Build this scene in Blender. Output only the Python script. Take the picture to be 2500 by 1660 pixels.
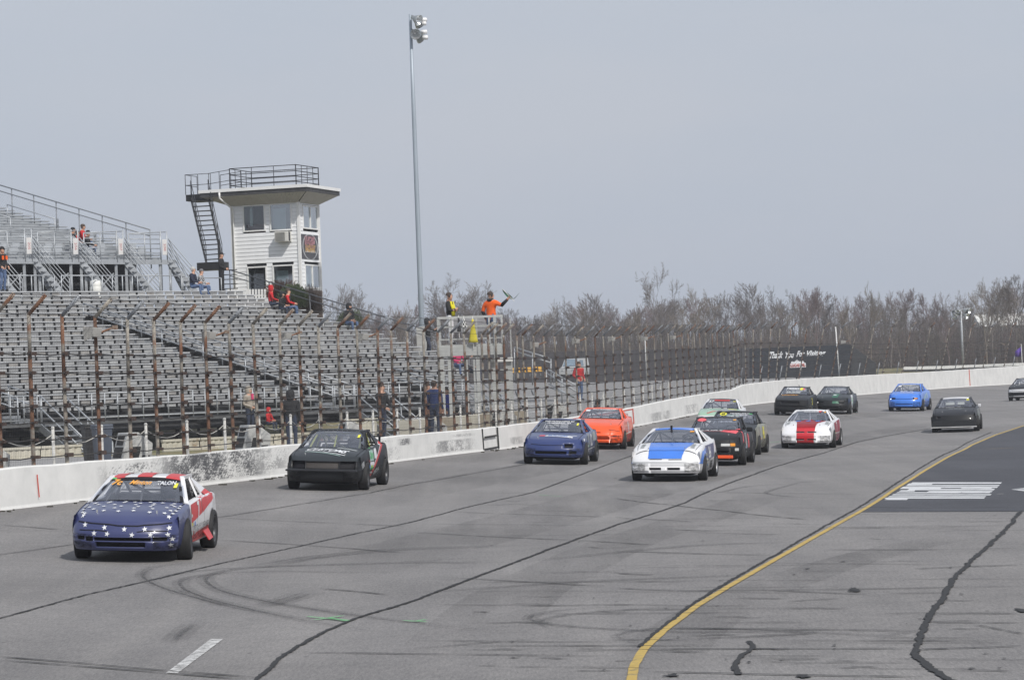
import bpy, bmesh, math, random
import numpy as np
from mathutils import Vector, Matrix, Euler
from mathutils.bvhtree import BVHTree

for o in list(bpy.data.objects):
    bpy.data.objects.remove(o)
SC = bpy.context.scene
COL = SC.collection
R = math.radians
V = Vector
rnd = random.Random(7)

# ------------------------------------------------------------------ camera
PW, PH, FPX, CAMH = 2500.0, 1660.0, 6883.0, 2.43
cam_d = bpy.data.cameras.new('camera')
cam = bpy.data.objects.new('camera', cam_d)
COL.objects.link(cam)
cam_d.sensor_width = 36.0
cam_d.sensor_fit = 'HORIZONTAL'
cam_d.lens = 36.0 * FPX / PW
cam_d.clip_start = 0.5
cam_d.clip_end = 9000
CROT = (Matrix.Rotation(R(90.0) + math.atan(105.0 / FPX), 4, 'X') @ Matrix.Rotation(R(-2.18), 4, 'Z'))
cam.matrix_world = Matrix.Translation((0, 0, CAMH)) @ CROT
SC.camera = cam
# ------------------------------------------------------------------ sky and sun
SUN_EL, SUN_AZ = R(47), R(147)          # azimuth from +Y towards +X
w = bpy.data.worlds.new('World'); SC.world = w; w.use_nodes = True
nt = w.node_tree; nt.nodes.clear()
sky = nt.nodes.new('ShaderNodeTexSky'); sky.sky_type = 'NISHITA'; sky.sun_disc = False
sky.sun_elevation = SUN_EL; sky.sun_rotation = SUN_AZ
sky.air_density = 1.6; sky.dust_density = 6.0; sky.ozone_density = 1.5
mixc = nt.nodes.new('ShaderNodeMix'); mixc.data_type = 'RGBA'
mixc.inputs[0].default_value = 0.86
mixc.inputs[7].default_value = (5.35, 5.55, 6.3, 1)     # thin even high cloud veiling the blue
bg = nt.nodes.new('ShaderNodeBackground'); bg.inputs[1].default_value = 0.1
wo = nt.nodes.new('ShaderNodeOutputWorld')
tcw = nt.nodes.new('ShaderNodeTexCoord'); mpw = nt.nodes.new('ShaderNodeMapping'); mpw.inputs['Scale'].default_value = (1.6, 1.6, 6.5)
nzw = nt.nodes.new('ShaderNodeTexNoise'); nzw.inputs['Scale'].default_value = 2.2; nzw.inputs['Detail'].default_value = 6
crw = nt.nodes.new('ShaderNodeMix'); crw.data_type = 'RGBA'; crw.inputs[6].default_value = (5.3, 5.9, 6.95, 1); crw.inputs[7].default_value = (5.75, 6.15, 7.0, 1)
mrw = nt.nodes.new('ShaderNodeMapRange'); mrw.inputs[1].default_value = .35; mrw.inputs[2].default_value = .65
nt.links.new(tcw.outputs['Generated'], mpw.inputs[0]); nt.links.new(mpw.outputs[0], nzw.inputs['Vector']); nt.links.new(nzw.outputs[0], mrw.inputs[0])
nt.links.new(mrw.outputs[0], crw.inputs[0]); nt.links.new(crw.outputs[2], mixc.inputs[7])
nt.links.new(sky.outputs[0], mixc.inputs[6]); nt.links.new(mixc.outputs[2], bg.inputs[0]); nt.links.new(bg.outputs[0], wo.inputs[0])
sd = bpy.data.lights.new('sun', 'SUN'); sd.energy = 3.3; sd.angle = R(1.6); sd.color = (1.0, 0.965, 0.915)
sun = bpy.data.objects.new('sun', sd); COL.objects.link(sun)
sdir = V((math.sin(SUN_AZ) * math.cos(SUN_EL), math.cos(SUN_AZ) * math.cos(SUN_EL), math.sin(SUN_EL)))
sun.rotation_euler = sdir.to_track_quat('Z', 'Y').to_euler()
sun.location = (30, -20, 60)
SC.view_settings.view_transform = 'Standard'
SC.view_settings.look = 'None'
SC.view_settings.gamma = 1.0
SC.view_settings.exposure = 0.0
SC.view_settings.use_curve_mapping = False
SC.render.engine = 'CYCLES'
SC.cycles.max_bounces = 8
SC.cycles.transparent_max_bounces = 24
SC.cycles.use_denoising = True

# ------------------------------------------------------------------ photo pixel -> place
CR3 = CROT.to_3x3()
def ray(u, v):
    return CR3 @ V(((u - PW / 2) / FPX, -(v - PH / 2) / FPX, -1.0))
def at(u, v, Y):
    d = ray(u, v)
    return V((0, 0, CAMH)) + d * (Y / d.y)
def proj(p):
    q = CR3.transposed() @ (V(p) - V((0, 0, CAMH)))
    return PW / 2 + FPX * q.x / -q.z, PH / 2 - FPX * q.y / -q.z
def lerp(a, b, t): return a + (b - a) * t
def sstep(a, b, x):
    t = min(1, max(0, (x - a) / (b - a))); return t * t * (3 - 2 * t)
def interp(tab, x):
    for (x0, y0), (x1, y1) in zip(tab, tab[1:]):
        if x <= x1: return y0 + (y1 - y0) * (x - x0) / (x1 - x0)
    return tab[-1][1]

# ------------------------------------------------------------------ materials
MATS = {}
def newmat(name):
    m = bpy.data.materials.new(name); m.use_nodes = True
    n = m.node_tree.nodes; n.clear()
    out = n.new('ShaderNodeOutputMaterial'); b = n.new('ShaderNodeBsdfPrincipled')
    m.node_tree.links.new(b.outputs[0], out.inputs[0])
    return m, m.node_tree, b, out
def rgba(c, k=1.0): return (min(1, c[0] * k), min(1, c[1] * k), min(1, c[2] * k), 1)
def pm(name, c, rough=0.6, metal=0.0, var=0.18, scale=3.0, bump=0.0, bscale=None, coat=0.0, dirt=None, dscale=1.5, dlo=.55, dhi=.7, spec=.5):
    """principled with two noises of colour, an optional dirt colour in patches, optional bump"""
    if name in MATS: return MATS[name]
    m, t, b, out = newmat(name); N = t.nodes.new; L = t.links.new
    tc = N('ShaderNodeTexCoord')
    n1 = N('ShaderNodeTexNoise'); n1.inputs['Scale'].default_value = scale; n1.inputs['Detail'].default_value = 6
    L(tc.outputs['Object'], n1.inputs['Vector'])
    cr = N('ShaderNodeValToRGB')
    cr.color_ramp.elements[0].position = .3; cr.color_ramp.elements[1].position = .7
    cr.color_ramp.elements[0].color = rgba(c, 1 - var); cr.color_ramp.elements[1].color = rgba(c, 1 + var)
    L(n1.outputs[0], cr.inputs[0])
    last = cr.outputs[0]
    if dirt is not None:
        n2 = N('ShaderNodeTexNoise'); n2.inputs['Scale'].default_value = dscale; n2.inputs['Detail'].default_value = 8; n2.inputs['Roughness'].default_value = .7
        L(tc.outputs['Object'], n2.inputs['Vector'])
        r2 = N('ShaderNodeValToRGB'); r2.color_ramp.elements[0].position = dlo; r2.color_ramp.elements[1].position = dhi
        L(n2.outputs[0], r2.inputs[0])
        mx = N('ShaderNodeMix'); mx.data_type = 'RGBA'
        L(r2.outputs[0], mx.inputs[0]); L(last, mx.inputs[6]); mx.inputs[7].default_value = rgba(dirt)
        last = mx.outputs[2]
    L(last, b.inputs['Base Color'])
    b.inputs['Roughness'].default_value = rough; b.inputs['Metallic'].default_value = metal
    b.inputs['Specular IOR Level'].default_value = spec
    if coat: b.inputs['Coat Weight'].default_value = coat; b.inputs['Coat Roughness'].default_value = .08
    if bump:
        n3 = N('ShaderNodeTexNoise'); n3.inputs['Scale'].default_value = bscale or scale * 4; n3.inputs['Detail'].default_value = 5
        L(tc.outputs['Object'], n3.inputs['Vector'])
        bp = N('ShaderNodeBump'); bp.inputs['Strength'].default_value = bump; bp.inputs['Distance'].default_value = .02
        L(n3.outputs[0], bp.inputs['Height']); L(bp.outputs[0], b.inputs['Normal'])
    MATS[name] = m
    return m
def alpha_mat(name, c, amax, scale=6.0, lo=.35, hi=.65, rough=.85, stretch=(1, 1, 1)):
    """thin worn paint or rubber film: noise breaks it up"""
    if name in MATS: return MATS[name]
    m, t, b, out = newmat(name); N = t.nodes.new; L = t.links.new
    tc = N('ShaderNodeTexCoord'); mp = N('ShaderNodeMapping'); mp.inputs['Scale'].default_value = stretch
    L(tc.outputs['Object'], mp.inputs[0])
    n1 = N('ShaderNodeTexNoise'); n1.inputs['Scale'].default_value = scale; n1.inputs['Detail'].default_value = 8; n1.inputs['Roughness'].default_value = .7
    L(mp.outputs[0], n1.inputs['Vector'])
    mr = N('ShaderNodeMapRange'); mr.inputs[1].default_value = lo; mr.inputs[2].default_value = hi; mr.inputs[3].default_value = 0; mr.inputs[4].default_value = amax
    L(n1.outputs[0], mr.inputs[0])
    at_ = N('ShaderNodeAttribute'); at_.attribute_name = 'fade'
    mu = N('ShaderNodeMath'); mu.operation = 'MULTIPLY'; L(mr.outputs[0], mu.inputs[0]); L(at_.outputs['Fac'], mu.inputs[1])
    L(mu.outputs[0], b.inputs['Alpha'])
    b.inputs['Base Color'].default_value = rgba(c); b.inputs['Roughness'].default_value = rough
    MATS[name] = m
    return m

# ------------------------------------------------------------------ mesh builder
class MB:
    def __init__(s): s.v = []; s.f = []; s.m = []; s.fade = None; s.uv = None
    def add(s, vs, fs, mi=0):
        k = len(s.v); s.v.extend([tuple(p) for p in vs]); s.f.extend([tuple(i + k for i in f) for f in fs]); s.m.extend([mi] * len(fs))
        return k
    def box(s, c, d, mi=0, rz=0.0, M=None):
        x, y, z = d[0] / 2, d[1] / 2, d[2] / 2
        vs = [V((i, j, k)) for i in (-x, x) for j in (-y, y) for k in (-z, z)]
        if rz: Mz = Matrix.Rotation(rz, 3, 'Z'); vs = [Mz @ p for p in vs]
        vs = [p + V(c) for p in vs]
        if M is not None: vs = [M @ p for p in vs]
        s.add(vs, [(0, 1, 3, 2), (4, 6, 7, 5), (0, 4, 5, 1), (2, 3, 7, 6), (0, 2, 6, 4), (1, 5, 7, 3)], mi)
    def bar(s, a, b, w, h, mi=0, up=(0, 0, 1)):
        a, b = V(a), V(b); d = (b - a)
        if d.length < 1e-6: return
        d.normalize(); up = V(up)
        if abs(d.dot(up)) > .99: up = V((0, 1, 0))
        x = d.cross(up).normalized(); z = x.cross(d).normalized()
        vs = []
        for p in (a, b):
            for i, j in ((-1, -1), (1, -1), (1, 1), (-1, 1)): vs.append(p + x * (i * w / 2) + z * (j * h / 2))
        s.add(vs, [(0, 1, 2, 3), (7, 6, 5, 4), (0, 4, 5, 1), (1, 5, 6, 2), (2, 6, 7, 3), (3, 7, 4, 0)], mi)
    def tube(s, pts, r, n=6, mi=0, cap=True):
        pts = [V(p) for p in pts]; rs = r if isinstance(r, (list, tuple)) else [r] * len(pts)
        ring = []
        prevx = None
        for i, p in enumerate(pts):
            d = (pts[min(i + 1, len(pts) - 1)] - pts[max(i - 1, 0)])
            if d.length < 1e-7: d = V((0, 0, 1))
            d.normalize()
            if prevx is None:
                a = V((0, 0, 1)) if abs(d.z) < .9 else V((1, 0, 0)); x = d.cross(a).normalized()
            else:
                x = (prevx - d * prevx.dot(d))
                x = x.normalized() if x.length > 1e-5 else d.orthogonal().normalized()
            prevx = x; y = d.cross(x)
            ring += [p + (x * math.cos(2 * math.pi * k / n) + y * math.sin(2 * math.pi * k / n)) * rs[i] for k in range(n)]
        fs = []
        for i in range(len(pts) - 1):
            for k in range(n): fs.append((i * n + k, i * n + (k + 1) % n, (i + 1) * n + (k + 1) % n, (i + 1) * n + k))
        if cap: fs.append(tuple(range(n - 1, -1, -1))); fs.append(tuple(range((len(pts) - 1) * n, len(pts) * n)))
        s.add(ring, fs, mi)
    def grid(s, rows, mi=0, mfun=None, flip=False):
        nr, nc = len(rows), len(rows[0]); k = len(s.v)
        for r_ in rows: s.v.extend([tuple(p) for p in r_])
        for i in range(nr - 1):
            for j in range(nc - 1):
                q = (k + i * nc + j, k + i * nc + j + 1, k + (i + 1) * nc + j + 1, k + (i + 1) * nc + j)
                s.f.append(q[::-1] if flip else q); s.m.append(mfun(i, j) if mfun else mi)
    def lathe(s, prof, n=16, mi=0, M=None, close=False):
        """profile (r, z) turned round z"""
        k = len(s.v); m = len(prof)
        for a in range(n):
            c, sn = math.cos(2 * math.pi * a / n), math.sin(2 * math.pi * a / n)
            for r_, z in prof:
                p = V((r_ * c, r_ * sn, z)); s.v.append(tuple(M @ p if M is not None else p))
        for a in range(n):
            b = (a + 1) % n
            for i in range(m - 1):
                s.f.append((k + a * m + i, k + b * m + i, k + b * m + i + 1, k + a * m + i + 1)); s.m.append(mi)
    def ball(s, c, r, n=8, mi=0, sc=(1, 1, 1)):
        prof = [(max(1e-4, math.sin(math.pi * i / n)) * r, -math.cos(math.pi * i / n) * r) for i in range(n + 1)]
        s.lathe(prof, n * 2, mi, Matrix.Translation(V(c)) @ Matrix.Diagonal((sc[0], sc[1], sc[2], 1)))
    def prism(s, poly, d, mi=0):
        """closed polygon of 3D points extruded by vector d"""
        n = len(poly); d = V(d)
        vs = [V(p) for p in poly] + [V(p) + d for p in poly]
        s.add(vs, [tuple(range(n - 1, -1, -1)), tuple(range(n, 2 * n))] + [(i, (i + 1) % n, n + (i + 1) % n, n + i) for i in range(n)], mi)
    def mesh(s, name, mats, smooth=False):
        me = bpy.data.meshes.new(name)
        me.from_pydata(s.v, [], s.f)
        for m in (mats if isinstance(mats, (list, tuple)) else [mats]): me.materials.append(m)
        if any(s.m): me.polygons.foreach_set('material_index', s.m)
        if smooth: me.polygons.foreach_set('use_smooth', [True] * len(s.f))
        if s.fade is not None:
            a = me.attributes.new('fade', 'FLOAT', 'POINT'); a.data.foreach_set('value', s.fade)
        if s.uv is not None:
            ul = me.uv_layers.new(name='UVMap')
            for lp in me.loops: ul.data[lp.index].uv = s.uv[lp.vertex_index]
        me.update()
        return me
    def obj(s, name, mats, parent=None, smooth=False, **kw):
        o = bpy.data.objects.new(name, s.mesh(name, mats, smooth)); COL.objects.link(o)
        if parent is not None: o.parent = parent
        for k, v_ in kw.items(): o[k] = v_
        return o
def put(name, me, parent=None, loc=None, **kw):
    o = bpy.data.objects.new(name, me); COL.objects.link(o)
    if parent is not None: o.parent = parent
    if loc is not None: o.location = loc
    for k, v_ in kw.items(): o[k] = v_
    return o
def thing(name, label, cat, loc=(0, 0, 0), rz=0.0, group=None):
    o = bpy.data.objects.new(name, None); COL.objects.link(o)
    o.empty_display_size = .2
    o.location = loc; o.rotation_euler = (0, 0, rz); o['label'] = label; o['category'] = cat
    if group: o['group'] = group
    return o
def tag(o, label, cat, group=None):
    o['label'] = label; o['category'] = cat
    if group: o['group'] = group
    return o
def bevel(o, wd=.01, seg=2):
    b = o.modifiers.new('bevel', 'BEVEL'); b.width = wd; b.segments = seg; b.limit_method = 'ANGLE'
    return o
def text_mesh(body, size=1.0, shear=0.0, extrude=0.0, spacing=1.0, bold=0.0, align='CENTER'):
    c = bpy.data.curves.new('lettering', 'FONT'); c.body = body; c.size = size; c.shear = shear; c.extrude = extrude
    c.align_x = align; c.align_y = 'CENTER'; c.space_character = spacing; c.offset = bold; c.resolution_u = 2
    o = bpy.data.objects.new('tmp_text', c); COL.objects.link(o)
    dg = bpy.context.evaluated_depsgraph_get(); dg.update()
    me = bpy.data.meshes.new_from_object(o.evaluated_get(dg))
    vs = [v_.co.copy() for v_ in me.vertices]; fs = [tuple(p.vertices) for p in me.polygons]
    bpy.data.objects.remove(o); bpy.data.meshes.remove(me); bpy.data.curves.remove(c)
    return vs, fs
# ================================================================== materials of the setting
def asphalt(name, c, spots=True, lo=.82, hi=1.16):
    m, t, b, out = newmat(name); N = t.nodes.new; L = t.links.new
    tc = N('ShaderNodeTexCoord')
    def noise(sc, det=6, ro=.6, st=(1, 1, 1)):
        mp = N('ShaderNodeMapping'); mp.inputs['Scale'].default_value = st; mp.inputs['Rotation'].default_value = (0, 0, R(-14)) if st != (1, 1, 1) else (0, 0, 0)
        L(tc.outputs['Object'], mp.inputs[0])
        n = N('ShaderNodeTexNoise'); n.inputs['Scale'].default_value = sc; n.inputs['Detail'].default_value = det; n.inputs['Roughness'].default_value = ro
        L(mp.outputs[0], n.inputs['Vector']); return n
    def ramp(n, a, b_, ca, cb):
        r = N('ShaderNodeValToRGB'); r.color_ramp.elements[0].position = a; r.color_ramp.elements[1].position = b_
        r.color_ramp.elements[0].color = ca; r.color_ramp.elements[1].color = cb; L(n.outputs[0], r.inputs[0]); return r.outputs[0]
    def mul(a, b_):
        x = N('ShaderNodeMix'); x.data_type = 'RGBA'; x.blend_type = 'MULTIPLY'; x.inputs[0].default_value = 1; L(a, x.inputs[6]); L(b_, x.inputs[7]); return x.outputs[2]
    big = ramp(noise(.12, 5), .3, .7, rgba(c, lo), rgba(c, hi))
    streak = ramp(noise(.5, 5, .6, (2.2, .07, 1)), .3, .72, (.84, .84, .85, 1), (1.07, 1.06, 1.05, 1))
    med = ramp(noise(2.2, 7, .7), .3, .75, (.9, .9, .9, 1), (1.06, 1.06, 1.05, 1))
    gr = ramp(noise(55, 3, .8), .3, .7, (.62, .62, .63, 1), (1.38, 1.37, 1.35, 1))
    peb = ramp(noise(1.0, 3, .75, (34, 5, 1)), .32, .68, (.80, .80, .81, 1), (1.2, 1.19, 1.18, 1))
    col = mul(mul(mul(mul(big, streak), med), gr), peb)
    if spots:
        v = N('ShaderNodeTexVoronoi'); v.inputs['Scale'].default_value = 1.3; v.inputs['Randomness'].default_value = 1
        L(tc.outputs['Object'], v.inputs['Vector'])
        r = N('ShaderNodeValToRGB'); r.color_ramp.elements[0].position = .02; r.color_ramp.elements[1].position = .045
        r.color_ramp.elements[0].color = (.35, .35, .36, 1); r.color_ramp.elements[1].color = (1, 1, 1, 1)
        L(v.outputs['Distance'], r.inputs[0]); col = mul(col, r.outputs[0])
    L(col, b.inputs['Base Color']); b.inputs['Roughness'].default_value = .85; b.inputs['Specular IOR Level'].default_value = .35
    bp = N('ShaderNodeBump'); bp.inputs['Strength'].default_value = .25; bp.inputs['Distance'].default_value = .008
    L(noise(70, 3, .7).outputs[0], bp.inputs['Height']); L(bp.outputs[0], b.inputs['Normal'])
    MATS[name] = m
    return m
M_ASPH = asphalt('track_asphalt', (.204, .199, .197))
M_PATCH = asphalt('new_asphalt', (.066, .069, .080), True, .8, 1.22)
M_GRAVEL = pm('grey_gravel', (.25, .245, .243), .95, var=.28, scale=7, bump=.4, bscale=14)
M_DRYGRASS = pm('dry_grass', (.20, .165, .085), .95, var=.35, scale=2.5, bump=.7, dirt=(.11, .12, .045), dscale=.5, dlo=.45, dhi=.6)

def wall_mat():
    m, t, b, out = newmat('painted_concrete'); N = t.nodes.new; L = t.links.new
    uv = N('ShaderNodeUVMap'); uv.uv_map = 'UVMap'
    sx = N('ShaderNodeSeparateXYZ'); L(uv.outputs[0], sx.inputs[0])
    def noise(sc, st, det=8, ro=.65):
        mp = N('ShaderNodeMapping'); mp.inputs['Scale'].default_value = st; L(uv.outputs[0], mp.inputs[0])
        n = N('ShaderNodeTexNoise'); n.inputs['Scale'].default_value = sc; n.inputs['Detail'].default_value = det; n.inputs['Roughness'].default_value = ro
        L(mp.outputs[0], n.inputs['Vector']); return n.outputs[0]
    def mr(x, a, b_, c=0.0, d=1.0, sm=True):
        k = N('ShaderNodeMapRange'); k.interpolation_type = 'SMOOTHSTEP' if sm else 'LINEAR'
        for i, q in zip((1, 2, 3, 4), (a, b_, c, d)): k.inputs[i].default_value = q
        L(x, k.inputs[0]); return k.outputs[0]
    def ma(op, x, y):
        k = N('ShaderNodeMath'); k.operation = op
        for i, q in ((0, x), (1, y)):
            if isinstance(q, (int, float)): k.inputs[i].default_value = q
            else: L(q, k.inputs[i])
        return k.outputs[0]
    def win(x, a, b_, e=.25): return ma('MULTIPLY', mr(x, a - e, a + e), mr(x, b_ - e, b_ + e, 1, 0))
    base = N('ShaderNodeValToRGB'); base.color_ramp.elements[0].position = .3; base.color_ramp.elements[1].position = .72
    base.color_ramp.elements[0].color = (.60, .60, .585, 1); base.color_ramp.elements[1].color = (.76, .755, .735, 1)
    L(noise(1.2, (1, 1, 1)), base.inputs[0])
    S, Z = sx.outputs[0], sx.outputs[1]
    # rubbed-off paint and tyre rubber where cars have scraped the wall: (from, to, low, high, density)
    tot = None
    for a, b_, lo, hi, dn in WALL_WEAR:
        k = ma('MULTIPLY', ma('MULTIPLY', win(S, a, b_, min(1.3, (b_ - a) * .3)), win(Z, lo, hi, .03)), dn)
        tot = k if tot is None else ma('MAXIMUM', tot, k)
    def rnoise(sc, st, rot):
        mp = N('ShaderNodeMapping'); mp.inputs['Scale'].default_value = st; r0 = N('ShaderNodeMapping'); r0.inputs['Rotation'].default_value = (0, 0, rot)
        L(uv.outputs[0], r0.inputs[0]); L(r0.outputs[0], mp.inputs[0]); n = N('ShaderNodeTexNoise'); n.inputs['Scale'].default_value = sc; n.inputs['Detail'].default_value = 8; n.inputs['Roughness'].default_value = .75
        L(mp.outputs[0], n.inputs['Vector']); return n.outputs[0]
    fine = ma('ADD', ma('MULTIPLY', noise(4.5, (2.0, 5, 1), 12, .88), .5), ma('ADD', ma('MULTIPLY', rnoise(3, (6, .9, 1), 1.15), .3), ma('MULTIPLY', rnoise(3, (.7, 7, 1), .06), .2)))
    coarse = noise(.8, (1, 1.4, 1), 4)
    thr = ma('ADD', ma('MULTIPLY', coarse, -.38), ma('ADD', fine, .215))
    wear = ma('MULTIPLY', mr(thr, .49, .555), tot)
    # drips and grime low on the face
    drip = ma('MULTIPLY', mr(noise(1.0, (3.0, .5, 1), 6), .58, .75), mr(Z, .0, .45, .30, 0))
    streak = ma('MULTIPLY', mr(noise(1.0, (7.0, .35, 1), 5), .62, .78), mr(Z, .3, .8, 0, .16))
    m1 = N('ShaderNodeMix'); m1.data_type = 'RGBA'; L(wear, m1.inputs[0]); L(base.outputs[0], m1.inputs[6]); m1.inputs[7].default_value = (.085, .086, .092, 1)
    m2 = N('ShaderNodeMix'); m2.data_type = 'RGBA'; L(ma('ADD', drip, streak), m2.inputs[0]); L(m1.outputs[2], m2.inputs[6]); m2.inputs[7].default_value = (.20, .185, .16, 1)
    L(m2.outputs[2], b.inputs['Base Color']); b.inputs['Roughness'].default_value = .8
    bp = N('ShaderNodeBump'); bp.inputs['Strength'].default_value = .3; bp.inputs['Distance'].default_value = .01
    L(fine, bp.inputs['Height']); L(bp.outputs[0], b.inputs['Normal'])
    return m

# ================================================================== line of the outer wall
#          u,    base v, top v,  pixels per metre
WTAB = [(0, 1246, 1143.5, 128), (230, 1220, 1125.5, 119), (477, 1187, 1108, 108.5), (703, 1161, 1086, 99), (945, 1129.5, 1066, 88), (1168, 1102, 1046, 78),
        (1275, 1092, 1035.5, 73), (1410, 1066, 1017, 66), (1554, 1041, 994, 59), (1625, 1026, 977.5, 55.5), (1696, 1011.5, 965, 51.5), (1800, 992, 949.5, 45.8), (1814, 990, 939, 45.2),
        (1898, 980, 928.5, 41.5), (2136, 961, 914.5, 35), (2258, 951.5, 908.5, 32.5), (2364, 943.8, 901.8, 30.5), (2500, 936.5, 893, 28.2), (2640, 930, 884, 26.3)]
def sm_s(u):
    acc = 0; 
    for du in (-120, -60, 0, 60, 120): acc += interp([(a, d) for a, b, c, d in WTAB], min(2640, max(0, u + du)))
    return acc / 5 + (0 if 120 < u < 2520 else (interp([(a, d) for a, b, c, d in WTAB], u) - acc / 5))
WALL = []            # base point, height, arc length
for u in list(range(0, 1800, 40)) + [1800, 1814] + list(range(1840, 2641, 40)):
    vb = interp([(a, b) for a, b, c, d in WTAB], u); vt = interp([(a, c) for a, b, c, d in WTAB], u); s = sm_s(u)
    p = at(u, vb, FPX / s); WALL.append([p, (vb - vt) / s])
# carry the wall on towards and past the camera side, and round the turn beyond the frame
p0, p1 = WALL[0][0], WALL[6][0]; d0 = (p0 - p1).normalized()
pre = [[V((p0.x + d0.x * k, p0.y + d0.y * k, p0.z)), WALL[0][1]] for k in (70, 50, 30, 20, 10)]
p0, p1 = WALL[-1][0], WALL[-5][0]; d1 = (p0 - p1).normalized(); post_ = []; q = p0.copy(); ang = math.atan2(d1.y, d1.x)
for k in range(14):
    ang -= .06; q = q + V((math.cos(ang) * 8, math.sin(ang) * 8, 0)); post_.append([q.copy(), WALL[-1][1]])
WALL = pre + WALL + post_
# smooth plan positions and the height of the base a little
for it in range(2):
    ps = [w_[0].copy() for w_ in WALL]
    for i in range(1, len(WALL) - 1):
        WALL[i][0] = (ps[i - 1] + ps[i] * 2 + ps[i + 1]) / 4
acc = 0
for i, w_ in enumerate(WALL):
    if i: acc += (w_[0] - WALL[i - 1][0]).length
    w_.append(acc)
WLEN = acc
WP = np.array([tuple(w_[0]) for w_ in WALL]); WH = np.array([w_[1] for w_ in WALL]); WS = np.array([w_[2] for w_ in WALL])
def wall_at(s):
    """base point, height, unit tangent, inward normal at arc length s"""
    i = int(min(len(WS) - 2, max(0, np.searchsorted(WS, s) - 1)))
    t = (s - WS[i]) / (WS[i + 1] - WS[i])
    a, b = V(WP[i]), V(WP[i + 1])
    p = a.lerp(b, t); h = WH[i] + (WH[i + 1] - WH[i]) * t
    j0, j1 = max(0, i - 1), min(len(WS) - 1, i + 2)
    tg = V(WP[j1]) - V(WP[j0]); tg.z = 0; tg.normalize()
    return p, h, tg, V((tg.y, -tg.x, 0))
def wall_s_at_u(u, lift=0.0, lean=None):
    lo, hi = 60.0, WLEN - 60
    for _ in range(40):
        m_ = (lo + hi) / 2; p, h, tg, n = wall_at(m_)
        if proj(p + V((0, 0, h + lift)))[0] < u: lo = m_
        else: hi = m_
    return (lo + hi) / 2
def nearest(x, y):
    a = WP[:-1, :2]; b = WP[1:, :2]; ab = b - a; ap = np.array([x, y]) - a
    t = np.clip((ap * ab).sum(1) / (ab * ab).sum(1), 0, 1)
    q = a + ab * t[:, None]; d2 = ((q - np.array([x, y])) ** 2).sum(1); i = int(d2.argmin())
    z = WP[i, 2] + (WP[i + 1, 2] - WP[i, 2]) * t[i]
    side = ab[i, 1] * (x - q[i, 0]) - ab[i, 0] * (y - q[i, 1])
    return math.sqrt(d2[i]) * (1 if side > 0 else -1), z
def bankd(d):
    d = max(0, d)
    if d < 7: return .055 * d
    x = min(d - 7, 5); return .055 * (7 + x - x * x / 10)
def zsurf(x, y):
    d, zb = nearest(x, y)
    return zb - bankd(d)
def ground_px(u, v):
    """point of the banked track seen at a pixel"""
    d = ray(u, v); z = 0.0; o_ = V((0, 0, CAMH))
    for _ in range(12):
        if d.z > -1e-4: break
        t = (z - CAMH) / d.z; p = o_ + d * t; z2 = zsurf(p.x, p.y)
        if abs(z2 - z) < 1e-4: break
        z = z + .7 * (z2 - z)
    p.z = zsurf(p.x, p.y)
    return p
S = lambda u: wall_s_at_u(u)
WALL_WEAR = [(S(262), S(385), .12, .66, .95), (S(398), S(640), .10, .72, 1.0), (S(612), S(700), .2, .7, .6), (S(938), S(975), .05, .42, .4), (S(976), S(1002), .44, .62, .9),
             (S(918), S(955), .56, .61, 1.0), (S(1060), S(1150), .1, .44, .72), (S(1110), S(1160), .52, .60, .5), (S(1245), S(1275), .12, .35, .5), (S(1590), S(1635), .05, .42, .55), (S(1675), S(1700), .1, .5, .6)]
M_WALL = wall_mat()

# ================================================================== the ground
DS = [0, .6, 1.2, 2, 3, 4, 5, 6, 7, 8, 9, 10, 11, 12, 13, 14, 15, 16, 20, 30, 50, 90, 160]
mb = MB(); rows = []
ss = list(np.arange(0, WLEN, 3.0))
for s in ss:
    p, h, tg, n = wall_at(s); zz = p.z
    rows.append([V((p.x + n.x * d, p.y + n.y * d, zz - bankd(d))) for d in DS])
mb.grid(rows, flip=True)
track = mb.obj('race_track', M_ASPH, kind='structure', smooth=True)
# outside the wall: gravel and dead grass rising to a low bank
DO = [.28, 1, 2, 4, 7, 11, 16, 22, 30, 40, 55, 80, 120, 180, 260]
def zout(d): return .12 + .38 * sstep(0, 10, d) + 1.95 * sstep(12, 48, d)
mb = MB(); rows = []
for s in ss:
    p, h, tg, n = wall_at(s)
    rows.append([V((p.x - n.x * d, p.y - n.y * d, zout(d) + rnd.uniform(-.03, .03) * (d > 1))) for d in DO])
def gm(i, j):
    u_ = proj(rows[i][j])[0]
    return 0 if (1080 < u_ < 2132 and DO[j] >= 2) or ss[i] < S(1200) else 1
mb.grid(rows, mfun=gm)
verge = mb.obj('verge', [M_GRAVEL, M_DRYGRASS], kind='structure', smooth=True)
mb = MB(); mb.add([(-990, -290, -.45), (990, -290, -.45), (990, 1090, -.45), (-990, 1090, -.45)], [(0, 1, 2, 3)])
mb.obj('ground', M_DRYGRASS, kind='structure')

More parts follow.
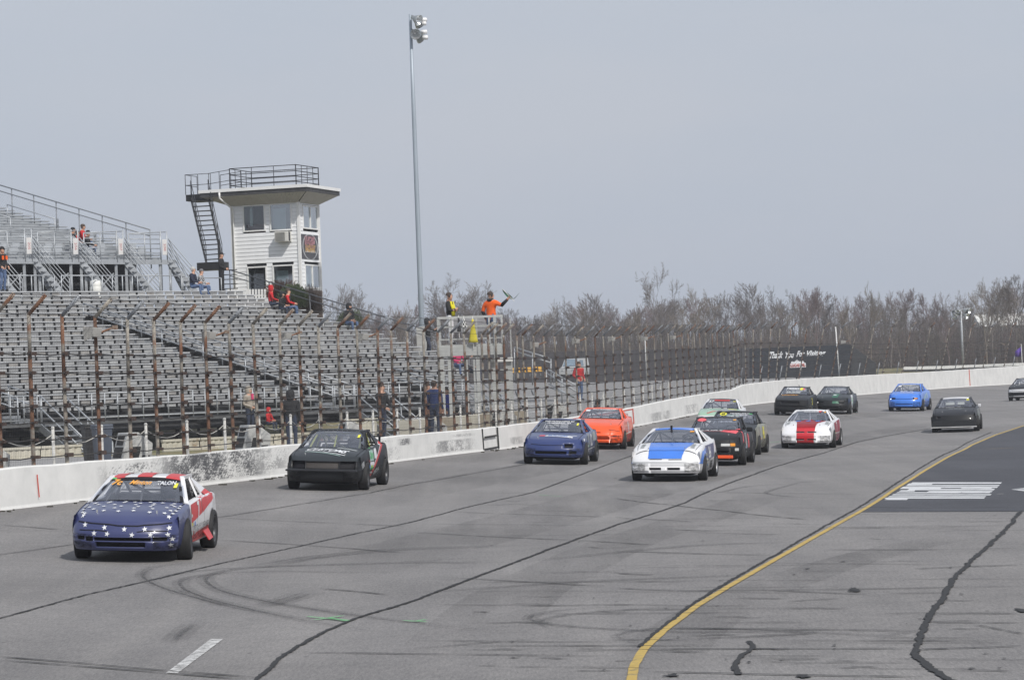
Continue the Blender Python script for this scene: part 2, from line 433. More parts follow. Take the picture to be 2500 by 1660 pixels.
# ================================================================== outer wall, panel by panel
wall = thing('concrete_wall', 'long white concrete wall scraped black by tyres round the outside of the track', 'wall')
def wall_profile(p, h, n, s):
    o_ = [(0.02, -.1), (.02, .0), (0.0, .06), (-.03, h - .03), (-.06, h), (-.26, h), (-.28, h - .04), (-.28, -.3)]
    return [V((p.x + n.x * a, p.y + n.y * a, p.z + b)) for a, b in o_], [(s, b) for a, b in o_]
GATE0, GATE1 = S(1178), S(1215)
s = 30.0
while s < WLEN - 8:
    e = s + 5.0
    if s < GATE0 < e: e = GATE0
    elif abs(s - GATE0) < .01: e = GATE1
    mb = MB(); mb.uv = []; rows = []
    gate = abs(s - GATE0) < .01
    k = max(2, int((e - s) / 1.0) + 1)
    jump = S(1806)
    cuts = [s + .006 + (e - s - .012) * i / k for i in range(k + 1)]
    if cuts[0] < jump < cuts[-1]: cuts = sorted(cuts + [jump - .5, jump + .5])
    for c in cuts:
        p, h, tg, n = wall_at(c)
        if gate: p = p + n * -.03 + V((0, 0, .02)); h -= .02
        h += .006 * math.sin(c * 1.7) + .004 * math.sin(c * 5.1)
        a, b = wall_profile(p, h, n, c); rows.append(a); mb.uv += b
    mb.grid(rows)
    k0 = len(mb.v); nn = len(rows[0])
    mb.f.append(tuple(range(nn))[::-1]); mb.m.append(0); mb.f.append(tuple(range(len(mb.v) - nn, len(mb.v)))); mb.m.append(0)
    mb.obj('wall_panel', M_WALL, wall)
    s = e
M_BLACKGAP = pm('dark_gap', (.025, .025, .026), .9)
M_RUST = pm('rusty_steel', (.17, .085, .05), .85, var=.35, scale=9, dirt=(.24, .22, .19), dscale=2.2, dlo=.5, dhi=.62, bump=.3, bscale=30)
M_RUST2 = pm('weathered_steel', (.30, .275, .235), .75, var=.3, scale=7, dirt=(.19, .085, .045), dscale=1.6, dlo=.50, dhi=.60, bump=.3, bscale=30)
M_GALV = pm('galvanised_steel', (.40, .42, .44), .5, .35, var=.2, scale=5)
M_GALVD = pm('dull_galvanised_steel', (.25, .265, .285), .6, .3, var=.2, scale=5)
M_ALU = pm('aluminium_plank', (.56, .57, .58), .5, .25, var=.14, scale=2)
M_WHITE = pm('white_paint', (.74, .74, .72), .55, var=.07, scale=3, dirt=(.5, .49, .45), dscale=2, dlo=.6, dhi=.8)
M_CABLE = pm('dark_steel_cable', (.05, .047, .045), .6, .4, var=.3)
M_WIRE = pm('fence_wire', (.135, .13, .125), .6, .4, var=.3)
M_RED = pm('red_paint', (.55, .08, .05), .55, var=.12)
M_BLACK = pm('black_paint', (.018, .018, .020), .45, var=.25)
# gate: dark slots and edges
p, h, tg, n = wall_at((GATE0 + GATE1) / 2); gl = GATE1 - GATE0
mb = MB()
for zz, a, b in ((.43, .12, .9), (.05, .1, .95)):
    pa = wall_at(GATE0 + gl * a); pb = wall_at(GATE0 + gl * b)
    mb.bar(pa[0] + V((0, 0, zz)) + n * .0, pb[0] + V((0, 0, zz + .03)) + n * .0, .02, .055)
for sgate in (GATE0, GATE1):
    q = wall_at(sgate); mb.bar(q[0] + n * .012 + V((0, 0, .03)), q[0] + n * -.012 + V((0, 0, q[1] - .02)), .05, .03)
mb.obj('gate_slot', M_BLACKGAP, wall)
# red marker stripes on the wall face
for u, lo, hi in ((90, .22, .78), (2366, .05, 1.0)):
    q = wall_at(S(u)); mb = MB()
    mb.bar(q[0] + n * .028 + V((0, 0, q[1] * lo)), q[0] + n * .0 + V((0, 0, q[1] * hi)), 0.06 if u > 2000 else .018, .012, up=tuple(q[2]))
    mb.obj('marker_stripe', M_RED, wall)
# sponsor panel painted on the wall behind the orange car
qa, qb = wall_at(S(1398)), wall_at(S(1547))
mb = MB()
def wall_face(sv, zf, off=.012):
    p, h, tg, n = wall_at(sv); return p + n * (off - .03 * zf) + V((0, 0, h * zf))
def wall_quad(mb, s0, s1, z0, z1, mi=0, off=.012):
    k = max(1, int((s1 - s0) / 1.5)); 
    for i in range(k):
        a, b = lerp(s0, s1, i / k), lerp(s0, s1, (i + 1) / k)
        mb.add([wall_face(a, z0, off), wall_face(b, z0, off), wall_face(b, z1, off), wall_face(a, z1, off)], [(0, 1, 2, 3)], mi)
s0, s1 = S(1398), S(1547)
wall_quad(mb, s0, s1, .16, .94, 0, .008)
for a, b, c, d in ((s0, s1, .88, .94), (s0, s1, .16, .21), (s0, s0 + .12, .21, .88), (s1 - .28, s1, .21, .88)): wall_quad(mb, a, b, c, d, 1, .014)
mb.obj('sponsor_panel', [M_WHITE, M_RED], wall)
vs, fs = text_mesh('US', .62, bold=.02)
mb = MB(); sc_ = 2.2
mb.add([wall_face(s1 - 2.6 + v_.x * 3.4, .55 + v_.y * .78, .018) for v_ in vs], fs)
mb.obj('lettering', pm('grey_letter', (.30, .31, .33), .6), wall)

# ================================================================== marks on the track (children of the track)
def ribbon(px, wd, name, m, lift=.008, jag=0.0, step=.35, pts3=None, fade=None, wpx=None, ends=True):
    """strip on the track through the given pixels; wd in metres (or list along the line)"""
    P = pts3 if pts3 is not None else [ground_px(u, v) for u, v in px]
    W_ = wd if isinstance(wd, (list, tuple)) else [wd] * len(P)
    out = []
    for (a, b), (w0, w1) in zip(zip(P, P[1:]), zip(W_, W_[1:])):
        n_ = max(1, min(60, int((b - a).length / step)))
        for i in range(n_): out.append((a.lerp(b, i / n_), lerp(w0, w1, i / n_)))
    out.append((P[-1], W_[-1]))
    # soften corners
    if len(out) > 6:
        for _ in range(3):
            q = [o_[0].copy() for o_ in out]
            for i in range(1, len(out) - 1): out[i] = ((q[i - 1] + q[i] * 2 + q[i + 1]) / 4, out[i][1])
    mb = MB(); mb.fade = []; L_, R_ = [], []
    off = 0.0
    for i, (p, w0) in enumerate(out):
        d = out[min(i + 1, len(out) - 1)][0] - out[max(i - 1, 0)][0]; d.z = 0
        if d.length < 1e-6: d = V((1, 0, 0))
        d.normalize(); n_ = V((-d.y, d.x, 0))
        off = .8 * off + rnd.uniform(-1, 1) * jag * .28
        kj = min(1, jag * 2 / max(w0, .01)); ka = 1 + rnd.uniform(-.5, .5) * kj; kb = 1 + rnd.uniform(-.5, .5) * kj
        a = p + n_ * (w0 / 2 * ka + off); b = p - n_ * (w0 / 2 * kb - off)
        a.z = zsurf(a.x, a.y) + lift; b.z = zsurf(b.x, b.y) + lift
        L_.append(a); R_.append(b)
    N_ = len(out)
    mb.grid([L_, R_])
    for k in range(2):
        for i in range(N_):
            t = i / max(1, N_ - 1); mb.fade.append(1.0 if fade is None else min(1, t / fade, (1 - t) / fade) )
    return mb.obj(name, m, track)
M_YEL = pm('yellow_line_paint', (.46, .32, .075), .7, var=.2, scale=5, dirt=(.15, .125, .07), dscale=5, dlo=.52, dhi=.66)
M_SEAL = alpha_mat('crack_sealant', (.020, .020, .021), 1.0, 5, .22, .36)
M_HAIR = alpha_mat('hairline_crack', (.03, .03, .03), .85, 1.2, .33, .5)
M_SKID2 = alpha_mat('tyre_rubber_edge', (.045, .045, .048), .28, 5, .3, .65)
M_SKID = alpha_mat('tyre_rubber_film', (.05, .05, .053), .24, 7, .3, .7)
M_WORN = alpha_mat('worn_white_paint', (.66, .66, .65), .9, 9, .33, .6)
M_ROADW = pm('road_white', (.56, .57, .58), .7, var=.1, scale=4, dirt=(.2, .2, .22), dscale=3, dlo=.55, dhi=.7)
M_GREEN = alpha_mat('green_spray_paint', (.14, .45, .18), .8, 14, .3, .5)
yl = [(1538, 1700), (1542, 1660), (1547, 1627), (1572, 1585), (1623, 1538), (1703, 1479), (1771, 1437), (1881, 1373), (1991, 1310), (2093, 1253), (2160, 1212), (2245, 1157), (2313, 1117), (2372, 1087), (2431, 1062), (2500, 1039), (2570, 1020)]
# fresh dark patch of asphalt on the infield side
def sheet(rows_px, lift, name, m, n_=24):
    mb = MB(); rows = []
    for (ua, va), (ub, vb) in rows_px: rows.append([ground_px(lerp(ua, ub, i / n_), lerp(va, vb, i / n_)) + V((0, 0, lift)) for i in range(n_ + 1)])
    mb.grid(rows, flip=True)
    return mb.obj(name, m, track)
LV = [(2096, 1250, 1247), (2125, 1233, 1231), (2160, 1214, 1212), (2200, 1188, 1186), (2245, 1159, 1157), (2280, 1138, 1136), (2313, 1119, 1117), (2345, 1101, 1099), (2372, 1089, 1087), (2431, 1064, 1062), (2500, 1041, 1040), (2570, 1022, 1021)]
LV = [tuple(lerp(p, q, i / 5) for p, q in zip(a, b)) for a, b in zip(LV, LV[1:]) for i in range(5)] + [LV[-1]]
sheet([((u, v), (2800, v2)) for u, v, v2 in LV], .006, 'asphalt_patch', M_PATCH)
ribbon(yl, .09, 'yellow_line', M_YEL, .010, .006, .15)
ribbon([(u - 9 - (1660 - v) * .004, v - 5 - (1660 - v) * .002) for u, v in yl[3:-2]], .045, 'crack_seal', M_SEAL, .013, .03, .12)
CRK = [([(-60, 1364), (0, 1355), (175, 1330), (300, 1306), (525, 1265), (730, 1232), (900, 1204), (1007, 1182), (1271, 1136), (1400, 1112)], .03),
       ([(-60, 1524), (0, 1510), (212, 1452), (364, 1418), (529, 1378), (694, 1342), (847, 1308), (1000, 1276), (1134, 1240), (1300, 1203), (1500, 1128), (1553, 1109)], .036),
       ([(600, 1690), (627, 1660), (694, 1600), (787, 1545), (876, 1507), (1000, 1471), (1165, 1408), (1355, 1336), (1500, 1284), (1669, 1229), (1771, 1183), (1898, 1138), (2042, 1096), (2093, 1079), (2177, 1062), (2290, 1043)], .052),
       ([(2345, 1690), (2317, 1660), (2262, 1627), (2237, 1589), (2258, 1530), (2275, 1496), (2304, 1462), (2330, 1411), (2381, 1361), (2444, 1306), (2491, 1250)], .072),
       ([(1805, 1648), (1792, 1623), (1813, 1598), (1847, 1579), (1826, 1566)], .05)]
for c, wd in CRK:
    ribbon(c, wd, 'crack_seal', M_SEAL, .012, wd * .6, .10)
# hairline cracks running across the lanes
HC = [((1500, 1218), (1980, 1270)), ((1500, 1264), (1690, 1274)), ((1500, 1346), (1900, 1356)), ((1500, 1437), (1760, 1445)), ((1690, 1443), (2500, 1432)), ((1930, 1292), (2500, 1284)), ((2010, 1344), (2500, 1340)),
      ((2240, 1390), (2500, 1378)), ((1500, 1490), (1690, 1488)), ((1650, 1536), (2250, 1540)), ((1560, 1586), (2240, 1583)), ((2240, 1585), (2500, 1578)), ((1500, 1612), (1560, 1614)), ((1570, 1640), (2270, 1655)), ((2270, 1520), (2500, 1522)),
      ((2280, 1500), (2500, 1498)), ((620, 1660), (0, 1612)), ((700, 1592), (1500, 1604)), ((0, 1282), (180, 1296)), ((530, 1318), (1000, 1350)), ((780, 1437), (950, 1452)), ((1000, 1300), (1600, 1330)), ((540, 1265), (1000, 1286)),
      ((1250, 1180), (1545, 1190)), ((1680, 1300), (1920, 1306)), ((1500, 1400), (1600, 1404)), ((1100, 1250), (1480, 1262)), ((2060, 1240), (2480, 1240)), ((1700, 1200), (2100, 1208)), ((1280, 1480), (1560, 1476)), ((1000, 1585), (1300, 1560)),
      ((0, 1604), (630, 1655)), ((1100, 1410), (1480, 1432)), ((1850, 1440), (2120, 1452)), ((1920, 1470), (2050, 1462)), ((1700, 1560), (2000, 1545)), ((2380, 1525), (2500, 1550))]
for (a, b) in HC:
    n_ = 7; px = [(lerp(a[0], b[0], i / n_), lerp(a[1], b[1], i / n_) + rnd.uniform(-1.6, 1.6)) for i in range(n_ + 1)]
    ribbon(px, .05, 'hairline_crack', M_HAIR, .011, .02, .3, fade=.06)
for k in range(60):
    u0 = rnd.uniform(1100, 2400); v0 = rnd.uniform(1150, 1640); ln = rnd.uniform(30, 190)
    px = [(u0 + ln * i / 4, v0 + rnd.uniform(-1.4, 1.4)) for i in range(5)]
    ribbon(px, rnd.uniform(.03, .05), 'hairline_crack', M_HAIR, .0105, .02, .4, fade=.2)
for k in range(46):
    u0 = rnd.uniform(900, 2200); v0 = lerp(1190, 1655, rnd.random() ** .8); ln = rnd.uniform(220, 620); tl = rnd.uniform(-.012, .012)
    px = [(u0 + ln * i / 9, v0 + ln * i / 9 * tl + rnd.uniform(-1.3, 1.3)) for i in range(10)]
    ribbon(px, rnd.uniform(.022, .038), 'hairline_crack', M_HAIR, .0108, .015, .35, fade=.15)
# black scabs and blots of tar
def blot(u, v, r_, ar, m=None, name='tar_blot', lift=.013):
    c = ground_px(u, v); mb = MB(); mb.fade = []
    pts = []
    for i in range(14):
        a = 2 * math.pi * i / 14; rr = r_ * rnd.uniform(.45, 1.25)
        pts.append(V((c.x + math.cos(a) * rr * ar, c.y + math.sin(a) * rr * 3, c.z + lift)))
    mb.add(pts, [tuple(range(14))]); mb.fade = [1.0] * 14
    return mb.obj(name, m or M_SEAL, track)
for u, v, r_, ar in ((2086, 1440, .10, .55), (2086, 1444, .04, 1.9), (2495, 1492, .10, .8), (1963, 1653, .05, 1.2), (1640, 1650, .04, 2), (2059, 1372, .02, 2.2), (1971, 1389, .02, 2.5)): blot(u, v, r_, ar)
for k in range(70):
    blot(rnd.uniform(1150, 2490), rnd.uniform(1240, 1655), rnd.uniform(.008, .018), rnd.uniform(.6, 1.8), name='tar_spot')
# skid marks: loops of doughnuts and long arcs
SK = [([(1260, 1356), (1000, 1372), (635, 1382), (530, 1394), (493, 1413), (530, 1441), (635, 1466), (804, 1494), (1000, 1520), (1240, 1545)], .26),
      ([(1000, 1400), (640, 1392), (466, 1403), (432, 1418), (449, 1441), (530, 1469), (720, 1511), (930, 1545)], .24),
      ([(560, 1372), (402, 1376), (351, 1392), (343, 1409), (381, 1430), (508, 1468), (640, 1500)], .22),
      ([(1100, 1372), (760, 1380), (520, 1388), (410, 1400), (385, 1420)], .2),
      ([(760, 1445), (690, 1468), (640, 1484)], .5), ([(600, 1390), (760, 1360), (980, 1340), (1300, 1330)], .5),
      ([(1560, 1478), (1400, 1480), (1300, 1492), (1268, 1512), (1330, 1528), (1560, 1540), (1800, 1548)], .2), ([(1760, 1480), (1480, 1488), (1330, 1500), (1290, 1514), (1340, 1536)], .2),
      ([(2300, 1560), (2000, 1545), (1600, 1528), (1480, 1540), (1465, 1556), (1560, 1572)], .18), ([(2030, 1172), (1960, 1176), (1890, 1195), (1862, 1205), (1930, 1214), (2100, 1218)], .16), ([(1740, 1206), (1830, 1186), (2000, 1176)], .16),
      ([(2260, 1540), (2200, 1545), (2150, 1560)], .25), ([(1990, 1540), (1960, 1550), (1760, 1560)], .2), ([(480, 1520), (440, 1545), (420, 1570)], .3), ([(1000, 1450), (1400, 1420), (1900, 1402)], .3), ([(1300, 1370), (1700, 1330), (2000, 1322)], .35)]
for c, wd in SK:
    ribbon(c, wd, 'skid_mark', M_SKID, .009, .02, .4, fade=.25)
    for k in (-1, .3, 1): ribbon([(u + k * wd * 14, v + k * wd * 5) for u, v in c], wd * .16, 'skid_mark', M_SKID2, .0095, .01, .4, fade=.3)
# long dark groove where the cars run
for c, wd in (([(2500, 985), (2300, 996), (2060, 1020), (1800, 1052), (1500, 1110), (1000, 1200), (400, 1320)], 2.0), ([(2500, 965), (2200, 978), (1950, 998), (1700, 1030), (1400, 1078), (900, 1165)], 1.3), ([(2500, 1010), (2250, 1040), (2000, 1085), (1700, 1160), (1300, 1270), (700, 1420), (100, 1560)], 2.2), ([(2480, 1290), (2200, 1330), (1900, 1420), (1650, 1540), (1560, 1660)], .9), ([(1900, 1200), (1500, 1330), (1250, 1450), (1100, 1600)], 1.2)):
    ribbon(c, wd, 'rubber_groove', alpha_mat('rubbered_line', (.05, .05, .052), .24, .8, .35, .75, stretch=(1, .1, 1)), .0085, 0, 1.5, fade=.2)
# painted word on the patch, seen edge-on: white bars
BARS = [(2222, 2443, 1178, 1181.5), (2214, 2275, 1180.5, 1184), (2210, 2438, 1184.5, 1187.2), (2200, 2434, 1188.4, 1191.6), (2196, 2296, 1191, 1194), (2345, 2420, 1191, 1193.2), (2214, 2426, 1194, 1197.4), (2194, 2232, 1197.2, 1200.4), (2262, 2421, 1199, 1202), (2186, 2345, 1202, 1204.6), (2345, 2416, 1201.5, 1204.4),
        (2176, 2418, 1206.8, 1209.6), (2167, 2405, 1211.5, 1214.2), (2158, 2402, 1215.2, 1217.8), (2159, 2214, 1218, 1221)]
mb = MB()
for u0, u1, v0, v1 in BARS:
    n_ = 10; mb.grid([[ground_px(lerp(a_, b_, i / n_), v) + V((0, 0, .009)) for i in range(n_ + 1)] for a_, b_, v in ((u0, u1, v1), (u0 + 6, u1 + 3, v0))], flip=True)
mb.obj('painted_word', M_ROADW, track)
mb = MB()
for q in (((2468, 1195.5), (2500, 1192), (2580, 1190), (2580, 1193), (2510, 1194.5)), ((2468, 1195.5), (2510, 1196.8), (2580, 1200), (2580, 1203), (2500, 1199.5))):
    mb.add([ground_px(u, v) + V((0, 0, .009)) for u, v in q], [tuple(range(len(q)))[::-1]])
mb.obj('painted_arrow', M_ROADW, track)
ribbon([(2434, 1206.5), (2450, 1206)], .1, 'worn_dash', M_WORN, .010)
# faded white block near the camera
q = [ground_px(u, v) + V((0, 0, .010)) for u, v in ((404, 1645), (433, 1645), (545, 1561), (515, 1561))]
mb = MB(); mb.fade = []; n_ = 24
mb.grid([[q[0].lerp(q[3], i / n_) for i in range(n_ + 1)], [q[1].lerp(q[2], i / n_) for i in range(n_ + 1)]], flip=True); mb.fade = [1.0] * (2 * n_ + 2)
mb.obj('worn_white_block', M_WORN, track)
for i in range(13):
    t = (i + .6) / 13.5; a = q[0].lerp(q[3], t); b = q[1].lerp(q[2], t)
    ribbon(None, .05, 'worn_letter_stroke', M_SKID, .014, .01, .2, pts3=[a.lerp(b, .2), a.lerp(b, .8)])
for a, b, in (((750, 1507), (850, 1516)), ((770, 1515), (835, 1505)), ((985, 1517), (1042, 1520)), ((1010, 1519), (1040, 1514)), ((1318, 1209), (1372, 1213)), ((800, 1510), (850, 1518)), ((1863, 1082), (1905, 1079))):
    ribbon([a, b], .05, 'spray_mark', M_GREEN, .015, .02, .2)
for u in (2126, 2160, 2205, 2250, 2300, 2330, 1872, 2068, 1890): ribbon([(u, 1090.5 - (u - 2200) * .004), (u + rnd.uniform(18, 32), 1090 - (u - 2200) * .004)], .12, 'worn_dash', M_WORN, .010)
ribbon([(2400, 1096), (2500, 1094)], .25, 'worn_dash', alpha_mat('tan_dust', (.45, .34, .2), .5, 2, .4, .6), .009)
# bits of rubber lying along the foot of the wall
mb = MB()
for k in range(90):
    s_ = rnd.uniform(62, 150); p, h, tg, n = wall_at(s_); d = rnd.uniform(.05, .35); q = p + n * d + V((0, 0, -.0)); q.z = zsurf(q.x, q.y) + .008
    mb.box(q, (rnd.uniform(.03, .15), rnd.uniform(.03, .12), rnd.uniform(.015, .05)), rz=rnd.uniform(0, 3))
mb.obj('rubber_crumbs', pm('rubber_crumb', (.05, .045, .035), .9, var=.4), track, kind='stuff')
# ================================================================== catch fence on the wall
M_CLAMP = pm('rusted_clamp', (.055, .036, .03), .85, var=.4, scale=12)
fence = thing('catch_fence', 'tall rusty post and cable catch fence with wire mesh standing on the white wall', 'fence')
def ulean(s):
    p, h, tg, n = wall_at(s); u = proj(p + V((0, 0, h)))[0]
    return R(14.5) * sstep(1790, 2020, u), 3.0 + .45 * sstep(1800, 2250, u)
def fence_frame(s):
    p, h, tg, n = wall_at(s); ln, hb = ulean(s)
    B = p + n * -.15 + V((0, 0, h)); U = V((0, 0, math.cos(ln))) + n * math.sin(ln)
    bend = B + U * hb; arm = V((0, 0, .34)) + n * .38
    return B, U, hb, bend, bend + arm, n, tg
def post_s(u):
    lo, hi = 50.0, WLEN - 50
    for _ in range(36):
        m_ = (lo + hi) / 2
        if proj(fence_frame(m_)[3])[0] < u: lo = m_
        else: hi = m_
    return (lo + hi) / 2
PU = [-90, -10, 69, 151, 232, 308, 374, 438, 500, 559, 619, 680, 729, 775, 824, 871, 920, 954, 993, 1033, 1068, 1101, 1133, 1175, 1191, 1209, 1229, 1260, 1275, 1302, 1327, 1354, 1379, 1404, 1429, 1452, 1473, 1495, 1516, 1536, 1560, 1577, 1596, 1613, 1631, 1648, 1664, 1679, 1694, 1708, 1722, 1738, 1750, 1765, 1779, 1790, 1800, 1818, 1838, 1858, 1881, 1904, 1932, 1970, 2011, 2054, 2092, 2133, 2178, 2225, 2272, 2319, 2371, 2420, 2471, 2525]
PS = [post_s(u) for u in PU]
CABZ = [.16, .50, .84, 1.16, 1.48, 1.82, 2.2]
rp = random.Random(3)
for i, s in enumerate(PS):
    B, U, hb, bend, tip, n, tg = fence_frame(s)
    u = PU[i]
    r_ = interp([(-100, .041), (1150, .040), (1350, .034), (1500, .029), (2600, .042)], u)
    rusty = rp.random()
    m_low = M_RUST if rusty < (.6 if u < 1150 else .12) else M_RUST2
    off = V((rp.uniform(-.02, .02), rp.uniform(-.05, .05), 0))
    mb = MB(); split = rp.uniform(.35, .75) if u < 1150 else rp.uniform(.5, 1.0)
    mid = B.lerp(bend, split)
    mb.tube([B + V((0, 0, -.05)), mid], r_, 8, 0, False); mb.tube([mid, bend + off], r_ * .93, 8, 1)
    po = mb.obj('post', [m_low, M_RUST2 if rp.random() < .7 else m_low], fence, smooth=True)
    mb = MB(); mb.tube([bend + off - U * .03, tip + off], r_ * 1.0, 8)
    mb.obj('overhang_arm', [M_RUST, M_RUST2, M_GALVD][rp.randrange(3)], po, smooth=True)
    mb = MB()                                                 # twisted wire clamps where the cables cross
    for z in CABZ:
        c = B + U * z + n * .05
        mb.box(c, (.13 + rp.uniform(0, .07), .10, .05 + rp.uniform(0, .04)), rz=math.atan2(tg.y, tg.x) + rp.uniform(-.3, .3))
        if rp.random() < .5: mb.bar(c + tg * .05, c + tg * rp.uniform(.1, .2) + V((0, 0, rp.uniform(-.05, .02))), .02, .02)
    mb.obj('cable_clamp', M_CLAMP, po, kind='stuff')
# cables
for z in CABZ:
    mb = MB(); pts = []
    for a, b in zip(PS, PS[1:]):
        for t in (0, .5):
            B, U, hb, bd, tp, n, tg = fence_frame(lerp(a, b, t)); pts.append(B + U * (z - (.03 if t else 0) * rp.uniform(.3, 1.2)) + n * .06)
    mb.tube(pts, .0125, 4, 0, False); mb.obj('cable', M_CABLE, fence)
for k in range(3):
    mb = MB(); pts = []
    for a, b in zip(PS, PS[1:]):
        for t in (0, .5):
            B, U, hb, bd, tp, n, tg = fence_frame(lerp(a, b, t)); q = bd.lerp(tp, k / 2.0); pts.append(q + V((0, 0, -.02 * (t > 0))))
    mb.tube(pts, .007, 3, 0, False); mb.obj('top_wire', M_CABLE, fence)
# woven mesh: every wire is real
mb = MB()
def thin(mb, a, b, r_):
    d = (b - a)
    if d.length < 1e-5: return
    d.normalize(); x = d.orthogonal().normalized() * r_; y = d.cross(x)
    o_ = [x, x * -.5 + y * .87, x * -.5 - y * .87]
    k = len(mb.v)
    mb.v += [tuple(a + q) for q in o_] + [tuple(b + q) for q in o_]
    mb.f += [(k, k + 1, k + 4, k + 3), (k + 1, k + 2, k + 5, k + 4), (k + 2, k, k + 3, k + 5)]; mb.m += [0, 0, 0]
s = PS[0]
while s < PS[-1]:
    B, U, hb, bd, tp, n, tg = fence_frame(s)
    w1 = n * .045
    thin(mb, B + w1, bd + w1, .0017); thin(mb, bd + w1, tp + w1 * .3, .0017)
    s += .075 if s < S(1830) else .14
for a, b in zip(PS, PS[1:]):
    Fa, Fb = fence_frame(a), fence_frame(b)
    for k in range(29):
        z = .1 + k * .1 * Fa[2] / 3.0
        ja = rp.uniform(-.012, .012)
        thin(mb, Fa[0] + Fa[1] * z + Fa[5] * .045, Fb[0] + Fb[1] * (z + ja) + Fb[5] * .045, .0017)
mb.obj('wire_mesh', M_WIRE, fence, kind='stuff')
# trapezoid hoods hung near the top of the fence
M_HOOD = pm('grey_hood', (.29, .285, .27), .6, var=.15, scale=6)
def hood(u, v, sc, label, cat='floodlight', yaw=0.0):
    s = S(u); p, h, tg, n = wall_at(s); Y = p.y
    c = at(u, v, Y) + n * -.25; sc *= .62
    t = thing('track_floodlight', label, cat, c, yaw, 'hooded floodlights along the fence top')
    mb = MB(); a, b, d = .26 * sc, .15 * sc, .20 * sc
    vs = [V((-a, -d, .2 * sc)), V((a, -d, .12 * sc)), V((a * .8, -d, -.14 * sc)), V((0, -d, -.10 * sc)), V((-a * .95, -d, -.24 * sc)),
          V((-b, d, .1 * sc)), V((b, d, .08 * sc)), V((b, d, -.06 * sc)), V((0, d, -.05 * sc)), V((-b, d, -.1 * sc))]
    mb.add(vs, [(0, 1, 2, 3, 4), (9, 8, 7, 6, 5), (0, 5, 6, 1), (1, 6, 7, 2), (2, 7, 8, 3), (3, 8, 9, 4), (4, 9, 5, 0)])
    bevel(mb.obj('hood', M_HOOD, t), .012)
    mb = MB(); mb.tube([V((a * .6, 0, 0)), V((a * 2.4, .05, .16 * sc))], .03 * sc, 8); mb.box((a * 2.2, .05, .13 * sc), (.14 * sc, .09, .11 * sc))
    mb.obj('bracket', M_RUST, t)
for u, v, sc, lb in ((256, 812, 1.25, 'grey hooded floodlight on the fence above the trash can'), (537, 820, 1.1, 'grey hooded floodlight on the fence below the control tower stair'), (722, 820, 1.0, 'grey hooded floodlight half behind a rusty post below the hooded spectator in red'),
                     (908, 823, 1.1, 'grey hooded floodlight on the fence between the light pole and the black hooded spectator'), (1322, 842, 1.05, 'white-grey hooded floodlight on the fence just past the flag stand'), (1422, 833, 1.0, 'grey hooded floodlight on the fence above the person in the red jacket'),
                     (1508, 828, 1.0, 'pale hooded floodlight on the fence above the orange car'), (1587, 827, 1.0, 'cream hooded floodlight on the fence beside a thin white pole'), (1656, 824, .95, 'grey hooded floodlight with a long bracket, left of the black billboard'), (2068, 835, 1.1, 'grey triangular floodlight above the slanted end of the black billboard')):
    hood(u, v, sc, lb)

# ================================================================== things just behind the wall
def behind(u, d, z=None):
    s = S(u); p, h, tg, n = wall_at(s); q = p - n * d; q.z = zout(d) if z is None else z
    return q, tg, n
M_WPOST = pm('white_post_paint', (.58, .57, .54), .6, var=.1, dirt=(.35, .3, .22), dscale=3, dlo=.62, dhi=.75)
postme = None
chain_pts = []
for i in range(34):
    s = S(-20) + i * 2.55
    p, h, tg, n = wall_at(s); q = p - n * 1.1; q.z = p.z - .25
    hh = h + .95
    if postme is None:
        mb = MB(); mb.tube([(0, 0, 0), (0, 0, 1.62)], .034, 10); mb.ball((0, 0, 1.62), .042, 5); postme = mb.mesh('guard_post', M_WPOST, True)
        pedm = MB(); pedm.box((0, 0, .03), (.2, .2, .06)); pedm = pedm.mesh('foot', M_WPOST)
    o = put('guard_post', postme, None, q); tag(o, 'short round white post with drooping cable behind the wall', 'post', 'white posts carrying a cable behind the wall')
    o.scale.z = hh / 1.62
    put('base_plate', pedm, o)
    chain_pts.append(q + V((0, 0, hh * .93)))
mb = MB()
for a, b in zip(chain_pts, chain_pts[1:]):
    mb.tube([a.lerp(b, t / 6) + V((0, 0, -.22 * (1 - (t / 3 - 1) ** 2))) for t in range(7)], .011, 4, 0, False)
tag(mb.obj('guard_cable', pm('pale_cable', (.5, .48, .44), .7)), 'pale cable sagging between the short white posts behind the wall', 'cable')

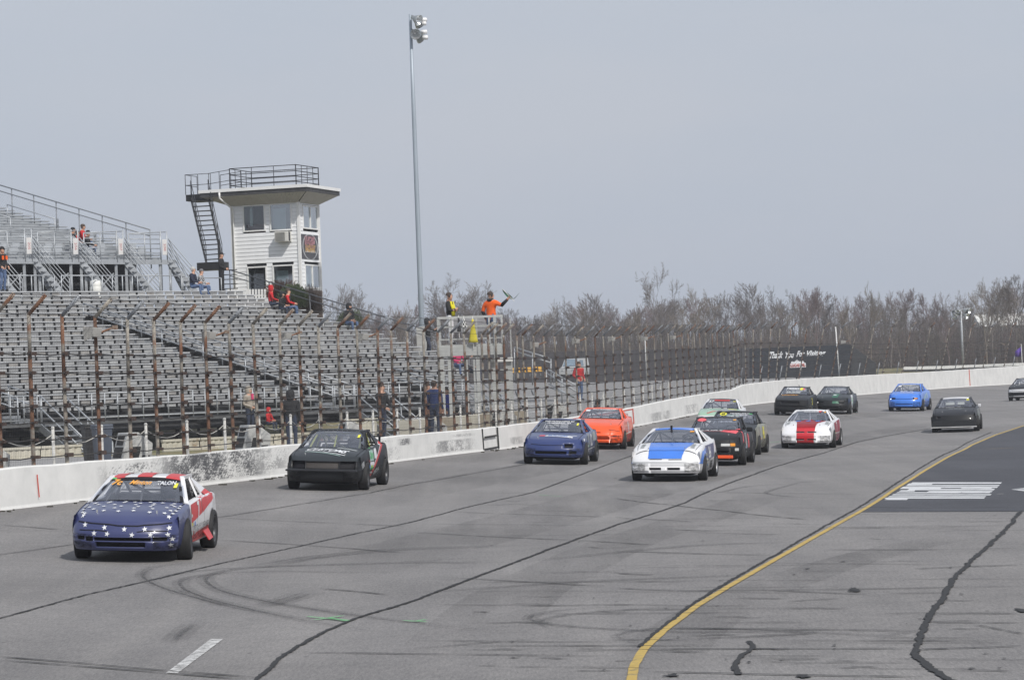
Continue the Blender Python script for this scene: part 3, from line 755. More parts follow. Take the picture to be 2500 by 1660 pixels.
M_PBOX = pm('pale_grey_box', (.50, .50, .48), .7, var=.12, scale=4, dirt=(.33, .25, .15), dscale=3, dlo=.6, dhi=.72)
def wedge(u, d, top, label, rz=0.0, sc=1.0, tilt=.45):
    q, tg, n = behind(u, d); q.z = wall_at(S(u))[0].z + top
    t = thing('wedge_box', label, 'box', q, math.atan2(tg.y, tg.x) + rz - R(90), 'tilted boxes behind the wall')
    prof = [(-.40, -.62), (-.14, .26), (.12, .26), (.45, .0), (.40, -.62)]
    mb = MB(); mb.prism([V((x * sc, -.32 * sc, z * sc)) for x, z in prof], (0, .64 * sc, 0)); bevel(mb.obj('housing', M_PBOX, t), .015)
    e0, e1 = V((-.40, 0, -.62)), V((-.14, 0, .26)); nl = V((-.96, 0, .28))
    for f0, f1, y0, y1 in ((.68, .93, -.20, .20), (.36, .63, -.27, .24), (.05, .31, -.27, .24)):
        p, q = e0.lerp(e1, f0), e0.lerp(e1, f1)
        mb = MB(); mb.prism([(p + V((0, y, 0)) + nl * .004) * sc for y in (y0, y1)] + [(q + V((0, y, 0)) + nl * .004) * sc for y in (y1, y0)], nl * .012); mb.obj('opening', M_BLACKGAP, t)
    for x0, x1, z0, z1 in ((-.10, .10, -.30, -.06), (.12, .30, -.50, -.26)):
        mb = MB(); mb.prism([V((x, -.325, z)) * sc for x, z in ((x0, z0), (x1, z0), (x1 + .06, z1), (x0 + .06, z1))], (0, -.01, 0)); mb.obj('opening', M_BLACKGAP, t)
wedge(140, 1.6, 1.0, 'pale grey tilted box with dark square openings, nearest the camera behind the wall', .75)
wedge(478, 1.6, 1.0, 'pale grey tilted box with dark openings behind the wall, in front of tan panels', .75)
wedge(757, 1.6, 1.0, 'pale grey tilted box half hidden by the black car', .7)
wedge(982, 1.6, .92, 'small pale box with a round dark hole behind the wall near the two blue jackets', .7, .9)
wedge(1183, 1.6, .82, 'small pale box showing one dark opening above the wall gate', .7, .7)
wedge(1334, 1.6, .95, 'pale tilted box with dark openings above the roof of the dark blue car', .7)
wedge(1455, 1.6, .95, 'pale tilted box with dark openings above the roof of the orange car', .7)
wedge(1562, 1.6, .95, 'pale tilted box with dark openings behind the wall beyond the sponsor panel', .7)
# wheeled bins
def bin_(u, Y, v, label, mat, h=1.05):
    p = at(u, v, Y)
    t = thing('trash_can', label, 'trash can', p, .4); t.scale = (.75, .75, .95)
    mb = MB(); prof = [(.23, 0), (.29, h * .9), (.30, h * .9)]
    rows = []
    for z, a in ((0, .22), (h * .9, .29)):
        rows.append([V((x * a, y * a, z)) for x, y in ((-1, -1), (1, -1), (1, 1), (-1, 1), (-1, -1))])
    mb.grid(rows, flip=True); mb.box((0, 0, h * .9 + .02), (.64, .64, .05)); bevel(mb.obj('bin', mat, t), .02)
    mb = MB(); mb.box((0, 0, h * .97), (.62, .66, .07)); mb.bar((-.3, .34, h * .93), (.3, .34, h * .93), .04, .04); bevel(mb.obj('lid', mat, t), .02)
    for x in (-.22, .22):
        mb = MB(); mb.tube([(x - .03, .25, .1), (x + .03, .25, .1)], .1, 10); mb.obj('wheel', M_BLACK, t)
bin_(252, 71, 1142, 'slate blue trash can behind the wall by the front stair', pm('slate_plastic', (.07, .085, .115), .5), 1.15)
bin_(226, 73, 1142, 'black trash can standing left of the slate blue one', pm('black_plastic', (.02, .02, .022), .5), 1.2)

# ================================================================== the main grandstand
TA = at(593, 710, 132.0); TH = R(44)
SL = V((-math.sin(TH), -math.cos(TH), 0)); SN = V((math.cos(TH), -math.sin(TH), 0))
Z0 = TA.z; RISE, RUN, NR, AMAX = .217, .85, 24, 36.0
def sp(a, d, z): q = TA + SL * a + SN * d; q.z = z; return q
stand = thing('main_grandstand', 'wide grey open grandstand of plank benches behind the catch fence', 'grandstand')
M_SEAT = pm('grey_seat_panel', (.26, .265, .27), .55, var=.10, scale=.6, dirt=(.22, .22, .22), dscale=3, dlo=.6, dhi=.75)
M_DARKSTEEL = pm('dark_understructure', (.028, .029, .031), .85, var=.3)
M_DECK = pm('deck_plank', (.10, .103, .107), .7, var=.2)
def stand_px(u, v, lift):
    """(a, d) on the slope of the stand, lift metres above the bench tops, seen at a pixel"""
    nrm = V((SN.x * RISE, SN.y * RISE, RUN)).normalized(); o_ = V((0, 0, CAMH)); d_ = ray(u, v); org = V((TA.x, TA.y, Z0 + lift))
    q = o_ + d_ * ((org - o_).dot(nrm) / d_.dot(nrm)) - TA; q.z = 0
    return q.dot(SL), q.dot(SN)
q0_, q1_ = stand_px(196, 752, .5), stand_px(850, 932, .5)
AM = (q0_[0] + q1_[0]) / 2; AK = max(0, int(q0_[1] / RUN))
print('aisle', q0_, q1_)
qa_, qb_ = stand_px(5, 952, .5), stand_px(990, 905, .5)
print('aisle2', qa_, qb_)
AISLES = [(AM - .5, AM + .5, AK), (qa_[0] - .5, qa_[0] + .5, int(qa_[1] / RUN)), (qb_[0] - .4, qb_[0] + .4, int(qb_[1] / RUN))]
def row_a0(k):
    """right-hand end of row k: stops short of the flag stand"""
    a = 0.0
    while proj(sp(a, RUN * k, Z0 - RISE * k))[0] > 1135: a += .1
    return a
def in_aisle(a, k): return any(x0 < a < x1 and k >= k0 for x0, x1, k0 in AISLES)
rows_planks = {}
for k in range(NR):
    z = Z0 - RISE * k; d = RUN * k
    a = row_a0(k); first = a + 1.5 + (k * 2.3) % 4.0
    cuts = [a]; c = first
    while c < AMAX: cuts.append(c); c += 4.4
    cuts.append(AMAX)
    segs = []
    for x0, x1 in zip(cuts, cuts[1:]):
        pieces = [(x0, x1)]
        for (b0, b1, k0) in AISLES:
            if k >= k0:
                nxt = []
                for (y0, y1) in pieces:
                    if b1 <= y0 or b0 >= y1: nxt.append((y0, y1))
                    else:
                        if y0 < b0: nxt.append((y0, b0))
                        if y1 > b1: nxt.append((b1, y1))
                pieces = nxt
        segs += pieces
    for y0, y1 in segs:
        if y1 - y0 < .15: continue
        mb = MB(); dz = rnd.uniform(-.008, .008)
        mb.bar(sp(y0 + .012, d, z - .022 + dz), sp(y1 - .012, d, z - .022 + rnd.uniform(-.008, .008)), .27, .045)
        mb.obj('bench_plank', M_ALU, stand)
    mb = MB(); mb.bar(sp(a + .02, d + .40, z - .42), sp(AMAX, d + .40, z - .42), .44, .04); mb.obj('foot_plank', M_DECK, stand)
# seat backs under the plank edges
seatm = MB(); w_, h_ = .205, .150
seatm.add([V((-w_, 0, -h_ + .01)), V((w_, 0, -h_ + .01)), V((w_ * 1.0, .0, -.01)), V((w_ * .93, 0, 0)), V((-w_ * .93, 0, 0)), V((-w_, 0, -.01)),
           V((-w_, .03, -h_ + .01)), V((w_, .03, -h_ + .01)), V((w_, .03, -.01)), V((w_ * .93, .03, 0)), V((-w_ * .93, .03, 0)), V((-w_, .03, -.01))],
          [(0, 1, 2, 3, 4, 5), (11, 10, 9, 8, 7, 6), (0, 6, 7, 1), (1, 7, 8, 2), (2, 8, 9, 3), (3, 9, 10, 4), (4, 10, 11, 5), (5, 11, 6, 0)])
SEATM = [M_SEAT, pm('grey_seat_panel_faded', (.36, .365, .365), .6, var=.1), pm('grey_seat_panel_dull', (.25, .252, .255), .6, var=.14), pm('grey_seat_panel_stained', (.27, .262, .25), .65, var=.25, scale=4)]
seat_mes = [seatm.mesh('seat_panel', m_) for m_ in SEATM]
cand = []
ROT = math.atan2(-SL.y, -SL.x)
for k in range(NR):
    z = Z0 - RISE * k - .047; d = RUN * k + .10
    n_ = int(AMAX / .53)
    for i in range(n_):
        a = row_a0(k) + .28 + i * .53 + (k % 3) * .08
        if in_aisle(a, k) or a > AMAX - .3: continue
        p = sp(a, d, z); u0, v0 = proj(p); 
        cand.append((-abs(proj(sp(a + .3, d, z))[0] - proj(sp(a - .3, d, z))[0]) if -5 < u0 < 1080 and v0 < 1010 else 0, k, i, p))
cand.sort(key=lambda c: c[0])
rest = MB()
Mr = Matrix.Rotation(ROT, 4, 'Z')
for j, (q, k, i, p) in enumerate(cand):
    rz = rnd.uniform(-.03, .03)
    if j < 300:
        o = put('seat_panel', seat_mes[min(3, int(rnd.random() ** 1.5 * 4))], stand, p); o.rotation_euler = (rnd.uniform(-.10, .06), rnd.gauss(0, .02), ROT + rz)
    else:
        Mx = Matrix.Translation(p) @ Matrix.Rotation(ROT + rz, 4, 'Z') @ Matrix.Rotation(rnd.uniform(-.10, .06), 4, 'X') @ Matrix.Rotation(rnd.gauss(0, .02), 4, 'Y')
        rest.add([Mx @ V(v_) for v_ in seatm.v], seatm.f, min(3, int(rnd.random() ** 1.5 * 4)))
rest.obj('seat_panels', SEATM, stand, kind='stuff')
# steel below: stringers, legs and a near-black sheet painted as shade
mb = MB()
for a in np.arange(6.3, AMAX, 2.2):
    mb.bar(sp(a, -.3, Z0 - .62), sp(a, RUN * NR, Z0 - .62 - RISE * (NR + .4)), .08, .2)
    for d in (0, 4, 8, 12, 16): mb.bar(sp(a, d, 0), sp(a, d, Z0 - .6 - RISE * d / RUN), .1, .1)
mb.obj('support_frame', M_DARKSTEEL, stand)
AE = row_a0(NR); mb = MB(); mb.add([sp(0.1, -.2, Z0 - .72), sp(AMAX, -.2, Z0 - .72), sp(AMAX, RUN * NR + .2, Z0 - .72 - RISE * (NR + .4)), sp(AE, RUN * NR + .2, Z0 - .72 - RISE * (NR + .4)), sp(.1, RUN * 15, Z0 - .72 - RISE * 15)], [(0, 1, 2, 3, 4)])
mb.obj('shade_sheet', M_DARKSTEEL, stand)
# front walkway
DF = RUN * NR; ZF = Z0 - RISE * NR - .35
mb = MB(); mb.bar(sp(AE, DF + .75, ZF - .06), sp(AMAX, DF + .75, ZF - .06), 1.5, .1); mb.obj('front_walkway', M_DECK, stand)
mb = MB()
def rail(mb, pts, posts=True, hgt=.95, r_=.028, mid=.5, step=1.8):
    up = V((0, 0, hgt))
    for a, b in zip(pts, pts[1:]):
        mb.tube([a + up, b + up], r_, 6); 
        if mid: mb.tube([a + up * mid, b + up * mid], r_, 6)
        n_ = max(1, int((b - a).length / step))
        if posts:
            for i in range(n_ + 1): q = a.lerp(b, i / n_); mb.tube([q, q + up], r_, 6)
xs_ = sorted([AE] + [x for b in AISLES for x in (b[0] - .1, b[1] + .1)] + [AMAX])
for x0, x1 in zip(xs_[::2], xs_[1::2]):
    mb = MB(); rail(mb, [sp(x0, DF + 1.45, ZF), sp(x1, DF + 1.45, ZF)], step=.55, mid=.12); mb.obj('front_railing', M_GALV, stand, smooth=True)
# aisle stairs and their rails
for (b0, b1, k0) in AISLES:
    mb = MB()
    for k in range(k0, NR + 1):
        for hlf in (0, .5):
            z = Z0 - RISE * (k + hlf) - .40
            mb.bar(sp(b0 + .05, RUN * (k + hlf) + .15, z - .04), sp(b1 - .05, RUN * (k + hlf) + .15, z - .04), .32, .10)
    mb.bar(sp((b0 + b1) / 2, RUN * k0, Z0 - RISE * k0 - .50), sp((b0 + b1) / 2, RUN * NR + .3, Z0 - RISE * NR - .50), b1 - b0 - .08, .03)  # grey plate added to lighten the dark gaps under the steps
    mb.obj('aisle_steps', M_GALVD, stand)
    for b in (b0, b1):
        mb = MB(); a_ = sp(b, RUN * k0, Z0 - RISE * k0 - .4); e_ = sp(b, RUN * NR + .2, Z0 - RISE * NR - .4)
        rail(mb, [a_, e_], mid=.6, step=2.6); mb.obj('aisle_handrail', M_GALV, stand, smooth=True)
    # steps from the walkway down to the ground
    mb = MB(); n_ = 9
    for i in range(n_): mb.bar(sp(b0, DF + 1.6 + .28 * i, ZF * (1 - (i + .5) / n_)), sp(b1, DF + 1.6 + .28 * i, ZF * (1 - (i + .5) / n_)), .3, .04)
    for b in (b0, b1): mb.bar(sp(b, DF + 1.4, ZF - .1), sp(b, DF + 1.6 + .28 * n_, .0), .05, .25)
    mb.obj('entry_stair', M_GALVD, stand)
    for b in (b0, b1):
        mb = MB(); rail(mb, [sp(b, DF + 1.5, ZF), sp(b, DF + 1.6 + .28 * n_, .0)], mid=.55, step=1.2); mb.obj('entry_handrail', M_GALV, stand, smooth=True)
# side rail going down the right-hand edge of the stand
M_DRAIL = pm('dark_railing', (.10, .105, .115), .5, .3)
mb = MB(); e0, e1 = sp(-.25, -1.2, Z0 + .55), sp(-.25, RUN * 15, Z0 + .45 - RISE * 16)
mb.tube([e0 + V((0, 0, .5)), e1 + V((0, 0, .5))], .028, 6); mb.tube([e0 + V((0, 0, .22)), e1 + V((0, 0, .22))], .022, 6)
for i in range(6): q = e0.lerp(e1, i / 5); mb.tube([q + V((0, 0, -1.3)), q + V((0, 0, .5))], .03, 6)
mb.obj('side_railing', M_DRAIL, stand, smooth=True)
# tan ribbed panels closing the foot of the stand
M_TAN = pm('tan_ribbed_panel', (.36, .31, .235), .8, var=.15, scale=3, dirt=(.22, .13, .07), dscale=1.6, dlo=.58, dhi=.7)
M_CREAM = pm('cream_concrete', (.50, .475, .40), .85, var=.12, scale=2, dirt=(.25, .17, .09), dscale=1.2, dlo=.58, dhi=.72)
a = AE + .3
skirt = thing('ribbed_panel_skirt', 'tan ribbed panels along the foot of the grandstand', 'panel wall')
while a < AMAX:
    e = a + 1.7
    if not any(x0 - 1 < e and a < x1 + .3 for x0, x1, k in AISLES):
        top = 1.3 if a < 15 else .9
        mb = MB(); n_ = 14; pts = []
        for i in range(n_ + 1):
            x = lerp(a + .02, e - .02, i / n_); pts.append(sp(x, DF + 4.2 + (.04 if i % 2 else 0), 0))
        mb.grid([[q + V((0, 0, -.2)) for q in pts], [q + V((0, 0, top)) for q in pts]], 0)
        mb.bar(pts[0] + V((0, 0, top)), pts[-1] + V((0, 0, top)), .12, .08, 0)
        mb.bar(pts[0] + V((0, 0, top * .62)) + SN * .05, pts[-1] + V((0, 0, top * .62)) + SN * .05, .06, .07, 0)
        mb.obj('panel', M_TAN if a < 14 else M_CREAM, skirt)
    a = e
# top walkway railing between the two stands
mb = MB()
DW = -2.2
prom = thing('walkway_railing', 'low pipe railing along the top walkway in front of the upper stand', 'railing')
def a_prom(u):
    lo, hi = -3.0, 30.0
    for _ in range(40):
        m_ = (lo + hi) / 2
        if proj(sp(m_, -.9, Z0 + .5))[0] > u: lo = m_
        else: hi = m_
    return (lo + hi) / 2
for u0, u1 in ((443, 336), (323, 150), (133, 20), (0, -120)):
    x0, x1 = a_prom(u0), a_prom(u1)
    mb = MB(); rail(mb, [sp(x0, -.9, Z0 - .25), sp(x1, -.9, Z0 - .25)], hgt=1.0, mid=.12, step=.55); mb.obj('rail', M_GALV, prom, smooth=True)
mb = MB(); rail(mb, [sp(a_prom(540), -.9, Z0 - .25), sp(a_prom(446), -.9, Z0 - .25)], hgt=.9, mid=0, step=.9); mb.obj('rail', M_GALV, prom, smooth=True)
mb = MB(); mb.bar(sp(-.5, -1.6, Z0 - .42), sp(AMAX, -1.6, Z0 - .42), 2.6, .1)
mb.obj('walkway_deck', M_DECK, prom)

# ================================================================== upper stand at the back left
ups = thing('upper_stand', 'aluminium upper seating stand with stairways and side fence at the back left', 'grandstand')
M_UALU = pm('bright_aluminium', (.40, .42, .44), .45, .35, var=.1, scale=3)
UZ = 8.85                                                        # landing level
UD = -3.8                                                        # front line behind the walkway
def a_up0(u):
    lo, hi = -3.0, 40.0
    for _ in range(40):
        m_ = (lo + hi) / 2
        if proj(sp(m_, UD + .1, UZ + .5))[0] > u: lo = m_
        else: hi = m_
    return (lo + hi) / 2
UA0 = a_up0(410) - .42
ABAY = (a_up0(193) - a_up0(410)) / 2
print('upper', UA0, ABAY)
NRU = 19
UL = 16.0
def up_(a, d, z): return sp(UA0 + a, UD - d, z)
for k in range(NRU):
    z = UZ + .30 + k * .183; d = .9 + k * .72
    x = 0.15
    while x < UL:
        e = min(UL, x + 4.0)
        mb = MB(); mb.bar(up_(x, d, z), up_(e - .02, d, z), .26, .05); mb.obj('bench_plank', M_UALU, ups)
        x = e
    mb = MB(); mb.bar(up_(.1, d - .34, z - .36), up_(UL, d - .34, z - .36), .5, .04); mb.bar(up_(.1, d - .02, z - .2), up_(UL, d - .02, z - .2), .02, .2); mb.obj('riser_plank', M_UALU, ups)
sback = MB()
sback.add([V((-.21, 0, 0)), V((.21, 0, 0)), V((.21, .06, .26)), V((-.21, .06, .26)), V((-.21, .03, 0)), V((.21, .03, 0)), V((.21, .09, .26)), V((-.21, .09, .26))], [(0, 1, 2, 3), (7, 6, 5, 4), (0, 4, 5, 1), (2, 6, 7, 3), (1, 5, 6, 2), (0, 3, 7, 4)])
sbm = sback.mesh('seat_back', M_UALU)
for k in range(0, 3):
    for i in range(25):
        if (i * 7 + k * 3) % 4 < 2: continue
        o = put('seat_back', sbm, ups, up_(.5 + i * .62, .98 + k * .72, UZ + .33 + k * .183)); o.rotation_euler = (0, 0, ROT)
# side fence sloping down with the seats
M_CHAIN = pm('chain_link', (.22, .24, .27), .5, .4)
b0, b1 = up_(.9, .6 + 14.5, UZ + 3.95), up_(.9, .6, UZ + .25)
mb = MB()
for zz, r_ in ((1.25, .034), (.95, .028)):
    mb.tube([b0 + V((0, 0, zz)), b1 + V((0, 0, zz))], r_, 6)
for i in range(9): q = b0.lerp(b1, i / 8); mb.tube([q + V((0, 0, -.6)), q + V((0, 0, 1.25))], .03, 6)
mb.obj('side_rail', M_GALVD, ups, smooth=True)
mb = MB(); n_ = 90
for i in range(n_):
    for sgn in (1, -1):
        t0 = i / n_; t1 = t0 + sgn * .9 / (b1 - b0).length
        if 0 <= t1 <= 1: thin(mb, b0.lerp(b1, t0) + V((0, 0, 0)), b0.lerp(b1, t1) + V((0, 0, .95)), .002)
mb.obj('chain_link', M_CHAIN, ups, kind='stuff')
# inner handrails between seats
for a in (3.0, 5.6, 8.3, 11.0):
    mb = MB(); rail(mb, [up_(a, 9.0, UZ + 2.35), up_(a, 5.2, UZ + 1.4)], hgt=.9, mid=0, step=4); mb.obj('seat_handrail', M_UALU, ups, smooth=True)
# landing front: fascia, near-black sheets painted as shade below, braces, railings, stairs with their rails
mb = MB(); mb.bar(up_(0, .35, UZ - .05), up_(UL, .35, UZ - .05), .9, .10); mb.bar(up_(0, -.1, UZ - .08), up_(UL, -.1, UZ - .08), .05, .22); mb.obj('landing', M_UALU, ups)
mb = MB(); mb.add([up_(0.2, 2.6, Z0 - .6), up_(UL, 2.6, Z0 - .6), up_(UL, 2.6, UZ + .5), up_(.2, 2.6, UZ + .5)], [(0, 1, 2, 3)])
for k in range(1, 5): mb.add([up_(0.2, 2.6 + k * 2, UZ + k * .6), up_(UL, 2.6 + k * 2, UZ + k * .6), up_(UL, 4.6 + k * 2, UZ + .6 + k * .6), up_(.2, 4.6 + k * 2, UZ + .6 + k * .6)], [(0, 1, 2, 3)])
mb.obj('underside_shade', M_DARKSTEEL, ups)
M_SIGNW = pm('sign_white', (.62, .61, .60), .5, var=.05)
sec = ['205', '206', '207', '208', '209', '210']
for b in range(6):
    a = .25 + b * ABAY                                            # stair side of the bay
    mb = MB()
    for x in (a, a + .6, a + ABAY - .25): mb.bar(up_(x, 0, Z0 - .5), up_(x, 0, UZ), .12, .12)
    mb.bar(up_(a + .7, .02, Z0 - .3), up_(a + ABAY - .3, .05, UZ - .6), .05, .05); mb.bar(up_(a + .7, .07, UZ - .6), up_(a + ABAY - .3, .07, Z0 - .3), .05, .05)
    mb.obj('support_frame', M_GALV, ups)
    # stair going down to the walkway, to the right of the bay
    n_ = 9
    for side in (0.0, .95):
        mb = MB(); top = up_(a + .05 + 0.0, 0 - 0.0, UZ); 
        for zz in (.18, .40, .62, .84, 1.05):
            mb.tube([up_(a - .0, -.1 - side, UZ + zz) if False else up_(a + .1, -.05, UZ + zz) + SN * side * 0, up_(a - 1.15, -.05, Z0 - .35 + zz) + SN * side], .02, 5)
        if side: pass
        mb.bar(up_(a + .1, -.05, UZ - .05), up_(a - 1.15, -.05, Z0 - .4) + SN * side, .06, .26)
        q = up_(a - 1.15, -.05, Z0 - .4) + SN * side
        mb.tube([q, q + V((0, 0, 1.1))], .03, 6); mb.obj('stair_rail', M_GALV, ups, smooth=False)
    mb = MB()
    for i in range(n_):
        t = (i + .5) / n_; q = up_(a + .1, -.05, UZ).lerp(up_(a - 1.15, -.05, Z0 - .4), t)
        mb.bar(q, q + SN * .95 * t + SN * .1, .26, .04)
    mb.obj('stair_treads', M_GALVD, ups)
    # landing guard: five pipes
    mb = MB()
    x0, x1 = a + .62, a + ABAY - .12
    for zz in (.12, .34, .56, .78, 1.0, 1.22): mb.tube([up_(x0, -.1, UZ + zz), up_(x1, -.1, UZ + zz)], .022, 5)
    for x in (x0, x1, (x0 + x1) / 2): mb.tube([up_(x, -.1, UZ - .1), up_(x, -.1, UZ + 1.25)], .03, 6)
    for x in (a + .22, a + .60): mb.tube([up_(x, -.1, UZ - .1), up_(x, -.1, UZ + 1.4)], .035, 6)
    mb.tube([up_(x1, -.1, UZ + 1.25), up_(a + .3, -.1, UZ + 1.35)], .028, 6)
    mb.obj('landing_guard', M_GALV, ups, smooth=True)
    # slanted stair of the seats behind the guard
    mb = MB()
    for i in range(6): mb.tube([up_(a + 1.2 + i * .10, .3, UZ + .02), up_(a + 1.6 + i * .10, 1.9, UZ + 1.25)], .02, 4)
    mb.obj('aisle_bars', M_GALV, ups)
    if b < 4:
        c = up_(a + .42, -.16, UZ + .62)
        sg = thing('section_sign', 'white section sign with red number, %s along the upper stand' % ['rightmost', 'second from right', 'third from right', 'fourth from right'][b], 'sign', c, ROT, 'section signs on the upper stand')
        mb = MB(); mb.box((0, 0, 0), (.27, .03, .74)); bevel(mb.obj('board', M_SIGNW, sg), .01)
        vs, fs = text_mesh(sec[3 - b], .24)
        mb = MB(); mb.add([V((v_.y * .78 , -.019, -v_.x * 1.0)) for v_ in vs], [f[::-1] for f in fs]); 
        mb.obj('number', pm('faded_red', (.42, .12, .12), .6), sg)
# back right edge leg frames below the side fence
mb = MB()
for d in (1.0, 3.5, 6.0, 9.0): mb.bar(up_(0, d, 0), up_(0, d, UZ - .1 + d * .3), .12, .12)
mb.obj('end_legs', M_GALVD, ups)
# white plastic barrel on the walkway
q = sp(a_prom(247), -1.3, Z0 - .37)
t = thing('barrel', 'white plastic barrel on the top walkway by the railing', 'barrel', q)
mb = MB(); mb.lathe([(.0, 0), (.24, 0), (.27, .05), (.29, .3), (.275, .32), (.29, .35), (.285, .62), (.272, .64), (.28, .67), (.25, .9), (.2, .92), (0, .92)], 20)
mb.obj('body', pm('white_plastic', (.74, .74, .70), .4, var=.05), t, smooth=True)
mb = MB(); mb.lathe([(.08, .92), (.08, .95), (0, .95)], 12); mb.obj('cap', M_WHITE, t, smooth=True)
# ================================================================== control tower
TC = at(735, 700, 147.0)
tex, tey = V((math.cos(R(18)), -math.sin(R(18)), 0)), V((math.sin(R(18)), math.cos(R(18)), 0))
TO = V((TC.x, TC.y, 0))
def tp_(x, y, z): return TO + tex * x + tey * y + V((0, 0, z))
def on_plane(u, v, org, nrm):
    d = ray(u, v); o_ = V((0, 0, CAMH)); t = (org - o_).dot(nrm) / d.dot(nrm); return o_ + d * t
def front_px(u, v): q = on_plane(u, v, TO, tey) - TO; return q.dot(tex), q.z
def side_px(u, v): q = on_plane(u, v, TO, tex) - TO; return q.dot(tey), q.z
tower = thing('control_tower', 'white sided two storey control tower with railed flat roof behind the grandstand', 'tower')
TW, TD, TZ = 3.75, 2.75, 12.65
M_SIDING = pm('white_siding', (.80, .81, .82), .5, var=.04, scale=2, dirt=(.62, .62, .60), dscale=1.2, dlo=.6, dhi=.8)
M_TRIM = pm('white_trim', (.76, .76, .75), .5, var=.04)
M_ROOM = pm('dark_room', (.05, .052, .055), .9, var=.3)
def glassm(name, tint, refl):
    m, t, b, out = newmat(name); N = t.nodes.new
    tr = N('ShaderNodeBsdfTransparent'); tr.inputs[0].default_value = rgba(tint)
    gl = N('ShaderNodeBsdfGlossy'); gl.inputs['Roughness'].default_value = .05; gl.inputs[0].default_value = (.9, .93, .95, 1)
    fr = N('ShaderNodeLayerWeight'); fr.inputs[0].default_value = .35
    mr = N('ShaderNodeMapRange'); mr.inputs[3].default_value = refl; mr.inputs[4].default_value = .9
    t.links.new(fr.outputs['Facing'], mr.inputs[0])
    mx = N('ShaderNodeMixShader'); t.links.new(mr.outputs[0], mx.inputs[0]); t.links.new(tr.outputs[0], mx.inputs[1]); t.links.new(gl.outputs[0], mx.inputs[2])
    t.links.new(mx.outputs[0], out.inputs[0]); MATS[name] = m; return m
M_GLASS = glassm('window_glass', (.70, .78, .78), .10)
M_GLASS2 = glassm('sky_window_glass', (.6, .72, .74), .35)
fw = []
for (u0, v0, u1, v1) in ((592, 502, 649, 564), (657, 498, 714, 562), (603, 652, 654, 722), (665, 648, 720, 722)):
    x0, z1 = front_px(u0, v0); x1, z0 = front_px(u1, v1); fw.append((x0, x1, z0, z1))
sw = []
for (u0, v0, u1, v1) in ((737, 500, 776, 562), (743, 645, 783, 706)):
    y0, z1 = side_px(u0, v0); y1, z0 = side_px(u1, v1); sw.append((max(.12, y0), min(TD - .1, y1), z0, z1))
BH = .2
def boards(wins, length, fn, outv):
    z = 0.0
    while z < TZ:
        zt = min(TZ, z + BH - .008)
        segs = [(0.06, length - .06)]
        for (a, b, c, d) in wins:
            if d > z and c < zt:
                nx = []
                for (p, q) in segs:
                    if b <= p or a >= q: nx.append((p, q))
                    else:
                        if a > p: nx.append((p, a))
                        if b < q: nx.append((b, q))
                segs = nx
        for (p, q) in segs:
            if q - p < .05: continue
            mb = MB(); k = [fn(p, z), fn(q, z), fn(q, zt), fn(p, zt)]
            o1, o2 = outv * .022, outv * .004; bk = outv * -.03
            mb.add([k[0] + o1, k[1] + o1, k[2] + o2, k[3] + o2, k[0] + bk, k[1] + bk, k[2] + bk, k[3] + bk],
                   [(0, 1, 2, 3), (7, 6, 5, 4), (0, 4, 5, 1), (3, 2, 6, 7), (0, 3, 7, 4), (1, 5, 6, 2)])
            mb.obj('siding_board', M_SIDING, tower)
        z += BH
boards([(a + TW, b + TW, c, d) for a, b, c, d in fw], TW, lambda x, z: tp_(x - TW, 0, z), -tey)
boards(sw, TD, lambda y, z: tp_(0, y, z), tex)
mb = MB()
for q in ((-TW, 0), (0, 0), (0, TD), (-TW, TD)): mb.bar(tp_(q[0], q[1], 0), tp_(q[0], q[1], TZ), .14, .14, up=tuple(tex))
mb.obj('corner_post', M_TRIM, tower)
mb = MB(); mb.add([tp_(-TW, TD, 0), tp_(0, TD, 0), tp_(0, TD, TZ), tp_(-TW, TD, TZ)], [(0, 1, 2, 3)]); mb.add([tp_(-TW, 0, 0), tp_(-TW, TD, 0), tp_(-TW, TD, TZ), tp_(-TW, 0, TZ)], [(0, 1, 2, 3)])
mb.obj('rear_wall', M_SIDING, tower)
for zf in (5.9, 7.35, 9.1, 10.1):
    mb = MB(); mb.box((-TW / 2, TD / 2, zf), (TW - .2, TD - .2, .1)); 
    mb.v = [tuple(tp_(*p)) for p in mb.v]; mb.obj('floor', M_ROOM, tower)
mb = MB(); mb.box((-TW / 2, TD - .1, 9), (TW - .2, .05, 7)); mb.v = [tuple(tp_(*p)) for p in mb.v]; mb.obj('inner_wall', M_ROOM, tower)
def window(kind, a, b, c, d, fn, outv, split, glass, sky_panel=None):
    mb = MB(); t = .07
    for (p, q, r_, s_) in ((a, b, d - t, d), (a, b, c, c + t), (a, a + t, c + t, d - t), (b - t, b, c + t, d - t)) + (((( a + b) / 2 - .03, (a + b) / 2 + .03, c + t, d - t),) if split else ()):
        k = [fn(p, r_), fn(q, r_), fn(q, s_), fn(p, s_)]
        mb.prism([v_ + outv * .05 for v_ in k], outv * -.12)
    fr = mb.obj('window', M_TRIM, tower)
    halves = ((a + t, (a + b) / 2 - .03), ((a + b) / 2 + .03, b - t)) if split else ((a + t, b - t),)
    for p, q in halves:
        mb = MB(); mb.add([fn(p, c + t), fn(q, c + t), fn(q, d - t), fn(p, d - t)], [(0, 1, 2, 3)]); mb.obj('pane', glass, fr)
    if sky_panel:  # pale panel behind the glass, painted as sky light in the window
        mb = MB(); p, q = lerp(a + t, b - t, sky_panel[0]), lerp(a + t, b - t, sky_panel[1]); r_, s_ = lerp(c + t, d - t, sky_panel[2]), lerp(c + t, d - t, sky_panel[3])
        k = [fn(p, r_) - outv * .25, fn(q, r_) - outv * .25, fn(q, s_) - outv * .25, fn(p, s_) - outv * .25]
        mb.prism(k, outv * -.02); mb.obj('sky_panel', M_SKYPANEL, fr)
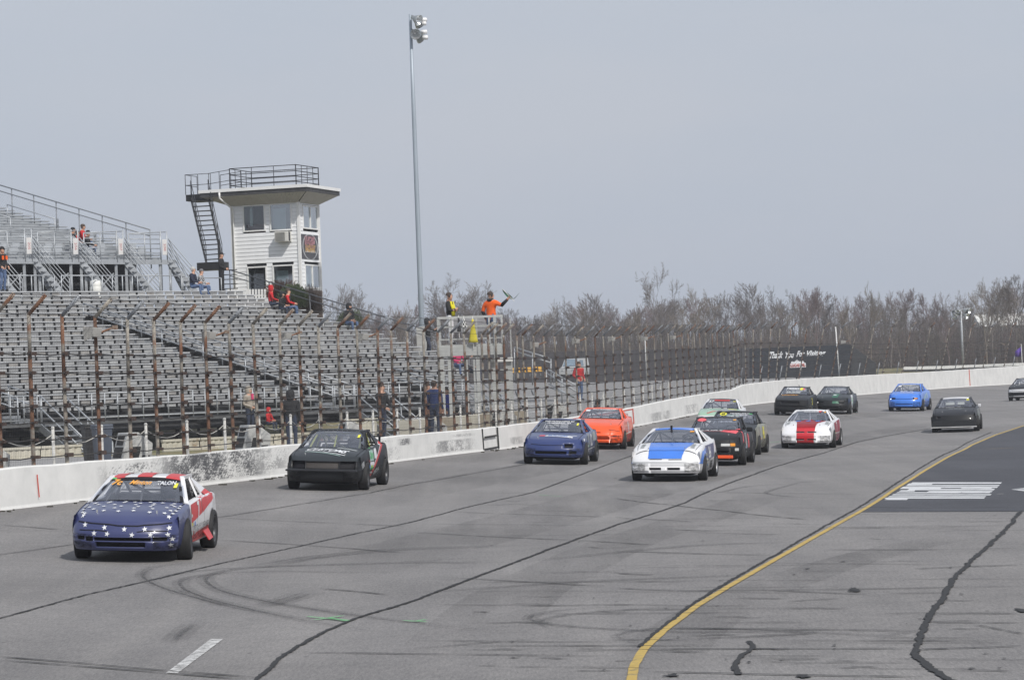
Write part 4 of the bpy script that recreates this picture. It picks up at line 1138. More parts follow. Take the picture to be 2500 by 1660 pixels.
M_SKYPANEL = pm('pale_sky_panel', (.42, .47, .49), .7, var=.06)
ffn = lambda x, z: tp_(x, 0, z)
sfn = lambda y, z: tp_(0, y, z)
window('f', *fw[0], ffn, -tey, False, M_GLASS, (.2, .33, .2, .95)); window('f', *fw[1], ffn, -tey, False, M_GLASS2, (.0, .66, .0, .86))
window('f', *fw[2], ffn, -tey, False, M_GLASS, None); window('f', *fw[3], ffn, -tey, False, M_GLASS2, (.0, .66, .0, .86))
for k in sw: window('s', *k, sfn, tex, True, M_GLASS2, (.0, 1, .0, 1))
# things seen inside the upper room
mb = MB(); x0, x1, z0, z1 = fw[0]
mb.box((lerp(x0, x1, .5), .5, z0 + .15), (1.1, .4, .5)); mb.v = [tuple(tp_(*p)) for p in mb.v]
mb.obj('desk', pm('dark_red_furniture', (.10, .045, .045), .7), tower)
# air conditioner
a0, zt = front_px(678, 567); a1, zb = front_px(712, 590)
ac = MB(); ac.box(((a0 + a1) / 2, -.2, (zt + zb) / 2), (a1 - a0, .55, zt - zb)); ac.v = [tuple(tp_(*p)) for p in ac.v]
aco = bevel(ac.obj('air_conditioner', pm('beige_metal', (.60, .59, .55), .5, var=.06), tower), .02)
mb = MB(); mb.box(((a0 + a1) / 2 - .06, -.478, (zt + zb) / 2), (a1 - a0 - .24, .02, zt - zb - .1)); mb.v = [tuple(tp_(*p)) for p in mb.v]; mb.obj('grille', pm('grille_grey', (.16, .16, .15), .7), aco)
mb = MB()
for i in range(9):
    mb.box(((a0 + a1) / 2 - .06, -.494, lerp(zb + .07, zt - .07, i / 8)), (a1 - a0 - .26, .012, .012))
mb.v = [tuple(tp_(*p)) for p in mb.v]; mb.obj('louvre', pm('beige_metal', (.6, .59, .55)), aco)
mb = MB(); mb.box((a1 + .006, -.3, (zt + zb) / 2), (.02, .2, zt - zb - .06)); mb.v = [tuple(tp_(*p)) for p in mb.v]; mb.obj('side_vent', M_BLACK, aco)
# banner with oval emblem on the track side
y0, z1 = side_px(742, 572); y1, z0 = side_px(779, 635)
y0, y1 = .2, TD - .2
mb = MB(); mb.add([tp_(.035, y0, z0), tp_(.035, y1, z0), tp_(.035, y1, z1), tp_(.035, y0, z1)], [(0, 1, 2, 3)])
for a, b, c, d in ((y0, y1, z0, z1),): mb.prism([tp_(.03, a, c), tp_(.03, b, c), tp_(.03, b, d), tp_(.03, a, d)], tex * -.03)
ban = mb.obj('banner', pm('banner_dark', (.075, .075, .085), .6, var=.1), tower)
yc, zc, hw, hh = (y0 + y1) / 2, (z0 + z1) / 2, (y1 - y0) / 2, (z1 - z0) / 2
mb = MB(); n_ = 40; o_, i_ = [], []
for i in range(n_ + 1):
    a = 2 * math.pi * i / n_; o_.append(tp_(.041, yc + math.cos(a) * hw * .92, zc + math.sin(a) * hh * 1.08)); i_.append(tp_(.041, yc + math.cos(a) * hw * .80, zc + math.sin(a) * hh * 1.0))
o_ = [p if z0 < p.z < z1 else V((p.x, p.y, min(z1, max(z0, p.z)))) for p in o_]; i_ = [V((p.x, p.y, min(z1, max(z0, p.z)))) for p in i_]
mb.grid([o_, i_]); mb.obj('oval_ring', pm('silver_print', (.36, .37, .38), .5), ban)
def side_text(body, yy, zz, size, m, wmax, hsc=1.0):
    vs, fs = text_mesh(body, size, bold=.03); wd = max(v_.x for v_ in vs) - min(v_.x for v_ in vs); k = wmax / wd
    mb = MB(); mb.add([tp_(.047, yy + v_.x * k, zz + v_.y * hsc) for v_ in vs], fs); mb.obj('lettering', m, ban)
M_PINK = pm('red_print', (.40, .20, .22), .5); M_ORNG = pm('orange_print', (.46, .29, .12), .5); M_PALE = pm('pale_print', (.66, .66, .66), .5)
for zz, body in ((.52, 'LUCAS'), (.17, 'OIL')): side_text(body, yc - .05, zc + zz * hh, .42, M_PINK, hw * 1.2, 1.2)
side_text('RACEWAY', yc, zc - .16 * hh, .34, M_ORNG, hw * 1.2, 1.35)
for zz in (-.02, -.36, -.45):
    mb = MB(); mb.add([tp_(.046, yc - hw * .6, zc + zz * hh), tp_(.046, yc + hw * .6, zc + zz * hh), tp_(.046, yc + hw * .6, zc + zz * hh + .04), tp_(.046, yc - hw * .6, zc + zz * hh + .04)], [(0, 1, 2, 3)]); mb.obj('print_bar', M_PALE, ban)
# roof slab, gutter, ribbed soffit
OL, OF, OR, OB = 1.45, 1.0, .95, 1.0
def lb(mb, x0, x1, y0, y1, z0, z1, mi=0):
    mb.box(((x0 + x1) / 2, (y0 + y1) / 2, (z0 + z1) / 2), (x1 - x0, y1 - y0, z1 - z0), mi)
def loc(mb): mb.v = [tuple(tp_(*p)) for p in mb.v]; return mb
mb = MB(); lb(mb, -TW - OL, OR, -OF, TD + OB, TZ + .32, TZ + .48); loc(mb).obj('roof', M_TRIM, tower)
mb = MB(); lb(mb, -TW - OL + .05, OR - .05, -OF + .05, TD + OB - .05, TZ + .10, TZ + .318); loc(mb).obj('fascia', pm('dark_fascia', (.05, .05, .052), .7, var=.4), tower)
M_SOF = pm('tan_soffit', (.44, .42, .37), .7, var=.08)
zo, zi = TZ + .12, TZ - .38
def sof(p, q, r_, s_):
    mb = MB(); mb.add([tp_(*p), tp_(*q), tp_(*r_), tp_(*s_)], [(0, 1, 2, 3)]); o = mb.obj('soffit_board', M_SOF, tower); o.modifiers.new('s', 'SOLIDIFY').thickness = .02
n_ = 26
for i in range(n_):
    f0, f1 = i / n_, (i + .93) / n_
    sof((lerp(-TW - OL + .1, OR - .1, f0), -OF + .08, zo), (lerp(-TW - OL + .1, OR - .1, f1), -OF + .08, zo), (lerp(-TW, .0, f1), -.03, zi), (lerp(-TW, .0, f0), -.03, zi))
for i in range(14):
    f0, f1 = i / 14, (i + .93) / 14
    sof((OR - .08, lerp(-OF + .1, TD + OB - .1, f0), zo), (OR - .08, lerp(-OF + .1, TD + OB - .1, f1), zo), (.03, lerp(0, TD, f1), zi), (.03, lerp(0, TD, f0), zi))
mb = MB(); mb.tube([tp_(-TW - .25, -OF + .0, TZ + .3), tp_(-TW - .25, -OF + .0, TZ + .0), tp_(-TW + .08, -.1, TZ - .55), tp_(-TW + .08, -.1, 2)], .055, 8); mb.obj('downpipe', M_TRIM, tower, smooth=True)
# roof railing
M_BRAIL = pm('black_railing', (.022, .024, .03), .45, var=.2)
RZ = TZ + .48
pts = [tp_(-TW, -.15, RZ), tp_(0, -.15, RZ), tp_(.1, TD, RZ), tp_(-TW, TD, RZ)]
for a, b in ((0, 1), (1, 2), (2, 3), (3, 0)):
    mb = MB(); P, Q = pts[a], pts[b]
    for zz in (.22, .5, .78, 1.1): mb.tube([P + V((0, 0, zz)), Q + V((0, 0, zz))], .024, 6)
    n_ = 3 if a % 2 == 0 else 4
    for i in range(n_ + 1): q = P.lerp(Q, i / n_); mb.tube([q, q + V((0, 0, 1.12))], .03 if i in (0, n_) else .02, 6)
    mb.obj('roof_railing', M_BRAIL, tower, smooth=True)
# platform and outside stair on the left, black steel
mb = MB(); PX0, PX1 = -TW - 2.35, -TW - 1.0
lb(mb, PX0, PX1, -.6, .9, TZ - .02, TZ + .32); loc(mb).obj('stair_platform', M_BLACK, tower)
mb = MB()
rz = TZ + .32
for P, Q in ((tp_(PX0, -.6, rz), tp_(PX1 + .1, -.6, rz)), (tp_(PX0, -.6, rz), tp_(PX0, .9, rz)), (tp_(PX1, -.6, rz), tp_(-TW, -.15, rz + .16)), (tp_(PX1, .9, rz), tp_(-TW, TD * .5, rz + .16))):
    for zz in (.5, 1.05): mb.tube([P + V((0, 0, zz)), Q + V((0, 0, zz))], .018, 6)
    for t in (0, .5, 1): q = P.lerp(Q, t); mb.tube([q, q + V((0, 0, 1.06))], .018, 6)
mb.obj('platform_railing', M_BRAIL, tower, smooth=True)
A1 = (PX0 + .30, -.6, TZ + .1); A2 = (PX0 + 1.30, -.6, TZ + .1); zl = TZ - 3.45
B1 = (PX0 + 1.95, -2.6, zl); B2 = (PX0 + 2.85, -2.6, zl)
mb = MB(); mb.bar(tp_(*A1), tp_(*B1), .05, .2); mb.bar(tp_(*A2), tp_(*B2), .05, .2); mb.obj('stair_stringer', M_BLACK, tower)
for i in range(13):
    t = (i + .7) / 13.5; mb = MB(); a = V(tp_(*A1)).lerp(tp_(*B1), t); b = V(tp_(*A2)).lerp(tp_(*B2), t); mb.bar(a, b, .24, .045); mb.obj('stair_tread', M_BLACK, tower)
mb = MB()
for (a, b) in ((A1, B1), (A2, B2)):
    P, Q = tp_(*a), tp_(*b)
    for zz in (.5, .95): mb.tube([P + V((0, 0, zz)), Q + V((0, 0, zz))], .02, 6)
    for t in (0, .33, .66, 1): q = P.lerp(Q, t); mb.tube([q, q + V((0, 0, .95))], .018, 6)
mb.obj('stair_handrail', M_BRAIL, tower, smooth=True)
mb = MB(); lb(mb, B1[0] - .15, B2[0] + .30, -3.5, -2.5, zl - .38, zl + .02); loc(mb).obj('lower_landing', M_BLACK, tower)
mb = MB()
for x in (B1[0], B2[0] + .3): mb.bar(tp_(x, -3.3, 3), tp_(x, -3.3, zl), .1, .1)
mb.bar(tp_(B2[0] - .0, -3.0, zl - 3.2), tp_(B2[0], -3.0, zl + 1.2), .12, .12)
for i in range(12): mb.bar(tp_(B2[0], -2.9, zl - .4 - i * .24), tp_(B2[0] + .8, -2.6, zl - .4 - i * .24), .2, .04)
mb.obj('lower_stair', M_BLACK, tower)

# ================================================================== tall floodlight pole
lp = thing('floodlight_pole', 'tall tapered pale grey floodlight pole with four round lamps at the top', 'floodlight pole', (0, 0, 0))
LY = 140.0
ptop, pbot = at(998, 36, LY), at(1031, 846, LY)
pg = pbot + (pbot - ptop) * (pbot.z / (ptop.z - pbot.z))
ptop = V((pg.x, pg.y, ptop.z))
lp.location = (pg.x, pg.y, 0)
mb = MB(); mb.tube([V((0, 0, z)) for z in (0, 8, 16, ptop.z)], [.155, .13, .105, .07], 14); mb.obj('pole', pm('pale_blue_grey_steel', (.34, .39, .44), .5, .2, var=.08, scale=.6), lp, smooth=True)
mb = MB(); mb.box((0, 0, .5), (.55, .55, 4.9 * 2)); mb.obj('concrete_base', pm('concrete_block', (.42, .42, .40), .9, var=.12), lp)
M_LAMPG = pm('lamp_housing', (.40, .42, .42), .4, .6, var=.15); M_REFL = pm('lamp_reflector', (.70, .72, .73), .18, .85, var=.1); M_LAMPW = pm('lamp_ballast', (.76, .76, .76), .45, var=.05)
def lamp(c, dirv, sc, par):
    q = V(dirv).to_track_quat('Z', 'Y').to_matrix().to_4x4(); Mx = Matrix.Translation(V(c)) @ q @ Matrix.Scale(sc, 4)
    mb = MB(); mb.lathe([(.02, -.30), (.10, -.30), (.12, -.2), (.20, -.05), (.29, .12), (.34, .26), (.33, .27)], 20, 0, Mx); o = mb.obj('lamp', M_LAMPG, par, smooth=True)
    mb = MB(); mb.lathe([(.33, .262), (.27, .12), (.18, -.02), (.05, -.12), (.0, -.13)], 20, 0, Mx); mb.obj('reflector', M_REFL, o, smooth=True)
    mb = MB(); mb.ball(Mx @ V((0, 0, .02)), .07 * sc, 5); mb.obj('bulb', M_LAMPW, o, smooth=True)
    return o
for (u, v, dv, bx) in ((1015, 47, (.75, -.45, -.42), (1035, 50)), (1013, 82, (.18, -.9, -.35), (1036, 82)), (1020, 54, (.45, .55, -.5), None), (1022, 90, (.6, .5, -.5), None)):
    c = at(u, v, LY - (.3 if dv[1] < 0 else -.3)) - V((pg.x, pg.y, 0)); o = lamp(c, dv, .82, lp)
for (u0, v0, u1, v1) in ((1022, 44, 1041, 55), (1028, 75, 1042, 83), (1031, 89, 1044, 96), (1030, 56, 1040, 60)):
    mb = MB(); a, b = at(u0, v0, LY) - V((pg.x, pg.y, 0)), at(u1, v1, LY) - V((pg.x, pg.y, 0))
    a.z = b.z = (a.z + b.z) / 2; mb.tube([a, b, b + (b - a) * .12], [.11, .11, .03], 12); mb.obj('ballast_box', M_LAMPW, lp, smooth=True)
mb = MB()
for v in (38, 72):
    a = V((0, 0, at(998, v, LY).z)); mb.bar(a, a + V((.62, -.1, -.22)), .06, .06); mb.bar(a + V((0, 0, -.12)), a + V((.6, -.1, -.32)), .04, .04)
mb.obj('lamp_bracket', M_GALVD, lp)

# ================================================================== flag stand
FY = 100.0
fs_ = thing('flag_stand', 'grey steel flag stand on columns rising behind the catch fence', 'flag stand')
def fp(u, v, dy=0.0): return at(u, v, FY + dy)
M_FST = pm('flagstand_grey', (.42, .43, .42), .6, var=.1, scale=4, dirt=(.3, .22, .15), dscale=3, dlo=.65, dhi=.8)
fl = fp(1075, 843).z; xl, xr = fp(1072, 843).x, fp(1227, 843).x; rt = fp(1150, 774).z
D = 2.0
mb = MB(); mb.box(((xl + xr) / 2, FY + D / 2, fl - .04), (xr - xl, D, .08)); mb.obj('deck', M_FST, fs_)
for i in range(5):
    x0, x1 = lerp(xl, xr, i / 5), lerp(xl, xr, (i + 1) / 5); mb = MB(); mb.box(((x0 + x1) / 2, FY - .02, fl - .24), (x1 - x0 - .02, .06, .32)); mb.obj('fascia_panel', M_FST, fs_)
mb = MB()
for z, r_ in ((rt, .05), (lerp(fl, rt, .66), .035), (lerp(fl, rt, .2), .03)):
    for (a, b) in (((xl, FY), (xr, FY)), ((xl, FY), (xl, FY + D)), ((xr, FY), (xr, FY + D))): mb.bar((a[0], a[1], z), (b[0], b[1], z), r_ * 1.6, r_ * 1.6)
for x in np.linspace(xl, xr, 6): mb.bar((x, FY, fl), (x, FY, rt), .06, .06)
for x in (xl, xr - .25): mb.bar((x, FY - .03, fl - 1), (x, FY - .03, rt), .10, .10)
for x in (xl, xr): mb.bar((x, FY + D, fl), (x, FY + D, rt), .06, .06)
mb.obj('railing', M_FST, fs_)
mb = MB(); mb.box(((xl + xr) / 2 + .15, FY + D, fl + .75), (1.6, .04, .55)); mb.obj('wind_board', pm('grey_board', (.28, .28, .29), .8), fs_)
for i, (u, w_) in enumerate(((1079, .16), (1098, .13), (1140, .07), (1158, .07), (1167, .14), (1205, .17), (1240, .26))):
    x = fp(u, 900).x; mb = MB(); zt = fl - .08 if u < 1200 else fp(u, 874).z; mb.bar((x, FY + (.1 if u < 1200 else .8), 0), (x, FY + (.1 if u < 1200 else .8), zt), w_, w_, up=(1, 0, 0)); bevel(mb.obj('column', M_FST, fs_), .01)
z = fp(1225, 878).z; x0, x1 = fp(1198, 878).x, fp(1252, 878).x
mb = MB(); mb.box(((x0 + x1) / 2, FY + .8, z), (x1 - x0, .5, .15)); bevel(mb.obj('cap_beam', M_WHITE, fs_), .01)
mb = MB()
for i in range(8): mb.bar((xr - .3, FY + D + .2, .4 + i * .42), (xr + .3, FY + D + .2, .4 + i * .42), .05, .05)
mb.bar((xr - .3, FY + D + .2, 0), (xr - .3, FY + D + .2, fl + .9), .05, .05); mb.bar((xr + .3, FY + D + .2, 0), (xr + .3, FY + D + .2, fl + .9), .05, .05)
mb.obj('ladder', M_FST, fs_)
# flags stuck in the stand
def cloth_cone(name, label, u, v0, v1, wpx, col, dy=-.12, dark=None):
    a, b = fp(u, v0, dy), fp(u, v1, dy); h = a.z - b.z; wd = wpx / (FPX / FY) / 2
    o = thing(name, label, 'flag', b); mb = MB()
    rows = []
    for i in range(9):
        t = i / 8; rr = lerp(wd, .02, t ** .8); rows.append([V((math.cos(k * math.pi / 9) * rr * (1 + .12 * math.sin(k * 2.2 + i * .3)), -abs(math.sin(k * math.pi / 9)) * rr * (.5 + .28 * math.sin(k * 3.1)), h * t)) for k in range(10)])
    mb.grid(rows, mfun=(lambda i, j: (i // 2 + j // 2) % 2) if dark else None)
    so = mb.obj('cloth', [col, dark or col], o, smooth=True); m_ = so.modifiers.new('s', 'SOLIDIFY'); m_.thickness = .01
    mb = MB(); mb.tube([(0, 0, -.2), (0, 0, h + .1)], .014, 6); mb.obj('stick', M_WHITE, o)
M_YFLAG = pm('yellow_cloth', (.60, .52, .03), .8, var=.15)
cloth_cone('rolled_flag', 'yellow rolled flag hanging on the flag stand rail', 1156, 779, 836, 22, M_YFLAG)
cloth_cone('rolled_flag', 'black and white checkered flag bunched on the flag stand rail', 1133, 778, 800, 15, M_WHITE, dark=M_BLACK)
cloth_cone('rolled_flag', 'dark furled flag beside the bunched checkered flag', 1121, 776, 810, 9, M_BLACK)

# ================================================================== billboard beyond the turn
BY = 240.0
bbp = [at(u, v, BY) for u, v in ((1815, 925), (2077, 918), (2077, 841), (1815, 852))]
bb = thing('billboard', 'long black board reading Thank You For Visiting beyond the turn', 'billboard')
M_BB = pm('black_board', (.016, .020, .028), .6, var=.3, scale=.8)
for i in range(6):
    a, b = i / 6 + .0015, (i + 1) / 6 - .0015
    mb = MB(); q = [bbp[0].lerp(bbp[1], a), bbp[0].lerp(bbp[1], b), bbp[3].lerp(bbp[2], b), bbp[3].lerp(bbp[2], a)]
    mb.prism(q, (0, .18, 0)); mb.obj('panel', M_BB, bb)
mb = MB(); mb.prism([at(u, v, BY - .05) for u, v in ((2077.5, 918), (2139, 914), (2139, 887), (2077.5, 842))], (0, .15, 0)); mb.obj('slanted_end', pm('dark_grey_board', (.040, .042, .046), .8, var=.25), bb)
mb = MB()
for i in range(7): q = bbp[0].lerp(bbp[1], i / 6); mb.bar((q.x, q.y + .35, 0), (q.x, q.y + .35, bbp[3].z - .1), .14, .14)
mb.obj('posts', M_DARKSTEEL, bb)
def plane_text(body, u0, v0, u1, v1, Y, m, par, shear=0.0, bold=.02, hs=1.0, name='lettering', d=.012):
    vs, fs = text_mesh(body, 1.0, shear, bold=bold)
    xa, xb = min(v_.x for v_ in vs), max(v_.x for v_ in vs); ya, yb = min(v_.y for v_ in vs), max(v_.y for v_ in vs)
    P00, P10, P01 = at(u0, v1, Y), at(u1, v1 + (v0 - v0), Y), at(u0, v0, Y)
    P10 = at(u1, v1 - (u1 - u0) * .042, Y)
    mb = MB(); mb.add([P00 + (P10 - P00) * ((v_.x - xa) / (xb - xa)) + (P01 - P00) * ((v_.y - ya) / (yb - ya)) for v_ in vs], fs)
    mb.v = [(x, y - d, z) for x, y, z in mb.v]
    return mb.obj(name, m, par)
M_LETW = pm('white_letter', (.78, .80, .82), .5, var=.03)
for body, u0, u1, v0, v1 in (('Thank', 1879, 1912, 859, 875.5), ('You', 1917, 1939, 859.5, 874.5), ('For', 1944, 1965, 857, 871), ('Visiting', 1970, 2016, 856, 873)):
    plane_text(body, u0, v0, u1, v1, BY - .03, M_LETW, bb, .45, .035)
# emblem: white crown over red letters
mb = MB(); pts = [(1931, 889), (1931.5, 883), (1934, 882.5), (1939, 883.5), (1946, 877.5), (1950, 882), (1954, 882), (1960, 880), (1963, 884), (1965, 887)]
mb.prism([at(u, v, BY - .03) for u, v in pts], (0, -.012, 0)); mb.obj('emblem_crown', M_LETW, bb)
mb = MB(); mb.prism([at(u, v, BY - .028) for u, v in ((1928, 898), (1967.5, 896.5), (1967, 886), (1929, 887.5))], (0, -.012, 0)); mb.obj('emblem_plate', M_LETW, bb)
plane_text('LUCAS OIL', 1930, 888.5, 1966, 896.5, BY - .05, M_RED, bb, 0, .04)

# ================================================================== odds and ends beyond the fence
# dark sheets added along the gravel for the shade of the wood
scr = thing('shade_screen', 'dark grey sheet added for the shaded wood along the far edge of the gravel', 'fence')
M_SCR = pm('dark_wood_shade', (.060, .057, .062), .9, var=.2, scale=1.5)
SY = [(1180, 929, 862, 196), (1300, 928, 860, 200), (1480, 927, 856, 206), (1640, 922, 852, 214), (1770, 917, 850, 224), (1830, 915, 849, 236)]
for (a, b) in zip(SY, SY[1:]):
    for k in range(3):
        f0, f1 = k / 3, (k + 1) / 3; L4 = lambda f: tuple(lerp(x, y, f) for x, y in zip(a, b))
        p, q = L4(f0), L4(f1); mb = MB(); mb.prism([at(p[0], p[1] + 6, p[3]), at(q[0] - .6, q[1] + 6, q[3]), at(q[0] - .6, q[2], q[3]), at(p[0], p[2], p[3])], (0, .04, 0)); mb.obj('shade_panel', M_SCR, scr)
        mb = MB(); mb.tube([at(p[0], p[1] + 8, p[3] + .1), at(p[0], p[2] - 1, p[3] + .1)], .04, 6); mb.obj('post', M_DARKSTEEL, scr)
# white van behind the fence
vn = at(1402, 931, 172)
van = thing('white_van', 'white van half hidden behind the fence, its pale blue windscreen facing the track', 'van', (vn.x, vn.y, at(1402, 922, 172).z), R(-24))
van.scale = (.62, .62, .62)
M_VANW = pm('van_white', (.50, .51, .51), .5, var=.04); M_VANG = pm('van_glass', (.22, .29, .36), .12, var=.1, spec=.8)
mb = MB(); sec_ = [(-1.7, .35, .75), (-1.65, .3, .95), (-1.0, .28, 1.1), (-.45, .28, 1.85), (1.9, .28, 1.9), (2.0, .3, 1.8)]
rows = [[V((-.85 * (.93 if z > 1.5 else 1), y, b)), V((-.85, y, min(z, 1.0))), V((-.85 * (.86 if z > 1.5 else 1), y, z)), V((.85 * (.86 if z > 1.5 else 1), y, z)), V((.85, y, min(z, 1.0))), V((.85 * (.93 if z > 1.5 else 1), y, b))] for y, b, z in sec_]
mb.grid(rows); mb.f.append((0, 1, 2, 3, 4, 5)); mb.m.append(0); bevel(mb.obj('body', M_VANW, van), .04)
mb = MB(); mb.add([(-.74, -1.02, 1.16), (.74, -1.02, 1.16), (.66, -.50, 1.82), (-.66, -.50, 1.82)], [(0, 1, 2, 3)]); mb.obj('windscreen', M_VANG, van)
for sx in (-1, 1):
    mb = MB(); mb.add([(sx * .865, -.6, 1.15), (sx * .865, .5, 1.15), (sx * .80, .5, 1.72), (sx * .80, -.3, 1.72)], [(0, 1, 2, 3)]); mb.obj('side_window', M_VANG, van)
    for y in (-1.0, 1.3):
        mb = MB(); mb.tube([(sx * .68, y, .32), (sx * .87, y, .32)], .32, 14); mb.obj('wheel', M_BLACK, van)
    mb = MB(); mb.box((sx * .55, -1.69, .72), (.28, .03, .14)); mb.obj('headlight', M_REFL, van)
# low bleacher with steps and railings right of the flag stand
lbk = thing('low_bleacher', 'small low bleacher with stair rails right of the flag stand behind the fence', 'bleacher')
LBY = 112.0
q0 = at(1180, 1010, LBY); q1 = at(1345, 1000, LBY + 6)
for k in range(5):
    for j in range(3):
        a = q0.lerp(q1, j / 3 + .01); b = q0.lerp(q1, (j + 1) / 3 - .01)
        z = .55 + k * .32; mb = MB(); mb.bar(V((a.x - .15 * k, a.y + .6 * k, z)), V((b.x - .15 * k, b.y + .6 * k, z)), .28, .05); mb.obj('bench_plank', M_ALU, lbk)
mb = MB()
for j in range(5):
    a = q0.lerp(q1, j / 4); mb.bar((a.x, a.y - .2, .2), (a.x - .75, a.y + 3.2, 2.1), .06, .12)
    for k in range(4): mb.bar((a.x - .2 * k, a.y + .8 * k, 0), (a.x - .2 * k, a.y + .8 * k, .5 + .45 * k), .06, .06)
mb.obj('frame', M_GALVD, lbk)
mb = MB()
for (a, b, dY) in (((1256, 848), (1345, 876), 4), ((1256, 857), (1345, 886), 4), ((1334, 900), (1412, 944), 2), ((1336, 912), (1410, 958), 2), ((1340, 937), (1404, 972), 1), ((1338, 944), (1402, 968), 1)):
    mb.tube([at(a[0], a[1], LBY + dY), at(b[0], b[1], LBY + dY - 1)], .03, 6)
for (u, v0, v1, dY) in ((1345, 876, 940, 4), (1334, 900, 990, 2), (1372, 922, 985, 2), (1410, 945, 1000, 1), (1352, 910, 935, 3), (1256, 848, 930, 4), (1300, 862, 940, 4)):
    mb.tube([at(u, v0, LBY + dY), at(u, v1, LBY + dY)], .03, 6)
mb.obj('stair_railing', M_GALV, lbk, smooth=True)
M_GOLD = pm('gold_plastic', (.62, .33, .03), .5, var=.1)
chair_root = None
for i, u in enumerate((1254, 1267, 1281, 1294, 1309, 1320)):
    p = at(u, 920 - (u - 1254) * .05, LBY + 9); 
    t = thing('bucket_seat', 'gold plastic seat in the row behind the low bleacher', 'seat', p, .3, 'gold seats behind the low bleacher'); t.scale = (.36, .36, .45)
    mb = MB(); mb.grid([[V((x, y, z)) for x in (-.22, -.1, .1, .22)] for y, z in ((-.2, .42), (.12, .40), (.2, .55), (.25, .85))]); so = mb.obj('shell', M_GOLD, t, smooth=True); m_ = so.modifiers.new('s', 'SOLIDIFY'); m_.thickness = .03
    mb = MB(); mb.bar((0, 0, 0), (0, 0, .4), .08, .08); mb.obj('leg', M_GALVD, t)
# low cream blocks and tan boards behind the wall under the bleacher
blk = thing('retaining_wall', 'low cream block wall behind the white track wall right of the flag stand', 'wall')
for i in range(9):
    for j in range(2):
        s_ = S(1190) + i * 1.9 + (j % 2) * .6; p, h, tg, n = wall_at(s_); q = p - n * 2.6
        mb = MB(); mb.box((q.x, q.y, .45 + j * .62), (1.86, .45, .60), rz=math.atan2(tg.y, tg.x)); bevel(mb.obj('block', M_CREAM if (i + j) % 3 else M_TAN, blk), .015)
# white thin poles and the distant floodlight
for u, v0, v1, Y, lb_ in ((1575, 826, 930, 170, 'thin white pole behind the fence above the sponsor panel'), (2044, 798, 918, 205, 'thin white pole leaning in front of the black billboard')):
    a, b = at(u - (4 if u > 2000 else 0), v0, Y), at(u + 5, v1, Y); o = MB(); o.tube([b, a], .045, 8); tag(o.obj('thin_pole', M_WHITE, smooth=True), lb_, 'pole')
fl2 = thing('distant_floodlight', 'distant floodlight mast with two lamp clusters before the trees at the right', 'floodlight pole')
a, b = at(2346, 760, 262), at(2352, 905, 262)
mb = MB(); mb.tube([b, a], .10, 8); mb.bar(a + V((-.55, 0, .05)), a + V((.7, 0, .25)), .08, .08); mb.obj('mast', M_GALV, fl2, smooth=True)
for u, v, lit in ((2333, 762, 0), (2342, 761, 0), (2357, 758, 1), (2363, 757, 1), (2334, 771, 0), (2357, 770, 1)):
    lamp(at(u, v, 261.8), (.7 if lit else -.6, -.6, -.4), .85, fl2)
pf = thing('purple_flag', 'small purple flag on a thin pole at the right edge behind the wall', 'flag')
a, b = at(2493, 840, 250), at(2496, 892, 250); mb = MB(); mb.tube([b, a], .035, 6); mb.obj('pole', M_WHITE, pf)
mb = MB(); mb.grid([[at(2493 - 15 * (i / 6), lerp(846, 858, i / 6) if e == 0 else lerp(871, 871, i / 6), 250 + .12 * math.sin(i * 1.3)) for i in range(7)] for e in (0, 1)]); o = mb.obj('cloth', pm('purple_cloth', (.10, .045, .34), .8, var=.1), pf, smooth=True); o.modifiers.new('s', 'SOLIDIFY').thickness = .01
# guard rail on the far right behind the wall
gr = thing('guard_rail', 'pale steel guard rail with a dark underside behind the far wall at the right', 'guard rail')
P_ = [(2206, 899, 236), (2300, 897, 243), (2400, 893, 252), (2500, 889, 262), (2600, 885, 272)]
for (a, b) in zip(P_, P_[1:]):
    mb = MB(); mb.bar(at(*a), at(*b), .1, .26); mb.obj('rail', M_WHITE, gr)
    mb = MB(); q, r_ = at(a[0], a[1] + 6, a[2]), at(b[0], b[1] + 6, b[2]); mb.bar(q, r_, .06, .22); mb.obj('dark_board', M_DARKSTEEL, gr)
# a second row of short slanted posts behind the far wall
spm = None
for i, u in enumerate(range(1825, 2520, 46)):
    s_ = S(u); p, h, tg, n = wall_at(s_); q = p - n * 1.6 + V((0, 0, h - .3))
    if spm is None: mb = MB(); mb.tube([(0, 0, 0), (.26, -.05, 1.15)], .04, 6); spm = mb.mesh('slanted_post', M_GALVD, True)
    tag(put('slanted_post', spm, None, q), 'short slanted steel post behind the far wall', 'post', 'short slanted posts behind the far wall')
